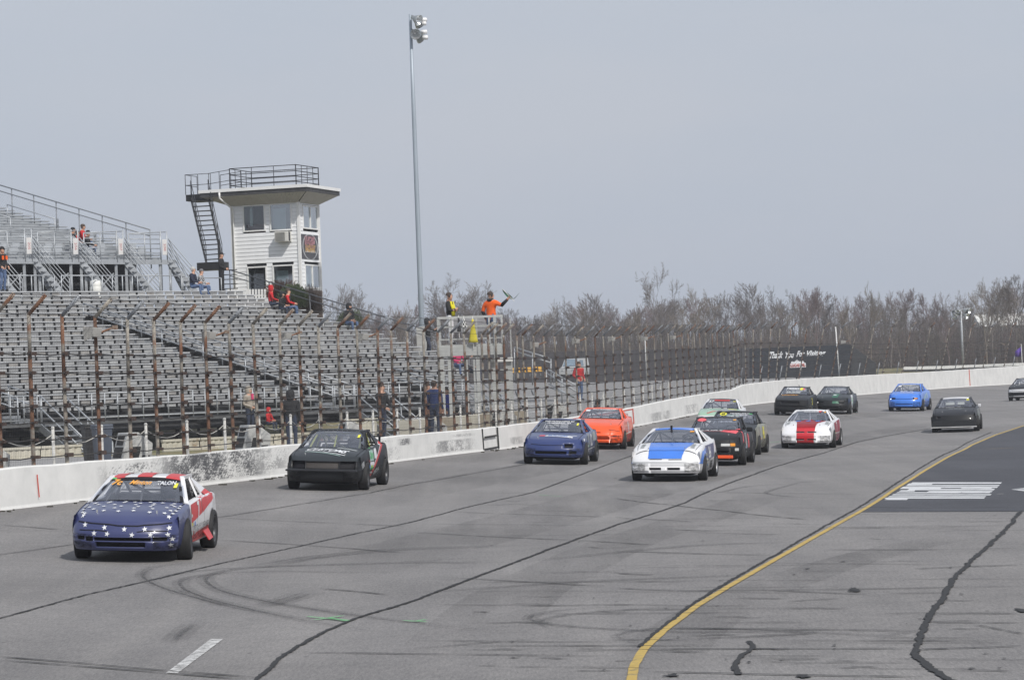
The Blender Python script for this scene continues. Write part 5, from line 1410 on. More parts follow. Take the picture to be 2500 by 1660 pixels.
# brown fence, evergreen shrub and bare bushes at the foot of the tower
bf = thing('brown_fence', 'brown board fence at the foot of the control tower', 'fence')
for i in range(24):
    u = 668 + i * 5.1; mb = MB(); q = at(u, 760, 136.5); zt = at(u, 706 + i * .15, 136.5).z; mb.box((q.x, 136.5, (zt + 4) / 2), (.105, .03, zt - 4)); mb.obj('board', pm('brown_board', (.075, .055, .045), .9, var=.3, scale=1), bf)
for i in range(13):
    u = 560 + i * 7.4; q = at(u, 760, 135.2); zt = at(u, 706, 135.2).z; zb = at(u, 730, 135.2).z; mb = MB(); mb.box((q.x, 135.2, (zt + zb) / 2), (.10, .03, zt - zb)); 
    tag(mb.obj('picket', M_WHITE), 'white picket at the top right of the grandstand below the tower', 'picket', 'white pickets below the control tower')
def shrub(name, label, c, rx, ry, h, mats, n_, ls, seed, twig=False, group=None):
    rr = random.Random(seed); t = thing(name, label, 'shrub', c, 0, group); mb = MB()
    for i in range(n_):
        while True:
            x, y, z = rr.uniform(-1, 1), rr.uniform(-1, 1), rr.uniform(0, 1)
            if x * x + y * y + (z - .35) ** 2 / .45 < 1 + rr.uniform(-.25, .1): break
        p = V((x * rx, y * ry, z * h)); d = V((x, y, z + .4 + rr.uniform(-.5, .5))).normalized()
        if twig: thin(mb, V((x * rx * .3, y * ry * .3, z * h * .3)).lerp(p, .4), p + d * .25, .008)
        else:
            a = d.orthogonal().normalized(); b = d.cross(a); l = ls * rr.uniform(.5, 1.4)
            mb.add([p - a * l * .3, p + a * l * .3, p + d * l + b * l * .2], [(0, 1, 2)], rr.randrange(len(mats)))
    mb.obj('foliage' if not twig else 'twigs', mats, t)
    mb = MB()
    for i in range(5): mb.tube([(0, 0, -.3), (rr.uniform(-.5, .5) * rx, rr.uniform(-.5, .5) * ry, h * .6)], [.03, .012], 5)
    mb.obj('stem', M_TWIG, t)
M_TWIG = pm('grey_brown_bark', (.105, .085, .075), .9, var=.25)
M_EVG = pm('evergreen', (.030, .045, .022), .8, var=.4, scale=8); M_EVG2 = pm('evergreen_light', (.055, .075, .03), .8, var=.3, scale=8); M_REDTW = pm('red_brown_twig', (.10, .055, .04), .9, var=.3)
shrub('evergreen_shrub', 'dark evergreen shrub below the tower behind the spectators in red', at(716, 752, 134.2), .75, .6, 1.1, [M_EVG, M_EVG2], 2600, .10, 5)
shrub('bare_bush', 'red brown bare bush along the tower foot', at(690, 730, 135.5), .9, .5, .75, [M_REDTW], 900, .1, 6, True)
shrub('bare_bush', 'pale bare bush at the right corner of the tower', at(760, 770, 134.6), .55, .45, 1.3, [M_TWIG], 900, .1, 8, True)
shrub('evergreen_shrub', 'small green shrub just behind the black hooded spectator', at(848, 800, 131.0), .45, .4, .75, [M_EVG2, M_EVG], 1200, .08, 9)
shrub('evergreen_shrub', 'pointed green shrub left of the black hooded spectator', at(870, 798, 131.6), .3, .3, .8, [M_EVG2], 700, .08, 10)
# building behind the trees at the far right
hb = thing('white_building', 'long pale building glimpsed through the trees at the far right', 'building')
a, b = at(2405, 850, 430), at(2620, 830, 430)
mb = MB(); mb.box(((a.x + b.x) / 2, 436, 4.6), (b.x - a.x, 10, 7.4)); mb.obj('wall', pm('pale_wall', (.45, .46, .44), .8, var=.06), hb)
mb = MB(); x0, x1 = a.x - .5, b.x + .5
mb.prism([(x0, 430.3, 8.3), (x0, 436, 10.2), (x0, 441.7, 8.3)], (x1 - x0, 0, 0)); mb.obj('roof', pm('pale_roof', (.66, .66, .63), .7, var=.05), hb)
for i in range(5):
    mb = MB(); mb.box((lerp(a.x, b.x, .12 + i * .19), 430.95, 4.6), (1.6, .1, 2.2)); mb.obj('window', M_ROOM, hb)

# ================================================================== bare trees
M_BARK = pm('bare_bark', (.155, .135, .122), .9, var=.22, scale=1.5); M_BARK2 = pm('dark_bark', (.115, .100, .094), .9, var=.22, scale=1.5); M_BARK3 = pm('tan_twigs', (.20, .168, .135), .9, var=.2, scale=1.5); M_BARKR = pm('reddish_twigs', (.165, .122, .115), .9, var=.22, scale=1.5)
def make_tree(seed, h, spread, lean, up, mats, dense=1.0, clear=.28, wig=.13):
    """bare tree: trunk, ascending limbs, boughs and fine twigs"""
    rr = random.Random(seed); tr, cr = MB(), MB()
    def grow(p, d, length, r_, lvl):
        n_ = (5, 5, 4, 3, 2)[lvl]; q = p; mbx = tr if lvl == 0 else cr
        for i in range(n_):
            d = (d + V((rr.uniform(-1, 1), rr.uniform(-1, 1), rr.uniform(-.35, .8) * up)) * wig).normalized()
            e = q + d * (length / n_); ra = r_ * (1 - .8 * i / n_); rb_ = r_ * (1 - .8 * (i + 1) / n_)
            mbx.tube([q, e], [max(.011, ra), max(.0095, rb_)], (6, 4, 3, 3, 3)[lvl], 0, False)
            if lvl < 4 and (i > 0 or lvl > 1):
                for j in range(2 if (lvl > 0 and rr.random() < .74 * dense) or lvl == 0 else 1):
                    o_ = Matrix.Rotation(rr.uniform(0, 6.283), 3, d) @ d.orthogonal().normalized()
                    dd = (d * rr.uniform(.75, 1.15) + o_ * rr.uniform(.45, .85) * spread + V((0, 0, .12 * up))).normalized()
                    k = (.80, .62, .56, .50)[lvl] * rr.uniform(.7, 1.1) * (1 - .45 * i / n_)
                    grow(e, dd, length * k, max(.011, rb_ * .75), lvl + 1)
            q = e
    c0 = V((lean * .3, 0, h * clear))
    tr.tube([V((0, 0, -.5)), c0], [h * .017, h * .0135], 8, 0, False)
    grow(c0, V((lean, 0, 1)).normalized(), h * .60, h * .0130, 0)
    k = h / max(p[2] for p in cr.v)
    for m_ in (tr, cr): m_.v = [(x * k, y * k, z * k) for x, y, z in m_.v]
    return tr.mesh('trunk', mats, True), cr.mesh('crown', mats)
PROT = [make_tree(11, 10, .95, .05, .6, M_BARK, 1, .2), make_tree(23, 10, .8, -.1, .9, M_BARK2, 1, .16), make_tree(37, 10, 1.15, .12, .5, M_BARK, .9, .2), make_tree(41, 10, .7, .0, 1.0, M_BARK3, 1, .18), make_tree(58, 10, .9, -.05, .8, M_BARKR, 1, .15), make_tree(63, 10, .8, .15, .9, M_BARK3, .8, .2), make_tree(77, 10, 1.0, 0, .6, M_BARK2, .55, .30)]
print('tree tris', [len(c_.polygons) * 2 for a_, c_ in PROT])
TN = ['branching', 'upright dark', 'wide crowned', 'slim tan', 'reddish twigged', 'leaning tan', 'sparse dark']
def tree(k, p, h, rz, label, group=None, sx=1.0):
    t = thing('bare_tree', label, 'tree', p, rz, group); s_ = h / 10.0
    for nm, me in zip(('trunk', 'crown'), PROT[k]):
        o = put(nm, me, t); 
    t.scale = (s_ * sx, s_ * sx, s_)
BIG = [(1597, 640, 330, 2, 'tallest bare tree, standing alone above the wood near the middle', .72), (1085, 664, 350, 2, 'bare tree behind the flag stand, right beside the light pole', .95), (1166, 684, 350, 0, 'rounded bare tree behind the flagman in orange', .95), (822, 690, 340, 0, 'bare tree just right of the control tower', .8), (880, 692, 345, 2, 'bare tree between the control tower and the light pole', .85),
       (1862, 684, 335, 1, 'dense upright bare tree left of the billboard lettering', .9), (2128, 684, 330, 3, 'slim bare tree rising above the wood right of the billboard', .6), (2482, 666, 320, 1, 'large bare tree at the right edge of the wood', .95), (2425, 676, 325, 0, 'broad bare tree next to the one at the right edge', .95), (2000, 698, 340, 4, 'reddish bare tree above the billboard', .85), (1480, 710, 345, 1, 'bushy bare tree just left of the tallest one', .9), (1690, 690, 340, 5, 'tan bare tree right of the tallest one', .9)]
for i, (u, vt, Y, k, lb_, sx) in enumerate(BIG):
    b = at(u, 900, Y); b.z = 2.2; h = at(u, vt, Y).z - 2.2; tree(k, b, h, i * 1.3, lb_, None, sx)
rt_ = random.Random(99)
for layer, (Y0, hs, st) in enumerate(((352, 1.04, 34), (385, 1.12, 34), (425, 1.22, 36), (470, 1.32, 38))):
    u = 760 + layer * 13
    while u < 2580:
        prof = interp([(760, 10.5), (900, 11), (980, 11), (1060, 11.5), (1170, 12), (1250, 11.5), (1330, 11), (1420, 11), (1560, 10.6), (1700, 11), (1850, 11.4), (1950, 10.6), (2100, 10.6), (2300, 10), (2420, 11), (2600, 11.5)], u)
        Y = Y0 + rt_.uniform(-14, 14); b = at(u, 900, Y); b.z = 2.2; k = rt_.randrange(7)
        tree(k, b, prof * hs * rt_.uniform(.58, .98), rt_.uniform(0, 6.28), '%s bare tree in the wood beyond the track' % TN[k], 'trees of the wood beyond the track', rt_.uniform(.75, 1.05))
        u += st * rt_.uniform(.65, 1.35)
# thick brush that fills the lower half of the wood
mb = MB(); rb = random.Random(5)
for i in range(38000):
    t = rb.random(); u = lerp(740, 2600, t); Y = rb.uniform(345, 480); b = at(u, 900, Y); x = b.x
    hh = abs(rb.gauss(0, 1)) * 1.1 + rb.uniform(.4, 5.2) * rb.uniform(.5, 1)
    a = V((x, Y, 1.9 + rb.uniform(0, 1.5))); e = a + V((rb.uniform(-.8, .8), rb.uniform(-.5, .5), hh))
    r_ = rb.uniform(.026, .055); m_ = a.lerp(e, .5) + V((rb.uniform(-.2, .2), 0, 0)); thin(mb, a, m_, r_); thin(mb, m_, e, r_ * .6)
    for j in range(3):
        c = a.lerp(e, rb.uniform(.3, .95)); thin(mb, c, c + V((rb.uniform(-.7, .7), rb.uniform(-.4, .4), rb.uniform(.2, .9))), r_ * .5)
    for q in range(len(mb.m) - 15, len(mb.m)): mb.m[q] = i % 4
mb.obj('undergrowth', [M_BARK, M_BARK2, M_BARKR, M_BARK3], kind='stuff')
# ================================================================== people
M_SKIN = pm('skin', (.52, .30, .21), .6, var=.08); M_HAIRB = pm('brown_hair', (.06, .04, .03), .7, var=.2); M_HAIRG = pm('grey_hair', (.42, .41, .40), .7, var=.1)
def cl(name, c): return pm('cloth_' + name, c, .85, var=.14, scale=9, bump=.25, bscale=14)
C_BLK = cl('black', (.016, .016, .018)); C_NAVY = cl('navy', (.018, .022, .045)); C_RED = cl('red', (.48, .018, .022)); C_DENIM = cl('denim', (.085, .13, .235)); C_DKDEN = cl('dark_denim', (.03, .04, .07))
C_ORANGE = cl('orange', (.82, .12, .012)); C_YEL = cl('yellow', (.66, .60, .02)); C_WHT = cl('white', (.72, .72, .74)); C_BEIGE = cl('beige', (.36, .32, .27)); C_PINK = cl('pink', (.62, .05, .16)); C_BLUE = cl('blue', (.02, .035, .11)); C_ROYAL = cl('royal_blue', (.025, .04, .32)); C_GREY = cl('grey', (.16, .16, .17)); C_SHOE = cl('shoe', (.03, .03, .032))
def plaid():
    m, t, b, out = newmat('plaid_cloth'); N = t.nodes.new
    tc = N('ShaderNodeTexCoord'); ck = N('ShaderNodeTexChecker'); ck.inputs['Scale'].default_value = 16; ck.inputs[1].default_value = (.5, .5, .5, 1); ck.inputs[2].default_value = (.05, .05, .06, 1)
    t.links.new(tc.outputs['Object'], ck.inputs[0]); t.links.new(ck.outputs[0], b.inputs['Base Color']); b.inputs['Roughness'].default_value = .9; return m
C_PLAID = plaid()
def person_mesh(pose, arms, bulk=1.0, head_turn=0.0, seat=.46, skinny=1.0):
    """one continuous skinned figure; returns verts, faces, joint names per face"""
    P = {}; E = []; Rr = {}
    def j(n, p, r, par=None):
        P[n] = V(p); Rr[n] = r
        if par: E.append((par, n))
    if pose == 'stand':
        pz = .93; j('pelvis', (0, 0, pz), .155 * bulk)
        legs = {s: ((s * .09, 0, pz - .06), (s * .105, -.03, .50), (s * .11, .03, .09), (s * .125, -.15, .05)) for s in (-1, 1)}
        lean = V((0, 0, 0))
    elif pose == 'step':
        pz = .92; j('pelvis', (0, 0, pz), .15 * bulk)
        legs = {-1: ((-.09, 0, pz - .06), (-.10, -.12, .50), (-.1, -.02, .09), (-.11, -.2, .05)), 1: ((.09, 0, pz - .06), (.1, .04, .48), (.1, .16, .1), (.11, .0, .05))}
        lean = V((0, 0, 0))
    elif pose == 'drive':
        pz = seat + .11; j('pelvis', (0, 0, pz), .15 * bulk)
        legs = {s: ((s * .10, -.08, pz - .02), (s * .13, -.44, pz + .14), (s * .11, -.80, pz - .03), (s * .11, -.90, pz + .06)) for s in (-1, 1)}
        lean = V((0, .03, 0))
    else:
        pz = seat + .11; j('pelvis', (0, 0, pz), .165 * bulk)
        legs = {s: ((s * .10, -.06, pz - .02), (s * .13, -.44, pz + .03), (s * .12, -.46, pz - .36), (s * .13, -.62, pz - .41)) for s in (-1, 1)}
        lean = V((0, -.05, 0))
    b = P['pelvis']
    j('belly', b + V((0, 0, .17)) + lean * .5, .148 * bulk, 'pelvis'); j('chest', b + V((0, 0, .38)) + lean, .165 * bulk, 'belly'); j('collar', b + V((0, .0, .51)) + lean * 1.4, .10 * bulk, 'chest')
    j('neck', b + V((0, -.01, .58)) + lean * 1.6, .058, 'collar')
    ht = V((math.sin(head_turn) * .02, -math.cos(head_turn) * .02, 0))
    j('jaw', b + V((0, -.01, .655)) + lean * 1.8 + ht, .074, 'neck'); j('head', b + V((0, .0, .745)) + lean * 1.9 + ht * .5, .093, 'jaw'); j('crown', b + V((0, .01, .815)) + lean * 1.9, .06, 'head')
    j('nose', P['jaw'] + V((math.sin(head_turn) * .092, -math.cos(head_turn) * .092, .05)), .014, 'jaw')
    for s, nm in ((-1, 'r'), (1, 'l')):
        h, k, a, t = legs[s]
        j('hip' + nm, h, .098 * skinny, 'pelvis'); j('thigh' + nm, V(h).lerp(V(k), .5), .085 * skinny, 'hip' + nm); j('knee' + nm, k, .064 * skinny, 'thigh' + nm); j('calf' + nm, V(k).lerp(V(a), .4), .062 * skinny, 'knee' + nm); j('ankle' + nm, a, .046, 'calf' + nm); j('toe' + nm, t, .04, 'ankle' + nm)
        sh = P['collar'] + V((s * .185 * (.9 + .1 * bulk), 0, -.03)); j('shoulder' + nm, sh, .078 * bulk, 'collar')
        el, wr = arms[nm]; el, wr = V(el), V(wr)
        j('elbow' + nm, sh + el, .052 * bulk, 'shoulder' + nm); j('wrist' + nm, sh + wr, .036, 'elbow' + nm)
        d = (wr - el).normalized(); j('palm' + nm, sh + wr + d * .075, .032, 'wrist' + nm)
        sd = d.orthogonal().normalized()
        side = d.cross(V((0, 1, 0.3))).normalized()
        for i, ln in enumerate((.068, .078, .072, .056)):
            f = P['palm' + nm] + side * (i - 1.5) * .019 + d * .03; j('knuckle%s%d' % (nm, i), f, .0105, 'palm' + nm); j('finger%s%d' % (nm, i), f + d * ln * .5 + side.cross(d) * .018, .009, 'knuckle%s%d' % (nm, i)); j('tip%s%d' % (nm, i), f + d * ln * .75 + side.cross(d) * .045, .008, 'finger%s%d' % (nm, i))
        th = P['wrist' + nm] + d * .03 - side * .035; j('thumb' + nm, th + d * .02 - side * .012, .012, 'wrist' + nm); j('thumbtip' + nm, th + d * .055 + side.cross(d) * .02 - side * .012, .009, 'thumb' + nm)
    names = list(P); idx = {n: i for i, n in enumerate(names)}
    me = bpy.data.meshes.new('sk'); me.from_pydata([tuple(P[n]) for n in names], [(idx[a], idx[b_]) for a, b_ in E], [])
    o = bpy.data.objects.new('sk', me); COL.objects.link(o)
    o.modifiers.new('skin', 'SKIN')
    for n, sv in zip(names, me.skin_vertices[0].data): sv.radius = (Rr[n], Rr[n] * (.72 if n in ('chest', 'belly', 'pelvis', 'collar') else 1)); sv.use_root = n == 'pelvis'
    ss_ = o.modifiers.new('sub', 'SUBSURF'); ss_.levels = 1; ss_.render_levels = 1
    return o, P, names
JOBS = []
A_DOWN = {'r': ((-.05, .03, -.28), (-.05, -.06, -.52)), 'l': ((.05, .03, -.28), (.05, -.06, -.52))}
A_POCK = {'r': ((-.10, .08, -.26), (-.02, -.12, -.43)), 'l': ((.10, .08, -.26), (.02, -.12, -.43))}
A_LAP = {'r': ((-.06, -.08, -.26), (.05, -.30, -.32)), 'l': ((.06, -.08, -.26), (-.05, -.30, -.32))}
A_FOLD = {'r': ((-.08, -.04, -.27), (.13, -.20, -.22)), 'l': ((.08, -.04, -.27), (-.13, -.20, -.26))}
A_FLAG = {'r': ((-.06, .05, -.28), (-.03, -.10, -.48)), 'l': ((.24, -.06, .06), (.47, -.10, .20))}
A_CLASP = {'r': ((-.07, .06, -.27), (.10, -.20, -.38)), 'l': ((.07, .06, -.27), (-.10, -.20, -.36))}
A_WHEEL = {'r': ((-.05, -.18, -.20), (.02, -.42, -.12)), 'l': ((.05, -.18, -.20), (-.02, -.42, -.12))}
A_REACH = {'r': ((-.08, -.1, -.25), (.0, -.34, -.15)), 'l': ((.10, -.1, -.24), (.20, -.36, -.12))}
A_LEAN = {'r': ((-.10, -.08, -.27), (-.02, -.28, -.40)), 'l': ((.10, -.08, -.27), (.02, -.28, -.40))}
def person(label, foot, face, pose, arms, top, legs_, hair='hair', hairm=None, bulk=1.05, h=1.76, seat=.46, cat='person', group=None, turn=0.0, extra=None, gloves=None, belt=None, shade=False):
    JOBS.append(dict(label=label, foot=V(foot), face=face, pose=pose, arms=arms, top=top, legs=legs_, hair=hair, hairm=hairm or M_HAIRB, bulk=bulk, h=h, seat=seat, cat=cat, group=group, turn=turn, extra=extra, gloves=gloves, shade=shade))
def build_people():
    tmp = [person_mesh(J['pose'], J['arms'], J['bulk'], J['turn'], J['seat']) for J in JOBS]
    dg = bpy.context.evaluated_depsgraph_get(); dg.update()
    for J, (o, P, names) in zip(JOBS, tmp):
        me = bpy.data.meshes.new_from_object(o.evaluated_get(dg))
        me.materials.clear()
        for m in (J['top'], J['legs'], M_SKIN, C_SHOE, J['gloves'] or M_SKIN): me.materials.append(m)
        kd = [(P[n], n) for n in names]
        arr = np.array([tuple(P[n]) for n in names])
        def cls(n):
            if n.startswith(('toe',)): return 3
            if n.startswith(('hip', 'thigh', 'knee', 'calf', 'ankle')): return 1
            if n.startswith(('jaw', 'head', 'crown', 'nose', 'neck')): return 2
            if n.startswith(('palm', 'knuckle', 'finger', 'tip', 'thumb', 'wrist')): return 4
            return 0
        cs = [cls(n) for n in names]
        for p in me.polygons:
            c = np.array(tuple(p.center)); i = int(((arr - c) ** 2).sum(1).argmin()); k = cs[i]
            if names[i] == 'pelvis': k = 1 if p.center.z < P['pelvis'].z - .03 else 0
            if J['pose'] in ('sit', 'drive') and names[i] == 'pelvis': k = 1 if p.center.z < P['pelvis'].z + .02 else 0
            if names[i].startswith('wrist') and ((V(c) - P[names[i]]).dot((P[names[i]] - P['elbow' + names[i][-1]]).normalized()) < .01): k = 0
            p.material_index = k; p.use_smooth = True
        bpy.data.objects.remove(o)
        t = thing('person', J['label'], J['cat'], J['foot'], J['face'], J['group']); t.scale = (J['h'] / 1.76,) * 3
        put('body', me, t)
        hd = P['head']; mb = MB(); k = J['hair']; tz = J['turn']
        Mt = Matrix.Translation(hd) @ Matrix.Rotation(tz, 4, 'Z')
        if k in ('hair', 'short', 'long'):
            prof = [(.0, .112), (.055, .103), (.092, .068), (.106, .02), (.104, -.01)]
            mb.lathe(prof[::-1], 14, 0, Mt @ Matrix.Translation((0, .018, .004)) @ Matrix.Diagonal((.93, 1.05, 1, 1)))
            mb.box((0, .07, -.03), (.15, .06, .10 if k != 'long' else .22), M=Mt)
            mb.obj('hair', J['hairm'], t, smooth=True)
        elif k == 'cap':
            mb.lathe([(.108, -.0), (.108, .03), (.09, .08), (.05, .108), (0, .114)], 14, 0, Mt @ Matrix.Translation((0, .01, .005)))
            mb.prism([Mt @ V(p) for p in ((-.08, -.09, .012), (.08, -.09, .012), (.065, -.175, .0), (-.065, -.175, .0))], (0, 0, .012))
            mb.obj('cap', J['hairm'], t, smooth=True)
            mb = MB(); mb.box((0, .075, -.035), (.16, .05, .07), M=Mt); mb.obj('hair', M_HAIRB, t)
        elif k == 'hood':
            rows = []
            for i in range(8):
                a = lerp(-.2, 2.7, i / 7); rows.append([Mt @ V((math.cos(b) * .128 * (1 - .1 * (i > 5)), .015 + -math.cos(a) * .115 * abs(math.sin(b)) ** .5 if False else .02 + math.sin(b) * .13 * math.sin(a) - .09 * math.cos(a) * math.sin(b) * .4, .0 + math.sin(a + .3) * 0 + .135 * math.sin(b) * math.cos(a - .9) - .06 * abs(math.cos(b)))) for b in [math.pi * q / 10 for q in range(11)]])
            mb.lathe([(.09, -.19), (.125, -.13), (.13, -.03), (.125, .06), (.085, .118), (0, .135)], 16, 0, Mt @ Matrix.Translation((0, .038, .0)) @ Matrix.Diagonal((1, .95, 1, 1)))
            mb.obj('hood', J['top'] if J['hairm'] is M_HAIRB else J['hairm'], t, smooth=True)
        elif k == 'helmet':
            mb.lathe([(.10, -.15), (.135, -.12), (.148, -.03), (.142, .06), (.10, .125), (0, .15)], 16, 0, Mt @ Matrix.Diagonal((1, 1.12, 1, 1)))
            mb.obj('helmet', J['hairm'], t, smooth=True)
            mb = MB(); mb.grid([[Mt @ V((math.sin(a) * .152, -math.cos(a) * .172, z)) for a in [R(x) for x in (-60, -30, 0, 30, 60)]] for z in (-.03, .045)]); mb.obj('visor', M_BLACK, t)
        elif k == 'headset':
            mb.lathe([(.102, .0), (.1, .04), (.075, .09), (0, .108)], 14, 0, Mt @ Matrix.Translation((0, .02, 0))); mb.obj('hair', J['hairm'], t, smooth=True)
            mb = MB()
            for s in (-1, 1): mb.ball(Mt @ V((s * .10, .01, -.03)), .04, 6, sc=(.6, 1, 1.2))
            mb.tube([Mt @ V((math.cos(a) * .112, .01, -.02 + math.sin(a) * .135)) for a in [math.pi * q / 8 for q in range(9)]], .010, 5); mb.obj('headset', M_BLACK, t, smooth=True)
        if J['shade']:
            mb = MB(); 
            for s in (-1, 1): mb.box((s * .036, -.093, -.005), (.056, .02, .034), M=Mt)
            mb.box((0, -.098, .004), (.1, .012, .008), M=Mt); mb.obj('sunglasses', M_BLACK, t)
        if k != 'helmet':
            mb = MB()
            for s in (-1, 1):
                mb.ball(Mt @ V((s * .098, .005, -.04)), .026, 4, sc=(.4, .8, 1.2))
            if k != 'hood': mb.obj('ears', M_SKIN, t, smooth=True)
            mb = MB(); 
            for s in (-1, 1): mb.ball(Mt @ V((s * .034, -.086, -.008)), .0125, 4)
            mb.obj('eyes', M_BLACK, t); mb = MB(); mb.box((0, -.092, -.082), (.045, .012, .010), M=Mt); mb.obj('mouth', pm('lip', (.30, .11, .09), .6), t)
        if J['extra']: J['extra'](t, P, Mt)
FACE = R(20)
def bench(a, k, da=0.0): return sp(a, RUN * k + .03, Z0 - RISE * k - .46)
def a_of(u, k):
    """place along bench row k seen at pixel column u"""
    lo, hi = -2.0, 46.0
    for _ in range(40):
        m_ = (lo + hi) / 2
        if proj(bench(m_, k))[0] > u: lo = m_
        else: hi = m_
    return (lo + hi) / 2
FST = ROT                       # facing straight out of the stand is local -Y turned by ROT
def patch(col, boxes, name):
    def f(t, P, Mt):
        mb = MB()
        for c, d in boxes: mb.box(P['chest'] + V(c), d)
        bevel(mb.obj(name, col, t), .015)
    return f
# ---- far left, standing at the walkway
q = at(8, 711, 115.0)
def f(t, P, Mt):
    mb = MB()
    for s in (-1, 1): mb.box(P['chest'] + V((s * .11, -.135, .02)), (.10, .03, .16))
    mb.obj('jacket_panel', C_ORANGE, t)
person('person in black and orange jacket and jeans standing at the far left of the walkway', q, R(60), 'stand', A_POCK, C_BLK, C_DENIM, 'cap', C_BLK, 1.15, 1.80, extra=f, shade=True, turn=R(20))
# ---- four on the upper stand
def useat(u, v, Y): return at(u, v, Y)
UY = up_(4, 1.6, 0).y
def upseat(a, k): q = up_(a, .9 + k * .72, UZ + .30 + k * .183 - .46 + .02); return q
def a_up(u, k):
    lo, hi = -2.0, 26.0
    for _ in range(40):
        m_ = (lo + hi) / 2
        if proj(upseat(m_, k))[0] > u: lo = m_
        else: hi = m_
    return (lo + hi) / 2
person('person in black jacket and dark cap sitting on the upper stand, leftmost of its four', upseat(a_up(176, 2), 2), FST + R(35), 'sit', A_LAP, C_BLK, C_DKDEN, 'hair', C_BLK, 1.15, 1.8, turn=R(30))
person('small person in red sitting behind the one in a black jacket on the upper stand', upseat(a_up(187, 3), 3), FST + R(35), 'sit', A_LAP, C_RED, C_DENIM, 'long', M_HAIRB, .9, 1.45)
person('person in a red and white shirt with sunglasses sitting highest on the upper stand', upseat(a_up(200, 3), 3), FST + R(40), 'sit', A_LAP, C_RED, C_DENIM, 'short', M_HAIRB, 1.15, 1.84, shade=True, turn=R(20), extra=patch(C_WHT, [((.06, -.15, -.08), (.05, .02, .22))], 'shirt_stripe'))
person('person in black hoodie, cap and jeans sitting on the upper stand beside the red shirt', upseat(a_up(212, 1), 1), FST + R(45), 'sit', A_LAP, C_BLK, C_DENIM, 'cap', C_BLK, 1.15, 1.80, turn=R(15))
# ---- by the tower foot
person('grey haired person in navy jacket and jeans sitting at the top of the main stand', bench(a_of(481, 0), 0) + SN * -.35 + V((0, 0, .1)), FST + R(30), 'sit', A_LAP, C_NAVY, C_DENIM, 'short', M_HAIRG, 1.2, 1.84, shade=True, turn=R(25))
person('person in plaid jacket and dark cap sitting beside the grey haired one', bench(a_of(501, 0), 0) + SN * -.35 + V((0, 0, .1)), FST + R(30), 'sit', A_LAP, C_PLAID, C_DENIM, 'cap', C_GREY, 1.05, 1.72, turn=R(20))
person('person all in black with a cap standing under the tower stair', at(543, 713, 132.8), FST + R(40), 'stand', A_CLASP, C_BLK, C_BLK, 'cap', C_BLK, 1.15, 1.86, shade=True)
def sitrow(u, k, **kw): return bench(a_of(u, k), k)
person('person in red hooded sweatshirt sitting on the right end of the main stand', sitrow(660, 4), FST + R(50), 'sit', A_LAP, C_RED, C_DKDEN, 'hood', None, 1.1, 1.74, turn=R(20))
person('person in black hood sitting in front of the red jacket on the main stand', sitrow(688, 5), FST + R(10), 'sit', A_LAP, C_BLK, C_DKDEN, 'hood', None, 1.0, 1.6)
person('person in red and black jacket with sunglasses and jeans on the main stand', sitrow(701, 5), FST + R(40), 'sit', A_LAP, C_RED, C_DENIM, 'short', M_HAIRB, 1.08, 1.78, shade=True, extra=patch(C_BLK, [((-.12, -.10, -.05), (.14, .14, .34))], 'black_sleeve'))
person('person in black hooded sweatshirt and jeans alone at the right edge of the stand', sitrow(852, 9), FST - R(5), 'sit', A_CLASP, C_BLK, C_DENIM, 'hood', None, 1.15, 1.82)
person('person in black hood and jeans climbing beside the flag stand', at(1047, 875, 126.0), R(75), 'step', A_REACH, C_BLK, C_DKDEN, 'hood', None, 1.1, 1.78)
# ---- on the flag stand
def fx(t, P, Mt):
    mb = MB()
    for s in (-1, 1): mb.tube([P['collar'] + V((s * .12, -.07, .02)), P['chest'] + V((s * .10, -.125, -.06)), P['belly'] + V((s * .06, -.12, -.12))], [.045, .05, .05], 8)
    mb.tube([P['shoulderl'] + V((.02, -.07, 0)), P['elbowl'] + V((.01, -.055, .02))], .03, 6); mb.obj('yellow_panel', C_YEL, t, smooth=True)
person('flag official in black and yellow jacket and white trousers standing on the flag stand', fp(1101, 842, .75), R(75), 'stand', A_FOLD, C_BLK, C_WHT, 'headset', M_HAIRB, 1.12, 1.86, extra=fx, shade=True, turn=R(20))
def fo(t, P, Mt):
    mb = MB(); mb.lathe([(.075, -.03), (.10, -.02), (.115, .04), (.09, .07), (.06, .05)], 12, 0, Matrix.Translation(P['collar'] + V((0, .02, .04)))); mb.obj('hood_collar', C_BLK, t, smooth=True)
    for nm in ('l', 'r'):
        mb = MB(); a, b = P['elbow' + nm], P['wrist' + nm]; mb.tube([a.lerp(b, -.05), a.lerp(b, .5), a.lerp(b, 1.0)], [.062, .056, .044], 10); mb.obj('black_sleeve', C_BLK, t, smooth=True)
fq = fp(1202, 845, .7)
person('flag official in an orange shirt over black sleeves waving a green flag', fq, R(152), 'stand', {'l': ((.10, .03, -.26), (.06, -.08, -.50)), 'r': ((-.22, .02, -.10), (-.45, .03, .08))}, C_ORANGE, C_DENIM, 'headset', M_HAIRB, 1.22, 1.93, extra=fo, turn=R(-30))
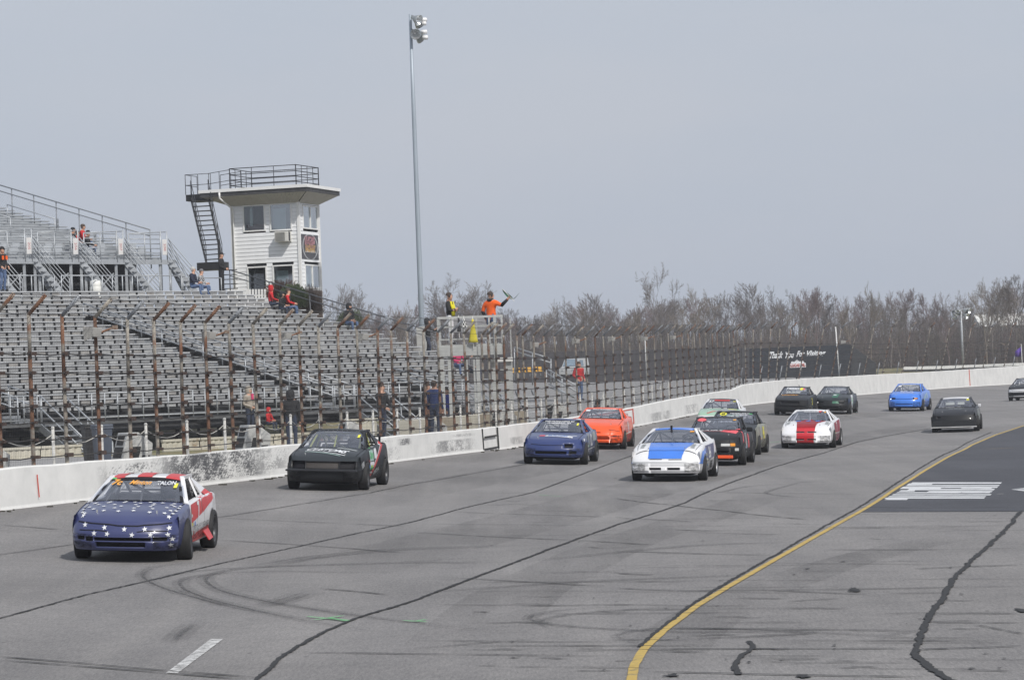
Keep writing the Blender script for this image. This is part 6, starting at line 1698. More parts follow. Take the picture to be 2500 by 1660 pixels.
# the green flag: stick and two flying folds
gf = thing('green_flag', 'green flag flying from a stick in the hand of the orange official', 'flag')
M_GFL = pm('green_cloth', (.012, .10, .055), .75, var=.2)
hx = at(1252, 733, FY + .7)
mb = MB(); mb.tube([at(1256, 736, FY + .68), at(1227, 706, FY + .72)], .010, 6); mb.obj('stick', M_WHITE, gf)
def leaf(pts, wd, dy):
    mb = MB(); a, b = [], []
    for i, (u, v) in enumerate(pts):
        q = at(u, v, FY + .7 + dy * math.sin(i * 1.4)); n_ = wd[i]; a.append(q + V((n_ * .6, .03, n_ * .7))); b.append(q - V((n_ * .6, -.05, n_ * .7)))
    mb.grid([a, [(p + q) / 2 + V((0, .05, 0)) for p, q in zip(a, b)], b]); o = mb.obj('cloth', M_GFL, gf, smooth=True); o.modifiers.new('s', 'SOLIDIFY').thickness = .012; o.modifiers.new('ss', 'SUBSURF').levels = 1
leaf([(1226, 707), (1234, 716), (1242, 723), (1248, 727), (1252, 731)], [.015, .06, .075, .06, .02], .05)
leaf([(1252, 731), (1257, 727), (1262, 723), (1266, 718)], [.03, .08, .10, .09], .06)
# ---- behind the catch fence
def gb(u, d, h=0.0):
    s_ = S(u); p, hh, tg, n = wall_at(s_); q = p - n * d; q.z = p.z + h; return q
person('person in beige hooded coat with a pink scarf standing behind the fence', at(612, 1062, 100), R(50), 'stand', A_CLASP, C_BEIGE, C_DKDEN, 'hood', None, 1.2, 1.70, extra=patch(C_PINK, [((.03, -.13, .10), (.10, .06, .22))], 'scarf'))
person('child in red jacket beside the beige coat behind the fence', at(655, 1060, 98), R(60), 'sit', A_LAP, C_RED, C_DKDEN, 'hood', None, .9, 1.15)
person('person in black hooded coat and jeans, back turned, standing behind the fence', at(714, 1102, 84.0), R(175), 'stand', A_DOWN, C_BLK, C_DKDEN, 'hood', None, 1.32, 1.80)
person('person with brown hair and dark coat leaning on the guard cable behind the fence', at(935, 1073, 88.0), R(60), 'stand', A_LEAN, C_BLK, C_DKDEN, 'long', M_HAIRB, 1.22, 1.74, turn=R(20))
person('brown haired person in black jacket behind the fence by the flag stand columns', at(1046, 1066, 88.5), R(120), 'stand', A_DOWN, C_BLK, C_DKDEN, 'long', M_HAIRB, 1.1, 1.68)
person('person in dark blue jacket standing behind the fence by the flag stand columns', at(1064, 1066, 88.0), R(160), 'stand', A_DOWN, C_BLUE, C_DKDEN, 'hair', M_HAIRB, 1.2, 1.74)
person('person in bright blue behind the left column of the flag stand', at(1093, 1056, 101.5), R(60), 'stand', A_DOWN, C_ROYAL, C_DKDEN, 'hair', M_HAIRB, 1.0, 1.62)
person('person in pink and blue cap seated under the flag stand', at(1118, 925, 112), R(30), 'sit', A_LAP, C_PINK, C_DENIM, 'cap', C_ROYAL, 1.05, 1.65)
person('person in white cap and dark coat seated under the flag stand', at(1154, 938, 112), R(30), 'sit', A_LAP, C_GREY, C_DKDEN, 'cap', C_WHT, 1.05, 1.68)
person('person in red jacket and jeans standing behind the fence right of the flag stand', at(1416, 978, 128), R(40), 'stand', A_POCK, C_RED, C_DENIM, 'hair', M_HAIRB, 1.3, 1.76)
# ================================================================== racing cars
def paint(name, c, rough=.32, coat=.45, var=.06, dirt=None):
    return pm('paint_' + name, c, rough, 0, var, 2.2, bump=.22, bscale=2.6, coat=coat, dirt=dirt or tuple(min(1, x * .75 + .03) for x in c), dscale=3.5, dlo=.56, dhi=.78)
M_TYRE = pm('tyre_rubber', (.020, .020, .021), .8, var=.25, scale=6); M_RIM = pm('black_rim', (.075, .076, .08), .4, .6, var=.2); M_RIMS = pm('steel_rim', (.38, .38, .39), .4, .7, var=.15)
M_CAGE = pm('cage_tube', (.055, .055, .06), .5, var=.2); M_CABIN = pm('cabin_dark', (.03, .03, .033), .85, var=.3)
def lexan():
    m, t, b, out = newmat('lexan'); N = t.nodes.new
    tr = N('ShaderNodeBsdfTransparent'); tr.inputs[0].default_value = (.80, .82, .86, 1)
    gl = N('ShaderNodeBsdfGlossy'); gl.inputs['Roughness'].default_value = .12; gl.inputs[0].default_value = (.9, .92, .97, 1)
    df = N('ShaderNodeBsdfDiffuse'); df.inputs[0].default_value = (.34, .35, .42, 1)
    m1 = N('ShaderNodeMixShader'); m1.inputs[0].default_value = .22
    m2 = N('ShaderNodeMixShader'); lw = N('ShaderNodeLayerWeight'); lw.inputs[0].default_value = .25
    mr = N('ShaderNodeMapRange'); mr.inputs[3].default_value = .05; mr.inputs[4].default_value = .55
    tc = N('ShaderNodeTexCoord'); nz = N('ShaderNodeTexNoise'); nz.inputs['Scale'].default_value = 3; nz.inputs['Detail'].default_value = 8
    t.links.new(tc.outputs['Object'], nz.inputs['Vector']); m3 = N('ShaderNodeMapRange'); m3.inputs[1].default_value = .3; m3.inputs[2].default_value = .75; m3.inputs[3].default_value = .04; m3.inputs[4].default_value = .17
    t.links.new(nz.outputs[0], m3.inputs[0]); t.links.new(m3.outputs[0], m1.inputs[0])
    t.links.new(lw.outputs['Facing'], mr.inputs[0]); t.links.new(tr.outputs[0], m1.inputs[1]); t.links.new(df.outputs[0], m1.inputs[2])
    t.links.new(mr.outputs[0], m2.inputs[0]); t.links.new(m1.outputs[0], m2.inputs[1]); t.links.new(gl.outputs[0], m2.inputs[2]); t.links.new(m2.outputs[0], out.inputs[0]); return m
M_LEX = lexan(); M_LEX2 = glassm('clear_rear_lexan', (.95, .95, .96), .03)
M_LENS = pm('clear_lens', (.55, .56, .55), .15, var=.15, spec=.8); M_AMBER = pm('amber_lens', (.70, .28, .03), .2, var=.1)
M_DECW = pm('decal_white', (.66, .67, .69), .5, var=.05); M_DECO = pm('decal_orange', (.80, .36, .04), .5, var=.05); M_DECY = pm('decal_yellow', (.72, .68, .05), .5, var=.05); M_DECR = pm('decal_red', (.52, .035, .035), .4, var=.05); M_DECG = pm('decal_green', (.08, .42, .14), .5, var=.05); M_DECN = pm('decal_black', (.012, .012, .015), .7, var=.1, spec=.2)
M_DECB = pm('decal_blue', (.06, .18, .52), .5, var=.05); M_DECP = pm('decal_pink_red', (.72, .10, .12), .5, var=.05); M_DECS = pm('decal_grey', (.28, .30, .30), .5, var=.1); M_TEAL = pm('decal_pale_green', (.36, .50, .46), .5, var=.1)
# ---- wheel, shared
def wheel_meshes():
    ty, rm, sp_ = MB(), MB(), MB()
    prof = [(.205, -.095), (.235, -.11), (.285, -.112), (.303, -.095), (.308, -.05), (.308, .05), (.303, .095), (.285, .112), (.235, .11), (.205, .095)]
    Mx = Matrix.Rotation(R(90), 4, 'Y')
    ty.lathe(prof, 32, 0, Mx)
    rm.lathe([(.205, -.1), (.19, -.09), (.185, .02), (.185, .09), (.205, .10)], 28, 0, Mx)
    rm.lathe([(0, .04), (.06, .045), (.09, .02), (.17, .015), (.187, .03)], 28, 0, Mx)
    for k in range(8):
        a = k * math.pi / 4; sp_.ball((.06, math.cos(a) * .125, math.sin(a) * .125), .028, 4, sc=(.3, 1, 1))
    for k in range(5):
        a = k * 2 * math.pi / 5; sp_.ball((.05, math.cos(a) * .05, math.sin(a) * .05), .012, 3)
    return ty.mesh('tyre', M_TYRE, True), rm.mesh('rim', M_RIM, True), sp_.mesh('rim_holes', M_BLACK)
TY_ME, RIM_ME, HOLE_ME = wheel_meshes(); RIMS_ME = RIM_ME.copy(); RIMS_ME.materials[0] = M_RIMS
class Car: pass
CARDEF = dict(W=1.70, H=1.28, WB=2.50, FO=.92, RO=.85, zlip=.21, zhf=.66, zhr=.90, ycowl=.38, ywst=1.18, yrr=2.0, yrb=2.75, wr=.53, R=.34, lean=.16, zbump=.40, zrock=.20, wheel=1.0, deck=.96, tail_drop=.08, crown=.045, openings=(), net=True, cowlbow=.16, arch=.345, rim='black', track_in=.0)
def build_car(name, label, spec):
    c = Car(); s = dict(CARDEF); s.update(spec)
    for k, v_ in s.items(): setattr(c, k, v_)
    t = thing(name, label, 'race car', group='stock cars racing on the track'); c.root = t
    hw = c.W / 2; yf = -c.FO; yr = c.WB + c.RO; c.hw = hw
    P = spec['paint']; c.P = P
    def wz(z):                                       # half width by height: tumblehome at top, tuck at bottom
        return hw - .055 * max(0, (z - .50) / .42) ** 2 - .05 * max(0, (.42 - z) / .25) ** 2
    def plan(q):                                     # nose roundness, q = |x| / half width
        q = min(1, abs(q)); return c.R * (1 - (1 - q ** 2.7) ** .62)
    def prof(z):                                     # nose slope seen from the side
        u = max(0, z - c.zbump); return c.lean * (u / max(.05, c.zhf - c.zbump)) ** 1.3 + .05 * max(0, (.30 - z) / .1) ** 1.5
    def zhood(y): u = min(1, max(0, (y - yf) / (c.ycowl - yf))); return c.zhf + (c.zhr - c.zhf) * (u ** .72)
    def zsh(y):                                      # height of the shoulder line along the whole car
        if y < c.ycowl: return zhood(y) - .02
        if y < c.yrb: return lerp(c.zhr - .02, c.deck - .02, (y - c.ycowl) / (c.yrb - c.ycowl))
        return c.deck - .02 - c.tail_drop * (y - c.yrb) / max(.1, yr - c.yrb)
    def wy(y):                                       # slight taper front and rear
        u = min(1, max(0, (y - (yf + .25)) / .8)); r_ = min(1, max(0, (yr - y) / .9))
        return .965 + .035 * (u * u * (3 - 2 * u)) - .05 * (1 - r_) ** 2
    def X(y, z): return wz(z) * wy(y)
    c.zhood, c.X, c.yf, c.yr, c.zsh = zhood, X, yf, yr, zsh
    parts = []
    # --- front fascia, with openings pushed in
    qs = sorted(set([round(math.sin(R(a)), 4) for a in range(-90, 91, 6)]))
    zs = list(np.linspace(c.zlip, c.zhf, 14))
    xs = [q * hw for q in qs]
    for o_ in c.openings:
        for e in (o_[0], o_[1]): xs += [e - .006, e + .006]
        for e in (o_[2], o_[3]): zs += [e - .005, e + .005]
    xs = sorted(xs); zs = sorted(z for z in zs if c.zlip <= z <= c.zhf)
    def inside(x, z):
        for o_ in c.openings:
            if o_[0] < x < o_[1] and o_[2] < z < o_[3]: return o_
        return None
    mb = MB(); rows = []
    for z in zs:
        row = []
        for x in xs:
            q = x / hw; d = 0
            o_ = inside(x, z)
            if o_: d = o_[4] if len(o_) > 4 else .07
            row.append(V((q * wz(z) * wy(yf + plan(q)), yf + plan(q) + prof(z) + d, z)))
        rows.append(row)
    mats_f = [c.__dict__.get('bump_paint', P), M_DECN] + list(c.__dict__.get('open_mats', []))
    def mf(i, j):
        o_ = inside((xs[j] + xs[j + 1]) / 2, (zs[i] + zs[i + 1]) / 2); 
        if not o_: return 0
        return o_[5] if len(o_) > 5 else 1
    mb.grid(rows, mfun=mf)
    low = rows[0]; mb.grid([[p + V((0, .25, .02)) for p in low], low])
    fas = mb.obj('front_bumper', mats_f, t, smooth=False); parts.append(fas)
    for p in fas.data.polygons: p.use_smooth = p.material_index == 0
    # --- hood
    yts = list(np.linspace(0, 1, 12)); mb = MB(); rows = []
    front = [V((q * wz(c.zhf) * wy(yf + plan(q)), yf + plan(q) + prof(c.zhf), c.zhf)) for q in qs]
    for tt in yts:
        row = []
        for q, f0 in zip(qs, front):
            yb = c.ycowl - c.cowlbow * (1 - q * q) + 0 * q
            y = lerp(f0.y, yb, tt)
            z = zhood(y) - .02 + (c.crown * (1 - abs(q) ** 2.6) + .02 * (1 - abs(q) ** 8)) * min(1, tt * 3 + .0) + (.0 if tt else .02)
            if tt == 0: z = c.zhf
            x = lerp(f0.x, q * X(y, zsh(y)), min(1, tt * 4))
            row.append(V((x, y, z)))
        rows.append(row)
    mb.grid(rows, flip=False); hood_ = mb.obj('hood', c.__dict__.get('hood_paint', P), t, smooth=True); parts.append(hood_); c.hood = hood_
    # --- sides with wheel arches, shoulder strips, tail
    side_p = c.__dict__.get('side_paint', P)
    ya = yf + c.R + prof(.5) * .5
    ys = [ya]; 
    cuts_ = []
    for cy in (0.0, c.WB):
        for k in range(17): cuts_.append(cy - c.arch * math.cos(math.pi * k / 16))
    ys = sorted(set([ya, yr - .25] + [y for y in list(np.linspace(ya, yr - .25, 22)) + cuts_ if ya <= y <= yr - .25]))
    def zb(y):
        z = c.zrock
        for cy in (0.0, c.WB):
            if abs(y - cy) < c.arch: z = max(z, .26 + math.sqrt(max(0, c.arch ** 2 - (y - cy) ** 2)) * 1.06)
        return z
    body = MB()
    for sx in (-1, 1):
        rows = []
        for y in ys:
            z0, z1 = zb(y), zsh(y); z0 = min(z0, z1 - .05)
            col = [V((sx * (X(y, z0) - .07), y, z0 + .0))]
            for k in range(8):
                z = lerp(z0, z1, k / 7); flare = .018 * max(0, 1 - min(abs(y), abs(y - c.WB)) / .45) * (1 - k / 7)
                col.append(V((sx * (X(y, z) + flare), y, z)))
            e = X(y, z1) - (.10 if c.ycowl - .05 < y < c.yrb + .1 else .02)
            col.append(V((sx * e, y, z1 + .015)))
            rows.append(col)
        # front corner: join to the fascia edge
        body.grid(rows, flip=(sx > 0))
        rows2 = [[V((sx * wz(z) * wy(yf + c.R), yf + c.R + prof(z), z)) for z in np.linspace(c.zlip, zsh(ya), 6)], [V((sx * X(ys[0], z), ys[0] + .03, z)) for z in np.linspace(c.zlip, zsh(ya), 6)]]
        body.grid(rows2, flip=(sx > 0))
    # rear deck and tail
    rows = []
    for tt in np.linspace(0, 1, 6):
        row = []
        for q in qs:
            y = lerp(c.yrb - .02, yr - .02 - .22 * abs(q) ** 3, tt); row.append(V((q * X(y, zsh(y)), y, zsh(y) + .02 + .02 * (1 - q * q))))
        rows.append(row)
    body.grid(rows)
    rows = []
    for z in np.linspace(.28, zsh(yr) + .02, 6): rows.append([V((q * wz(z) * .93, yr - .22 * abs(q) ** 3 + .03 * math.sin(z * 4), z)) for q in qs])
    body.grid(rows, flip=True)
    rows2 = []
    body_o = body.obj('body', [side_p, P], t, smooth=True)
    sp0 = c.__dict__.get('side_split', -99)
    for p in body_o.data.polygons:
        if p.center.y < sp0: p.material_index = 1
    parts.append(body_o)
    # black underside filling the wheel wells, boxed low to block light beneath
    mb = MB(); mb.box((0, (yf + yr) / 2 + .05, .30), (c.W - .44, yr - yf - .5, .28)); mb.box((0, (yf + yr) / 2, .175), (c.W - .60, yr - yf - 1.0, .06)); mb.box((0, (.55 + c.WB - .5) / 2, .38), (c.W - .12, c.WB - 1.05, .3)); mb.obj('underbody', M_DECN, t)
    # --- greenhouse
    zr = c.H; belt = zsh(c.ycowl)
    def ws(a, b):
        base = V((a * (X(c.ycowl, belt) - .07), c.ycowl - c.cowlbow * (1 - a * a) + .02, c.zhr + .015 + .03 * (1 - a * a)))
        top = V((a * c.wr, c.ywst - .10 * (1 - a * a), zr - .045 + .025 * (1 - a * a)))
        p = base.lerp(top, b); p.z += .035 * math.sin(math.pi * b); return p
    c.ws = ws
    mb = MB(); A = np.linspace(-1, 1, 13); mb.grid([[ws(a, b) for a in A] for b in np.linspace(0, 1, 9)]); wsh = mb.obj('windshield', M_LEX, t, smooth=True); parts.append(wsh); c.wsh = wsh
    roof_p = c.__dict__.get('roof_paint', P)
    mb = MB(); rows = []
    for y in np.linspace(0, 1, 8):
        rows.append([V((a * (c.wr + .015), lerp(c.ywst - .11 * (1 - a * a), c.yrr + .06 * (1 - a * a), y), zr - .04 + .03 * (1 - a * a) + .022 * math.sin(math.pi * min(1, y * 1.0 + .0)))) for a in A])
    mb.grid(rows); roof = mb.obj('roof', roof_p, t, smooth=True); roof.modifiers.new('s', 'SOLIDIFY').thickness = .03; parts.append(roof); c.roof = roof
    pil = c.__dict__.get('pillar_paint', roof_p)
    def sidept(sx, y, h):
        """side of the greenhouse; h 0 at belt, 1 at roof"""
        return V((sx * lerp(X(y, zsh(y)) - .06, c.wr, h), y, lerp(zsh(y) + .01, zr - .045, h)))
    for sx in (-1, 1):
        mb = MB()
        P0, P1 = ws(sx, 0) + V((sx * .01, -.01, -.03)), V((sx * c.wr, c.ywst, zr - .03))
        mb.bar(P0, P1, .075, .05, up=(sx * .5, -1, .3)); mb.obj('a_pillar', pil, t); 
        mb = MB(); mb.bar(P1, V((sx * c.wr, c.yrr, zr - .03)), .06, .05); mb.obj('roof_rail', pil, t)
        yb_ = c.ycowl + .62 * (c.yrb - c.ycowl) * .78
        mb = MB(); mb.bar(sidept(sx, yb_, 0), sidept(sx, lerp(c.ywst, c.yrr, .75), 1), .09, .03, up=(sx, 0, 0)); mb.obj('b_pillar', pil, t)
        # rear quarter panel
        q = [sidept(sx, lerp(yb_, c.yrb, .45), 0), sidept(sx, c.yrb, 0), V((sx * c.wr, c.yrr, zr - .045)), sidept(sx, lerp(c.ywst, c.yrr, .93), 1)]
        mb = MB(); mb.add(q, [(0, 1, 2, 3)]); o = mb.obj('quarter_panel', pil, t); o.modifiers.new('s', 'SOLIDIFY').thickness = .025; parts.append(o)
        if c.net and sx > 0:
            mb = MB(); n_ = 7
            for i in range(n_): f0 = .12 + .72 * i / n_; mb.bar(sidept(sx, lerp(c.ycowl + .55, yb_, f0), .02) - V((.05, 0, 0)), sidept(sx, lerp(c.ywst + .05, lerp(c.ywst, c.yrr, .75), f0), .85) - V((.05, 0, 0)), .02, .006, up=(1, 0, 0))
            for i in range(5): mb.bar(sidept(sx, c.ycowl + .6, .05 + .18 * i) - V((.05, 0, 0)), sidept(sx, yb_, .05 + .18 * i) - V((.05, 0, 0)), .02, .006, up=(1, 0, 0))
            mb.obj('window_net', M_DECN, t)
        mb = MB(); mb.prism([ws(sx * .965, b) + V((0, -.012, .0)) for b in (0, .5, 1)] + [ws(sx * .90, b) + V((0, -.014, .0)) for b in (1, .5, 0)], (0, .006, 0)); mb.obj('screen_trim', M_DECN, t)
    # rear window
    mb = MB(); rows = []
    for b in np.linspace(0, 1, 5):
        rows.append([V((a * (c.wr - .01), c.yrr + .06 * (1 - a * a), zr - .04 + .03 * (1 - a * a))).lerp(V((a * (X(c.yrb, c.deck) - .16), c.yrb + .05 * (1 - a * a), c.deck)), b) for a in A])
    mb.grid(rows); mb.obj('rear_window', M_LEX2, t, smooth=True)
    # --- inside: dash, seat, cage, wheel
    mb = MB(); mb.box((0, c.ycowl + .28, c.zhr - .14), (c.W - .36, .34, .22)); mb.obj('dashboard', M_CABIN, t)
    mb = MB(); mb.box((0, (c.ycowl + c.yrb) / 2 + .2, .52), (c.W - .22, c.yrb - c.ycowl - .1, .06)); mb.box((0, c.yrb - .25, .70), (c.W - .3, .5, .32)); 
    mb.obj('cabin_floor', M_CABIN, t)
    mb = MB(); r_ = .022; yh = lerp(c.ywst, c.yrr, .8); hx_ = c.wr - .05; zt_ = zr - .10
    mb.tube([(-hw + .2, yh, .5), (-hw + .22, yh, .85), (-hx_, yh, zt_), (hx_, yh, zt_), (hw - .22, yh, .85), (hw - .2, yh, .5)], r_, 8)
    mb.tube([(-hx_, yh, zt_), (.30, yh + .02, .70)], r_, 8)
    for sx in (-1, 1):
        mb.tube([(sx * hx_, yh, zt_), (sx * (c.wr - .06), c.ywst + .08, zt_), (sx * (hw - .26), c.ycowl + .1, c.zhr - .1)], r_, 8); mb.tube([(sx * hx_, yh, zt_), (sx * (hw - .35), c.yrb + .1, .72)], r_, 8)
    if c.__dict__.get('midbar', True): mb.tube([(-.05, c.ywst + .05, zt_), (.02, c.ycowl + .12, c.zhr)], r_ * .9, 8)
    mb.obj('roll_cage', c.__dict__.get('cage_mat', M_CAGE), t, smooth=True)
    mb = MB(); mb.tube([(.38 + .17 * math.cos(a), c.ycowl + .62 + .05 * math.sin(a), c.zhr + .0 + .16 * math.sin(a)) for a in [2 * math.pi * k / 16 for k in range(17)]], .014, 6); mb.obj('steering_wheel', M_DECN, t, smooth=True)
    mb = MB(); mb.box((.38, c.ycowl + 1.18, .78), (.46, .12, .62)); mb.box((.38, c.ycowl + 1.15, 1.02), (.26, .1, .2)); bevel(mb.obj('seat', M_CABIN, t), .04)
    # --- wheels
    for y in (0, c.WB):
        for sx in (-1, 1):
            we = bpy.data.objects.new('wheel', None); COL.objects.link(we); we.parent = t; we.empty_display_size = .1
            we.location = (sx * (hw - c.__dict__.get('tyre_in', .055)), y, .308 * c.wheel - .004); st = R(c.__dict__.get('steer', 4)) if y == 0 else 0
            we.rotation_euler = (0, R(-sx * (c.__dict__.get('camber', 2.5) if y == 0 else 1)), (0 if sx > 0 else math.pi) + st); we.scale = (c.wheel,) * 3
            put('tyre', TY_ME, we); put('rim', RIMS_ME if c.rim == 'steel' else RIM_ME, we); put('rim_hole', HOLE_ME, we)
    # --- surface used to lay decals on
    dg = None
    vs, fs, owner = [], [], []
    for o in parts:
        k = len(vs); vs += [v_.co.copy() for v_ in o.data.vertices]; fs += [tuple(i + k for i in p.vertices) for p in o.data.polygons]
    c.bvh = BVHTree.FromPolygons(vs, fs)
    return c
def drape(c, v2, faces, axis, m, name, lift=.005, maxlen=.09, mat2=None):
    """lay a flat outline on the car: axis top/front/left (+x side)/right"""
    bm = bmesh.new(); bv = [bm.verts.new((p[0], p[1], 0)) for p in v2]
    for f_ in faces:
        try: bm.faces.new([bv[i] for i in f_])
        except ValueError: pass
    bmesh.ops.triangulate(bm, faces=bm.faces[:])
    for _ in range(5):
        es = [e for e in bm.edges if e.calc_length() > maxlen]
        if not es or len(bm.faces) > 1600: break
        bmesh.ops.subdivide_edges(bm, edges=es, cuts=1); bmesh.ops.triangulate(bm, faces=[f_ for f_ in bm.faces if len(f_.verts) > 3])
    D = {'top': V((0, 0, -1)), 'front': V((0, 1, 0)), 'left': V((-1, 0, 0)), 'right': V((1, 0, 0))}[axis]
    bad = []
    for v_ in bm.verts:
        a, b = v_.co.x, v_.co.y
        o_ = {'top': V((a, b, 4)), 'front': V((a, -5, b)), 'left': V((4, a, b)), 'right': V((-4, a, b))}[axis]
        h, n, i, d = c.bvh.ray_cast(o_, D)
        if h is None: bad.append(v_); continue
        if n.dot(D) > 0: n = -n
        v_.co = h + n * lift - D * lift * .5
    if bad: bmesh.ops.delete(bm, geom=bad, context='VERTS')
    me = bpy.data.meshes.new(name); bm.to_mesh(me); bm.free()
    for p in me.polygons: p.use_smooth = True
    me.materials.append(m)
    return put(name, me, c.root)
def dpoly(c, pts, axis, m, name, **k): return drape(c, pts, [tuple(range(len(pts)))], axis, m, name, **k)
def drect(c, x0, x1, y0, y1, axis, m, name, **k): return dpoly(c, [(x0, y0), (x1, y0), (x1, y1), (x0, y1)], axis, m, name, **k)
def dtext(c, body, cx, cy, wd, ht, axis, m, name='lettering', shear=0.0, rot=0.0, flip=False, bold=.02, lift=.009):
    vs, fs = text_mesh(body, 1.0, shear, bold=bold)
    xa, xb = min(v_.x for v_ in vs), max(v_.x for v_ in vs); ya, yb = min(v_.y for v_ in vs), max(v_.y for v_ in vs)
    out = []
    for v_ in vs:
        x = ((v_.x - xa) / (xb - xa) - .5) * wd; y = ((v_.y - ya) / (yb - ya) - .5) * ht
        if flip: x = -x
        cr, sr = math.cos(rot), math.sin(rot); out.append((cx + x * cr - y * sr, cy + x * sr + y * cr))
    return drape(c, out, fs, axis, m, name, lift=lift, maxlen=.16)
def star(cx, cy, r_, rot=0, k=1.0): return [(cx + math.sin(rot + i * math.pi / 5) * r_ * (1 if i % 2 == 0 else .42), cy + k * math.cos(rot + i * math.pi / 5) * r_ * (1 if i % 2 == 0 else .42)) for i in range(10)]
def stroke(c, pts, wd, axis, m, name, **k):
    L_, R_ = [], []
    for i, p in enumerate(pts):
        a, b = V((*pts[max(0, i - 1)], 0)), V((*pts[min(len(pts) - 1, i + 1)], 0)); d = (b - a).normalized(); n_ = V((-d.y, d.x, 0)) * wd / 2
        L_.append((p[0] + n_.x, p[1] + n_.y)); R_.append((p[0] - n_.x, p[1] - n_.y))
    vs = L_ + R_; n = len(pts)
    return drape(c, vs, [(i, i + 1, n + i + 1, n + i) for i in range(n - 1)], axis, m, name, **k)
def seams(c, inset=.10):
    """panel gaps round the hood and the doors"""
    w0 = c.hw - inset
    for sx in (-1, 1): stroke(c, [(sx * (w0 - .06), c.yf + c.R * .75 + c.lean), (sx * (w0 - .03), c.yf + .6 + c.lean * .5), (sx * (w0 + .0), c.ycowl - .04)], .012, 'top', M_DECN, 'hood_seam', lift=.004)
    for ax in ('left', 'right'):
        for y in (c.ycowl + .12, c.ycowl + 1.28): stroke(c, [(y, .32), (y + .02, .6), (y + .0, c.zsh(y) - .03)], .012, ax, M_DECN, 'door_seam', lift=.004)
def place_car(c, u, v, yaw, toe=0):
    p = ground_px(u, v); t = c.root
    def ctr(d, x): return V((p.x + math.sin(yaw) * d + math.cos(yaw) * x, p.y + math.cos(yaw) * d - math.sin(yaw) * x, 0))
    z0 = zsurf(p.x, p.y); f = [ctr(0, -.75), ctr(0, .75), ctr(c.WB, 0)]
    h = [zsurf(q.x, q.y) for q in f]
    roll = math.atan2(h[1] - h[0], 1.5); pitch = math.atan2(h[2] - (h[0] + h[1]) / 2, c.WB)
    Mx = Matrix.Translation((p.x, p.y, (h[0] + h[1]) / 2)) @ Matrix.Rotation(-yaw, 4, 'Z') @ Matrix.Rotation(pitch, 4, 'X') @ Matrix.Rotation(-roll, 4, 'Y')
    t.matrix_world = Mx
    c.M = Mx
    return p
M_RUB = alpha_mat('rubber_rub_mark', (.02, .02, .02), .75, 9, .4, .65, stretch=(1, 1, 3))
STK = [M_DECW, M_DECR, M_DECB, M_DECY, M_DECS, M_DECG, M_DECW, M_TEAL]
def fadeify(o):
    a = o.data.attributes.new('fade', 'FLOAT', 'POINT'); a.data.foreach_set('value', [1.0] * len(o.data.vertices))
def worn(c, seed, n_=7):
    """contingency stickers behind the front wheels, tyre rubs on flanks and bumper corners"""
    rr = random.Random(seed)
    for ax in ('left', 'right'):
        for i in range(n_):
            y = .40 + .13 * (i % 3) + rr.uniform(-.01, .01); z = .34 + .13 * (i // 3) + rr.uniform(-.01, .01)
            drect(c, y, y + rr.uniform(.07, .11), z, z + rr.uniform(.04, .07), ax, STK[rr.randrange(8)], 'contingency_sticker', lift=.008)
        fadeify(drect(c, .5, c.WB - .4, .26, .48, ax, M_RUB, 'rub_mark', lift=.011))
    for sx in (-1, 1): fadeify(drect(c, sx * c.hw * .93, sx * c.hw * .55, c.zlip + .03, c.zlip + .24, 'front', M_RUB, 'rub_mark', lift=.012))
    for x in (-.45, .45):
        mb = MB(); mb.tube([(x, c.yf + .42, c.zhood(c.yf + .42) - .01), (x, c.yf + .42, c.zhood(c.yf + .42) + .06)], .012, 6); mb.obj('hood_pin', M_REFL, c.root)
def driver(c, label, suit, helm):
    worn(c, len(label) * 7 + int(c.W * 100))
    person(label, c.M @ V((.38, c.ycowl + 1.0, 0)), c.M.to_euler().z, 'drive', A_WHEEL, suit, C_BLK, 'helmet', helm, 1.0, 1.60, seat=.22)
def sticker(c, m=None): drect(c, c.wr * .90, c.wr * .90 + .05, c.H - .17, c.H - .11, 'front', m or M_DECY, 'inspection_sticker', lift=.012)
def banner(c, m, b0=.80, name='visor_strip'):
    mb = MB(); A = np.linspace(-.97, .97, 13); mb.grid([[c.ws(a, b) + V((0, -.006, .004)) for a in A] for b in np.linspace(b0, .995, 3)])
    return mb.obj(name, m, c.root, smooth=True)
P_NAVY = paint('flag_navy', (.034, .042, .125)); P_WHT = paint('white', (.72, .72, .73)); P_BLK = pm('paint_black', (.011, .012, .014), .5, 0, .1, 2.2, coat=.12, spec=.25); P_BLUE = paint('deep_blue', (.020, .036, .135)); P_ORG = paint('orange', (.78, .088, .012)); P_SKY = paint('sky_blue', (.05, .19, .66)); P_GRY = pm('paint_charcoal', (.019, .020, .024), .5, 0, .12, 2.2, coat=.18, spec=.3); P_GRN = pm('paint_dark_green', (.017, .021, .024), .45, 0, .12, 2.2, coat=.25, spec=.35); P_REDP = paint('red', (.50, .012, .022))
HM_W = pm('helmet_white', (.65, .65, .65), .3, var=.05); HM_D = pm('helmet_dark', (.10, .10, .12), .3, var=.1)
PAL = dict
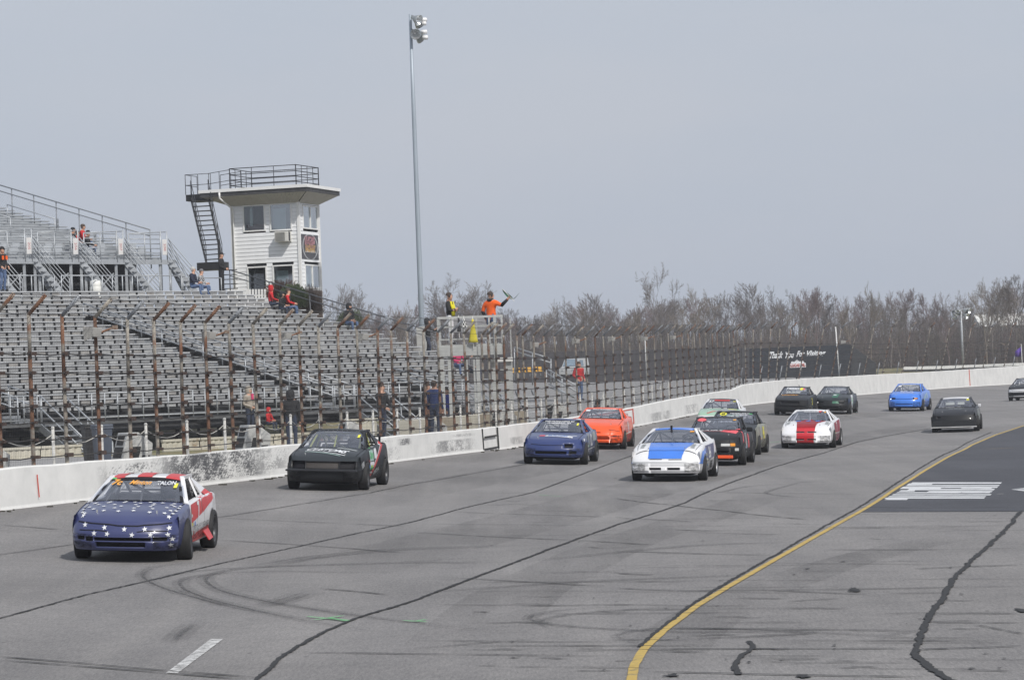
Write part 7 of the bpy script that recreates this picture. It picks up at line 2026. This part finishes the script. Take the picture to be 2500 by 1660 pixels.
# ---------------------------------------------------------------- 1 stars and stripes
c = build_car('race_car', 'navy race car with white stars and a red and white striped roof, nearest the camera', PAL(paint=P_NAVY, side_paint=P_WHT, roof_paint=P_WHT, pillar_paint=P_WHT, W=1.65, H=1.20, WB=2.47, zhf=.61, zhr=.825, deck=.90, FO=.95, lean=.13, zlip=.185, zbump=.42, wr=.54,
    side_split=.40, tyre_in=.05, camber=5, openings=((-.72, -.60, .335, .395, .05), (-.58, -.46, .32, .39, .05), (-.44, .44, .33, .38, .06), (.46, .68, .335, .39, .05), (-.42, .36, .235, .31, .06)), steer=6))
place_car(c, 324, 1363, R(2.5))
seams(c)
stroke(c, [(-.70, .592), (-.45, .575), (-.2, .565), (-.08, .55), (.22, .548), (.32, .562), (.55, .575), (.70, .592)], .016, 'front', M_DECN, 'hood_gap')
for sx in (-1, 1): stroke(c, [(sx * .22, .465), (sx * .36, .48), (sx * .66, .475)], .012, 'front', M_DECN, 'headlight_seam')
rs = random.Random(4)
for x, z in ((-.58, .55), (-.27, .52), (.03, .50), (.33, .505), (.67, .52), (-.42, .435), (-.22, .43), (.15, .42), (.42, .425), (.66, .425), (.72, .36), (.70, .27)): dpoly(c, star(x, z, .042, rs.uniform(-.3, .3)), 'front', M_DECW, 'star')
for r_, (y, n_) in enumerate(((-.50, 6), (-.34, 5), (-.20, 6), (-.06, 5), (.06, 6), (.16, 7))):
    for i in range(n_): dpoly(c, star(lerp(-.62, .62, (i + .5 * (r_ % 2) * .6) / (n_ - .7)) + rs.uniform(-.03, .03), y + rs.uniform(-.03, .03), .043, rs.uniform(0, 1), 1.15), 'top', M_DECW, 'star')
for sx in (-1, 1):
    for y, x in ((-.60, .64), (-.46, .68), (-.3, .70), (-.1, .71), (.05, .71)): dpoly(c, star(sx * x, y, .038, rs.uniform(0, 1), 1.3), 'top', M_DECW, 'star')
for x0, x1 in ((-.56, -.33), (-.13, .10), (.31, .54)): drect(c, x0, x1, c.ywst - .12, c.yrr + .06, 'top', M_DECR, 'roof_stripe', lift=.008)
dpoly(c, [(-.05 + .45, .52), (1.45, .62), (1.45, .84), (.45, .80)], 'left', M_DECR, 'side_stripe'); dpoly(c, [(1.5, .62), (2.7, .78), (2.7, .95), (1.5, .86)], 'left', M_DECR, 'side_stripe'); dpoly(c, [(.45, .21), (2.1, .23), (2.1, .40), (.45, .34)], 'left', M_DECR, 'side_stripe')
mb = MB(); mb.prism([(.80, 1.55, .36), (.80, 2.05, .38), (.90, 2.05, .20), (.92, 1.55, .19)], (.015, 0, 0)); mb.obj('side_skirt', M_DECR, c.root)
banner(c, M_DECN, .80)
dtext(c, '7c', -.40, c.H - .105, .17, .075, 'front', M_DECO, 'race_number', .3, lift=.014, bold=.04); dtext(c, 'Minton', -.03, c.H - .098, .34, .055, 'front', M_DECO, 'lettering', .45, lift=.014); dtext(c, 'TALON', .36, c.H - .105, .28, .05, 'front', M_DECW, 'lettering', -.1, lift=.014)
drect(c, -.52, -.45, c.H - .07, c.H - .05, 'front', M_DECG, 'green_tab', lift=.016); sticker(c)
dtext(c, '7', 1.1, .66, .26, .32, 'left', M_DECW, 'race_number', .2, flip=False)
driver(c, 'driver with dark helmet in the stars and stripes car', C_BLUE, HM_D)
FLAGCAR = c
# ---------------------------------------------------------------- 2 black CUSTOMS car
c = build_car('race_car', 'black race car lettered CUSTOMS on its hood, running beside the wall', PAL(paint=P_BLK, hood_paint=P_GRN, W=1.70, H=1.30, WB=2.62, zhf=.66, zhr=.89, lean=.10, zlip=.20, zbump=.5, wr=.56, R=.38, crown=.07, FO=.92, deck=.98, ywst=1.22, cage_mat=pm('yellow_cage', (.42, .44, .10), .5),
    openings=((-.74, -.40, .48, .65, .10), (-.38, .38, .49, .64, .05, 2), (.40, .74, .48, .65, .10)), open_mats=[pm('radiator', (.035, .03, .028), .7)]))
place_car(c, 802, 1193.5, R(6.5))
seams(c)
mb = MB(); mb.bar((-.80, c.yf - .01, .45), (.80, c.yf - .01, .45), .10, .045); bevel(mb.obj('bumper_bar', P_GRY, c.root), .015)
dtext(c, 'CUSTOMS', .02, -.26, .98, .26, 'top', M_DECW, 'lettering', .35, rot=R(-14), bold=.035)
for k, y in enumerate((-.44, -.48)): stroke(c, [(-.48, y + .10), (.46 - k * .1, y - .13)], .02, 'top', M_TEAL if k else M_DECW, 'underline')
stroke(c, [(.18, .06), (.64, -.06)], .10, 'top', M_DECS, 'faint_lettering')
for k in range(4): stroke(c, [(-.42 - .03 * k, .48 + .03 * k), (-.25, .55 + .03 * k)], .014, 'left', M_DECW, 'scrape')
drect(c, .52, 1.05, .62, .92, 'left', M_TEAL, 'race_number_panel'); dtext(c, '51', .78, .78, .40, .24, 'left', M_DECG, 'race_number', bold=.05)
drect(c, .52, 1.05, .52, .60, 'left', M_DECW, 'sponsor_patch'); drect(c, .5, 1.08, .43, .51, 'left', M_DECG, 'sponsor_patch'); drect(c, 1.15, 1.5, .66, .92, 'left', M_DECW, 'sponsor_patch')
stroke(c, [(.45, .26), (1.2, .52), (1.8, .74), (2.5, .98)], .09, 'left', M_DECR, 'swoosh'); stroke(c, [(.9, .48), (1.6, .73), (2.4, 1.0)], .03, 'left', M_DECW, 'swoosh'); stroke(c, [(1.0, .34), (1.7, .42)], .09, 'left', M_DECS, 'lettering_block')
for i in range(11): b = i / 10; mb = MB(); mb.ball(c.ws(lerp(-.93, .93, b), .03) + V((0, -.012, .01)), .009, 3); mb.ball(c.ws(lerp(-.95, .95, b), .97) + V((0, -.012, .01)), .009, 3); mb.obj('screw', M_REFL, c.root)
sticker(c)
mb = MB(); mb.bar((-.70, c.yr - .15, 1.10), (.70, c.yr - .15, 1.10), .16, .025); 
for x in (-.6, .6): mb.bar((x, c.yr - .15, .94), (x, c.yr - .15, 1.1), .05, .03)
mb.obj('rear_spoiler', P_BLK, c.root)
driver(c, 'driver with dark helmet in the black CUSTOMS car', C_BLK, HM_D)
# ---------------------------------------------------------------- 3 dark blue
c = build_car('race_car', 'dark blue race car with white lettering strip and one open headlight hole', PAL(paint=P_BLUE, W=1.69, H=1.23, WB=2.52, zhf=.61, zhr=.86, deck=.92, lean=.12, zlip=.22, zbump=.42, wr=.54, R=.38, FO=.95,
    openings=((-.50, .42, .30, .385, .07), (.50, .70, .31, .40, .05), (.34, .58, .475, .585, .09))))
place_car(c, 1357, 1132, R(8))
seams(c)
stroke(c, [(-.62, .57), (-.2, .545), (.3, .55)], .012, 'front', M_DECN, 'hood_gap')
banner(c, M_DECN, .84); dtext(c, "JONES WELDING & REPAIR, INC", -.02, c.H - .075, .84, .042, 'front', M_DECW, lift=.014, bold=.03); dtext(c, 'PLAINFIELD, IN', -.02, c.H - .118, .66, .036, 'front', M_DECW, lift=.014, bold=.03); dtext(c, 'THIS CAR', -.16, c.H - .175, .32, .024, 'front', M_DECS, lift=.014)
dpoly(c, [(-.28, -.44), (.52, -.50), (.52, -.40), (.2, -.28), (-.22, -.30)], 'top', M_DECW, 'hood_sponsor'); dtext(c, 'BUILDERS', .10, -.375, .56, .12, 'top', M_DECB, 'lettering', .2, rot=R(-3)); drect(c, -.42, -.27, -.42, -.30, 'top', M_DECP, 'hood_sponsor')
for sx in (-1, 1): dpoly(c, [(sx * .40, c.ywst - .04), (sx * .54, c.ywst - .02), (sx * .54, c.ywst + .14), (sx * .42, c.ywst + .12)], 'top', M_DECW, 'roof_tape', lift=.028)
drect(c, .6, .85, .55, .85, 'left', M_DECS, 'sponsor_patch'); dtext(c, '12', 1.3, .66, .40, .34, 'left', M_DECW, 'race_number', bold=.03); drect(c, 1.75, 2.4, .62, .9, 'left', M_DECS, 'sponsor_patch'); stroke(c, [(.42, .40), (2.1, .44)], .025, 'left', M_DECW, 'side_line')
for k in range(3): drect(c, -.36 + .05 * k, -.30 + .05 * k, .66 - .0, .80, 'left', M_DECW, 'contingency_sticker')
sticker(c)
mb = MB(); mb.tube([(.12, c.yf + .34, .69), (.17, c.yf + .31, .70)], .012, 6); mb.obj('hood_pin', M_REFL, c.root)
driver(c, 'driver with dark helmet in the dark blue car', C_BLUE, HM_D)
# ---------------------------------------------------------------- 4 orange
c = build_car('race_car', 'bright orange race car running just behind the dark blue one', PAL(paint=P_ORG, W=1.71, H=1.33, WB=2.64, zhf=.68, zhr=.97, lean=.16, zlip=.24, zbump=.45, wr=.55, R=.40, FO=.95, deck=1.02, ycowl=.40, ywst=1.20,
    openings=((-.46, .46, .335, .36, .05), (-.46, .46, .372, .395, .05), (-.45, .45, .405, .425, .05), (-.42, .42, .435, .45, .05), (.56, .70, .42, .48, .03, 2), (-.70, -.56, .42, .48, .03, 2), (-.44, .14, .552, .578, .05)), open_mats=[pm('dull_red_lens', (.22, .03, .02), .4)]))
place_car(c, 1462, 1095, R(8))
seams(c)
dtext(c, "PAUL'S TRANSMISSION", .05, c.H - .06, .74, .035, 'front', M_DECW, lift=.012, bold=.03); drect(c, -.55, -.40, c.H - .12, c.H - .07, 'front', M_DECW, 'sponsor_patch', lift=.01)
for sx in (1,): stroke(c, [(sx * .40, .66), (sx * .60, .635), (sx * .76, .60)], .012, 'front', M_DECN, 'headlight_seam')
dtext(c, '11', 1.25, .72, .34, .36, 'left', M_DECW, 'race_number', bold=.04); stroke(c, [(.45, .50), (2.2, .53)], .03, 'left', M_DECW, 'side_line'); dtext(c, 'AUTO', 1.25, .38, .8, .2, 'left', M_DECP, 'lettering')
driver(c, 'driver with pale helmet in the orange car', C_GREY, HM_W)
# ---------------------------------------------------------------- 5 white and blue
def daytona(label, sp_): 
    d = dict(W=1.74, H=1.26, WB=2.46, zhf=.66, zhr=.90, lean=.20, zlip=.21, zbump=.46, wr=.52, R=.26, FO=1.0, ycowl=.30, ywst=1.12, yrr=1.95, yrb=2.95, rim='steel'); d.update(sp_); return build_car('race_car', label, d)
c = daytona('white race car with a blue hood band and blue front fenders', PAL(paint=P_WHT, pillar_paint=P_WHT, roof_paint=P_SKY, openings=((-.40, -.08, .535, .553, .05), (.08, .42, .53, .548, .05), (-.40, -.10, .29, .345, .07), (.06, .38, .29, .345, .07))))
place_car(c, 1635, 1172.5, R(10))
seams(c)
dpoly(c, [(-.42, -.785), (.42, -.785), (.56, -.2), (.60, .17), (-.48, .17)], 'top', P_SKY, 'hood_band'); dpoly(c, [(-.42, .56), (.40, .56), (.42, .70), (-.42, .70)], 'front', P_SKY, 'hood_band', lift=.007)
stroke(c, [(-.74, -.66), (0, -.70), (.74, -.66)], .012, 'top', M_DECN, 'hood_gap', lift=.009)
stroke(c, [(-.84, .468), (-.4, .474), (.4, .474), (.84, .468)], .012, 'front', M_DECS, 'bumper_crease')
for ax in ('left', 'right'): dpoly(c, [(-.80, .44), (-.34, .42), (-.30, .64), (.30, .64), (.36, .42), (.44, .46), (.44, .80), (-.3, .72)], ax, P_SKY, 'fender_paint'); dpoly(c, [(.46, .45), (2.1, .52), (2.4, .86), (.46, .84)], ax, pm('decal_dark_blue', (.09, .09, .16), .5, var=.3, scale=4), 'door_graphic')
for sx in (-1, 1):
    for k in range(4): drect(c, sx * .62 - .05, sx * .62 + .05, -.45 + k * .13, -.38 + k * .13, 'top', M_DECS, 'contingency_sticker')
dtext(c, '86', 1.2, .66, .5, .30, 'left', M_DECW, 'race_number', .2); dtext(c, '86', 1.45, .36, .5, .2, 'left', M_DECN, 'race_number', .2)
drect(c, .42, .52, c.H - .10, c.H - .075, 'front', M_DECO, 'inspection_sticker', lift=.012)
mb = MB(); mb.box((-.06, c.ywst - .15, c.H + .03), (.05, .07, .08)); mb.tube([(-.06, c.ywst - .18, c.H + .04), (-.06, c.ywst - .18, c.H - .16)], .018, 6); mb.obj('dash_camera', M_DECN, c.root)
driver(c, 'driver with pale helmet in the white and blue car', C_RED, HM_W)
# ---------------------------------------------------------------- 6 black and red
c = build_car('race_car', 'black race car with pink red trim, amber headlamp and an orange lower lip', PAL(paint=P_BLK, W=1.68, H=1.34, WB=2.40, zhf=.72, zhr=.96, lean=.06, zlip=.19, zbump=.5, wr=.58, R=.30, FO=.85, ycowl=.42, ywst=1.16, yrr=2.1, yrb=2.6, deck=1.0,
    openings=((-.70, -.28, .555, .645, .03, 2), (.28, .55, .555, .645, .03, 2), (.55, .70, .555, .645, .02, 3), (-.5, .5, .36, .42, .05)), open_mats=[M_LENS, M_AMBER]))
place_car(c, 1744, 1135, R(10.5))
seams(c)
mb = MB(); mb.bar((-.62, c.yf + .02, .255), (.62, c.yf + .02, .255), .05, .09); bevel(mb.obj('orange_lip', pm('bright_orange', (.82, .10, .02), .5, var=.05), c.root), .015)
for sx in (-1, 1): stroke(c, [(sx * .86, -.2), (sx * .80, .1), (sx * .72, .32)], .03, 'top', M_DECP, 'red_trim'); drect(c, sx * .71 - .05, sx * .71 + .05, .42, .50, 'front', M_LENS, 'fog_lamp')
stroke(c, [(-.7, .16), (0, .0), (.7, .16)], .02, 'top', M_DECP, 'red_trim')
dtext(c, 'BAIRS', -.12, .13, .72, .13, 'top', M_DECW, 'lettering', .2, bold=.03)
stroke(c, [(-.2, .90), (.5, 1.0), (1.2, 1.04)], .03, 'left', M_DECP, 'red_trim'); drect(c, .5, .95, .45, .90, 'left', M_DECS, 'sponsor_patch'); dtext(c, '8', 1.3, .66, .34, .44, 'left', M_DECP, 'race_number', bold=.05)
dpoly(c, [(-.38 + .14 * math.cos(a) - .08, c.H - .09 + .045 * math.sin(a)) for a in [2 * math.pi * k / 14 for k in range(14)]], 'front', M_DECP, 'red_oval', lift=.012); drect(c, .44, .52, c.H - .10, c.H - .075, 'front', M_DECO, 'inspection_sticker', lift=.012)
mb = MB(); mb.box((.94, .62, 1.0), (.18, .09, .13)); bevel(mb.obj('mirror', P_BLK, c.root), .03)
driver(c, 'driver with pale helmet in the black and red car', C_BLK, HM_W)
# ---------------------------------------------------------------- 7 black 45
c = build_car('race_car', 'black race car with a yellow 45 on its windshield strip', PAL(paint=P_GRY, roof_paint=P_BLK, side_paint=pm('paint_grey_yellow', (.20, .20, .16), .4, var=.5, scale=5), W=1.72, H=1.36, WB=2.6, zhf=.72, zhr=.97, lean=.1, wr=.58, R=.34))
place_car(c, 1787, 1109, R(10.5))
banner(c, M_DECN, .80); dtext(c, "JONES WELDING & REPAIR, INC", .14, c.H - .082, .62, .036, 'front', M_DECW, lift=.014, bold=.03); dtext(c, 'PLAINFIELD, IN', .16, c.H - .118, .46, .03, 'front', M_DECW, lift=.014, bold=.03)
dpoly(c, [(-.38 + .12 * math.cos(a), c.H - .10 + .05 * math.sin(a)) for a in [2 * math.pi * k / 14 for k in range(14)]], 'front', M_DECY, 'yellow_oval', lift=.012); dtext(c, '45', -.38, c.H - .10, .14, .06, 'front', M_DECN, 'race_number', .3, lift=.018, bold=.03); drect(c, .44, .54, c.H - .1, c.H - .08, 'front', M_DECG, 'green_tab', lift=.014)
drect(c, .5, 1.1, .4, .9, 'left', M_DECS, 'sponsor_patch'); dtext(c, '45', 1.5, .68, .55, .4, 'left', M_DECY, 'race_number', bold=.04)
driver(c, 'driver with dark helmet in the black car numbered 45', C_BLK, HM_D)
# ---------------------------------------------------------------- 8 white and green 57
c = build_car('race_car', 'white and pale green race car numbered 57 high by the wall', PAL(paint=paint('mint', (.30, .46, .34)), bump_paint=P_WHT, side_paint=P_WHT, roof_paint=P_BLK, pillar_paint=P_WHT, W=1.70, H=1.30, WB=2.5, zhf=.70, zhr=.93, lean=.1, wr=.55, R=.28, FO=.92,
    openings=((-.80, .80, .50, .62, .08), (-.62, -.46, .40, .44, .04), (.46, .62, .40, .44, .04))))
place_car(c, 1757, 1057, R(9))
drect(c, -.30, .30, c.H - .075, c.H - .03, 'front', M_DECR, 'red_strip', lift=.012); dtext(c, '57', -.40, c.H - .10, .22, .09, 'front', M_DECW, 'race_number', .25, lift=.014, bold=.03); drect(c, .44, .54, c.H - .1, c.H - .08, 'front', M_DECY, 'yellow_tab', lift=.014)
dpoly(c, [(-.2, -.5), (.3, -.6), (.7, .1), (.1, .1)], 'top', M_DECS, 'hood_graphic'); stroke(c, [(-.45, -.65), (-.1, -.35)], .07, 'top', M_DECR, 'hood_graphic'); drect(c, .3, .65, .02, .14, 'top', M_DECY, 'hood_graphic')
driver(c, 'driver with dark helmet in the white and green car', C_RED, HM_D)
# ---------------------------------------------------------------- 9 white with red band
c = daytona('white race car with a red band down its hood and nose', PAL(paint=P_WHT, H=1.27, openings=((-.34, -.05, .545, .585, .06), (.05, .36, .545, .585, .06), (-.34, -.05, .30, .345, .06), (.05, .36, .30, .345, .06)), cage_mat=pm('pale_cage', (.5, .5, .52), .5)))
place_car(c, 1974, 1093.5, R(11.5))
seams(c)
for x0, x1, z0, z1 in ((-.30, .27, .215, .295), (-.31, .28, .350, .540), (-.32, .30, .590, .70), (-.045, .045, .295, .350), (-.045, .045, .540, .590)): drect(c, x0, x1, z0, z1, 'front', P_REDP, 'nose_band', lift=.007); dpoly(c, [(-.32, -.79), (.30, -.79), (.36, -.3), (.58, .17), (-.40, .17)], 'top', P_REDP, 'hood_band')
for x in (-.34, .0, .32): dpoly(c, [(x + .10 * math.cos(a), .04 + .09 * math.sin(a)) for a in [2 * math.pi * k / 10 for k in range(10)]], 'top', M_DECB, 'blue_emblem', lift=.010)
for sx in (-1, 1):
    for k in range(4): drect(c, sx * .66 - .06, sx * .66 + .06, -.42 + k * .13, -.36 + k * .13, 'top', M_DECS, 'contingency_sticker')
dtext(c, 'WILSON GARAGE', .02, c.H - .062, .52, .035, 'front', M_DECW, lift=.012, bold=.03); dpoly(c, [(.26, c.H - .04), (.40, c.H - .04), (.33, c.H - .10)], 'front', M_DECR, 'red_tab', lift=.014); drect(c, .46, .52, c.H - .1, c.H - .07, 'front', M_DECO, 'inspection_sticker', lift=.012)
for ax in ('left', 'right'): dpoly(c, [(.44, .50), (2.1, .50), (2.6, .92), (.44, .84)], ax, pm('decal_maroon', (.26, .02, .04), .5, var=.2), 'door_paint'); dpoly(c, [(.40, .22), (2.1, .22), (2.1, .46), (.40, .46)], ax, pm('decal_mauve', (.30, .12, .15), .5, var=.2), 'sill_paint')
dtext(c, '7', 1.2, .70, .3, .30, 'left', M_DECW, 'race_number'); drect(c, .80, .84, .42, .50, 'front', M_DECN, 'contingency_sticker')
driver(c, 'driver with dark helmet in the white car with red band', C_BLUE, HM_D)
# ---------------------------------------------------------------- 10 black NISMO
c = build_car('race_car', 'black race car with white letters and yellow dot on its windshield', PAL(paint=P_GRY, bump_paint=P_BLK, W=1.66, H=1.34, WB=2.5, zhf=.74, zhr=.96, lean=.05, wr=.56, R=.28, FO=.9, openings=((-.50, .40, .56, .68, .06), (-.7, .7, .38, .46, .03))))
place_car(c, 1936, 1013.5, R(12.5))
dtext(c, 'NISMO', -.10, c.H - .095, .60, .075, 'front', M_DECW, lift=.013, bold=.05); dpoly(c, [(.30 + .075 * math.cos(a), c.H - .11 + .055 * math.sin(a)) for a in [2 * math.pi * k / 12 for k in range(12)]], 'front', M_DECY, 'yellow_dot', lift=.016)
dtext(c, 'LINDSEY', -.14, .0, .82, .22, 'top', M_DECO, 'lettering', .3, bold=.03); dtext(c, '3', .7, .66, .24, .34, 'left', M_DECY, 'race_number', bold=.03); drect(c, .36, .46, c.H - .14, c.H - .08, 'front', M_DECP, 'pink_tab', lift=.012)
for i in (-.34, -.1, .12): drect(c, i, i + .16, 1.03, 1.10, 'front', M_DECS, 'screen_sticker', lift=.012)
mb = MB(); mb.tube([(.16, c.ywst - .12, c.H), (.14, c.ywst - .14, c.H + .09)], .014, 6); mb.obj('aerial', M_DECN, c.root)
driver(c, 'driver with dark helmet in the black car with the yellow dot', C_BLK, HM_D)
# ---------------------------------------------------------------- 11 dark green black
c = build_car('race_car', 'dark green race car with a white shield on its hood', PAL(paint=P_GRN, bump_paint=P_BLK, W=1.70, H=1.32, WB=2.62, zhf=.68, zhr=.95, lean=.14, wr=.55, R=.42, FO=.98, openings=((-.66, -.36, .53, .60, .05), (.36, .66, .53, .60, .05), (-.4, .4, .32, .38, .05))))
place_car(c, 2033, 1010, R(13.5))
dpoly(c, [(.02, -.65), (.30, -.62), (.32, .12), (.02, .12)], 'top', pm('decal_deep_green', (.03, .13, .08), .5, var=.2), 'green_band'); dpoly(c, [(.12, -.28), (.20, -.22), (.20, -.08), (.04, -.08), (.04, -.22)], 'top', M_DECW, 'shield_emblem', lift=.010); drect(c, .08, .40, .52, .64, 'front', pm('decal_deep_green', (.03, .13, .08), .5), 'green_band')
dtext(c, 'MOTORSPORT', .15, .16, .5, .07, 'top', M_TEAL, 'lettering'); dpoly(c, [(.45, .25), (1.0, .3), (1.2, .92), (.5, .92)], 'left', M_DECW, 'race_number_panel'); dtext(c, '9', .8, .62, .26, .4, 'left', M_DECG, 'race_number')
driver(c, 'driver with dark helmet in the dark green car', C_BLK, HM_D)
# ---------------------------------------------------------------- 12 light blue
c = build_car('race_car', 'light blue race car with round dark headlight holes alone in the turn', PAL(paint=P_SKY, W=1.68, H=1.37, WB=2.64, zhf=.74, zhr=.98, lean=.14, zlip=.24, zbump=.48, wr=.55, R=.42, FO=.92, ycowl=.30, ywst=1.15, deck=1.04, openings=((-.70, -.46, .60, .69, .07), (.46, .70, .60, .69, .07), (-.45, .45, .34, .385, .05), (-.44, .44, .615, .632, .04))))
place_car(c, 2213, 1003.5, R(16))
seams(c)
for k, (y, b) in enumerate(((-.12, 'TRI STATE'), (-.32, 'RACING'))): dtext(c, b, .06, y, .66, .14, 'top', M_DECW, 'lettering', bold=.03)
drect(c, .50, .64, .615, .675, 'front', M_AMBER, 'indicator', lift=.02)
dtext(c, 'MIKES PERFORMANCE', 0, c.H - .055, .70, .035, 'front', M_DECW, lift=.012); drect(c, -.50, -.34, c.H - .16, c.H - .08, 'front', M_DECW, 'sponsor_patch', lift=.012); drect(c, -.26, .2, c.H - .13, c.H - .09, 'front', M_DECS, 'sponsor_patch', lift=.012)
for k, z in ((0, .5), (.5, .62), (1.1, .66)): drect(c, .45 + k, .7 + k, z, z + .24, 'left', M_TEAL, 'sponsor_patch')
driver(c, 'driver with dark helmet in the light blue car', C_BLUE, HM_D)
# ---------------------------------------------------------------- 13 black with pale splitter
c = build_car('race_car', 'black race car with deep flat nose and pale splitter edge', PAL(paint=P_GRY, bump_paint=P_BLK, W=1.72, H=1.30, WB=2.5, zhf=.66, zhr=.92, lean=.12, zlip=.20, zbump=.44, wr=.55, R=.22, FO=.98, roof_paint=P_WHT, pillar_paint=P_GRY, openings=((-.4, .35, .28, .36, .03), (-.66, -.52, .54, .62, .05))))
place_car(c, 2333, 1053.5, R(12))
mb = MB(); mb.prism([(-.88, c.yf - .10, .19), (.88, c.yf - .10, .19), (.80, c.yf + .3, .19), (-.80, c.yf + .3, .19)], (0, 0, .035)); bevel(mb.obj('splitter', pm('bare_metal_edge', (.58, .58, .57), .4, .3), c.root), .006)
mb = MB(); mb.prism([(-.86, c.yf - .08, .22), (.86, c.yf - .08, .22), (.78, c.yf - .015, .46), (-.78, c.yf - .015, .46)], (0, .02, 0)); bevel(mb.obj('air_dam', P_BLK, c.root), .006)
seams(c)
for k, (y, b) in enumerate(((-.02, 'THORNTOWN TOWING'), (-.22, 'AND REPAIR'))): dtext(c, b, .02, y, .72 - .2 * k, .10, 'top', M_DECS, 'lettering', bold=.02)
drect(c, .42, .52, c.H - .12, c.H - .08, 'front', M_DECY, 'inspection_sticker', lift=.012); drect(c, -.36, -.02, 1.02, 1.12, 'front', M_DECS, 'screen_sticker', lift=.012); drect(c, .10, .36, 1.02, 1.12, 'front', M_DECS, 'screen_sticker', lift=.012)
for k in (0, .6, 1.2): drect(c, .5 + k, .9 + k, .4, .85, 'left', M_DECS, 'sponsor_patch')
mb = MB(); mb.box((.93, .55, .98), (.12, .09, .10)); bevel(mb.obj('mirror', M_DECW, c.root), .02)
driver(c, 'driver with dark helmet in the black car with pale splitter', C_BLK, HM_D)
# ---------------------------------------------------------------- 14 edge of the frame
c = build_car('race_car', 'dark race car with a white nose band entering at the right edge', PAL(paint=P_GRY, W=1.68, H=1.33, WB=2.6, zhf=.72, zhr=.96, lean=.1, wr=.55, R=.34, openings=((-.7, .7, .36, .42, .05),)))
place_car(c, 2500, 977.5, R(19))
drect(c, -.84, .84, .52, .68, 'front', M_DECW, 'nose_band'); drect(c, -.84, .84, .24, .30, 'front', M_DECW, 'lip_band'); dtext(c, '26', -.30, -.15, .3, .3, 'top', M_DECS, 'race_number')
stroke(c, [(-.6, .62), (-.1, .57), (.3, .6)], .02, 'front', M_DECN, 'scrape', lift=.01)
driver(c, 'driver with dark helmet in the dark car at the right edge', C_BLK, HM_D)
build_people()
# ================================================================== thin haze in the air
mb = MB(); mb.box((0, 400, 12.0), (2000, 1400, 27.0))
hm = bpy.data.materials.new('haze_air'); hm.use_nodes = True; hn = hm.node_tree; hn.nodes.clear()
ho = hn.nodes.new('ShaderNodeOutputMaterial'); hv = hn.nodes.new('ShaderNodeVolumePrincipled'); hv.inputs['Color'].default_value = (.92, .94, 1, 1); hv.inputs['Density'].default_value = .00042; hv.inputs['Anisotropy'].default_value = .2
hn.links.new(hv.outputs[0], ho.inputs['Volume'])
hz = mb.obj('haze', hm, kind='stuff')
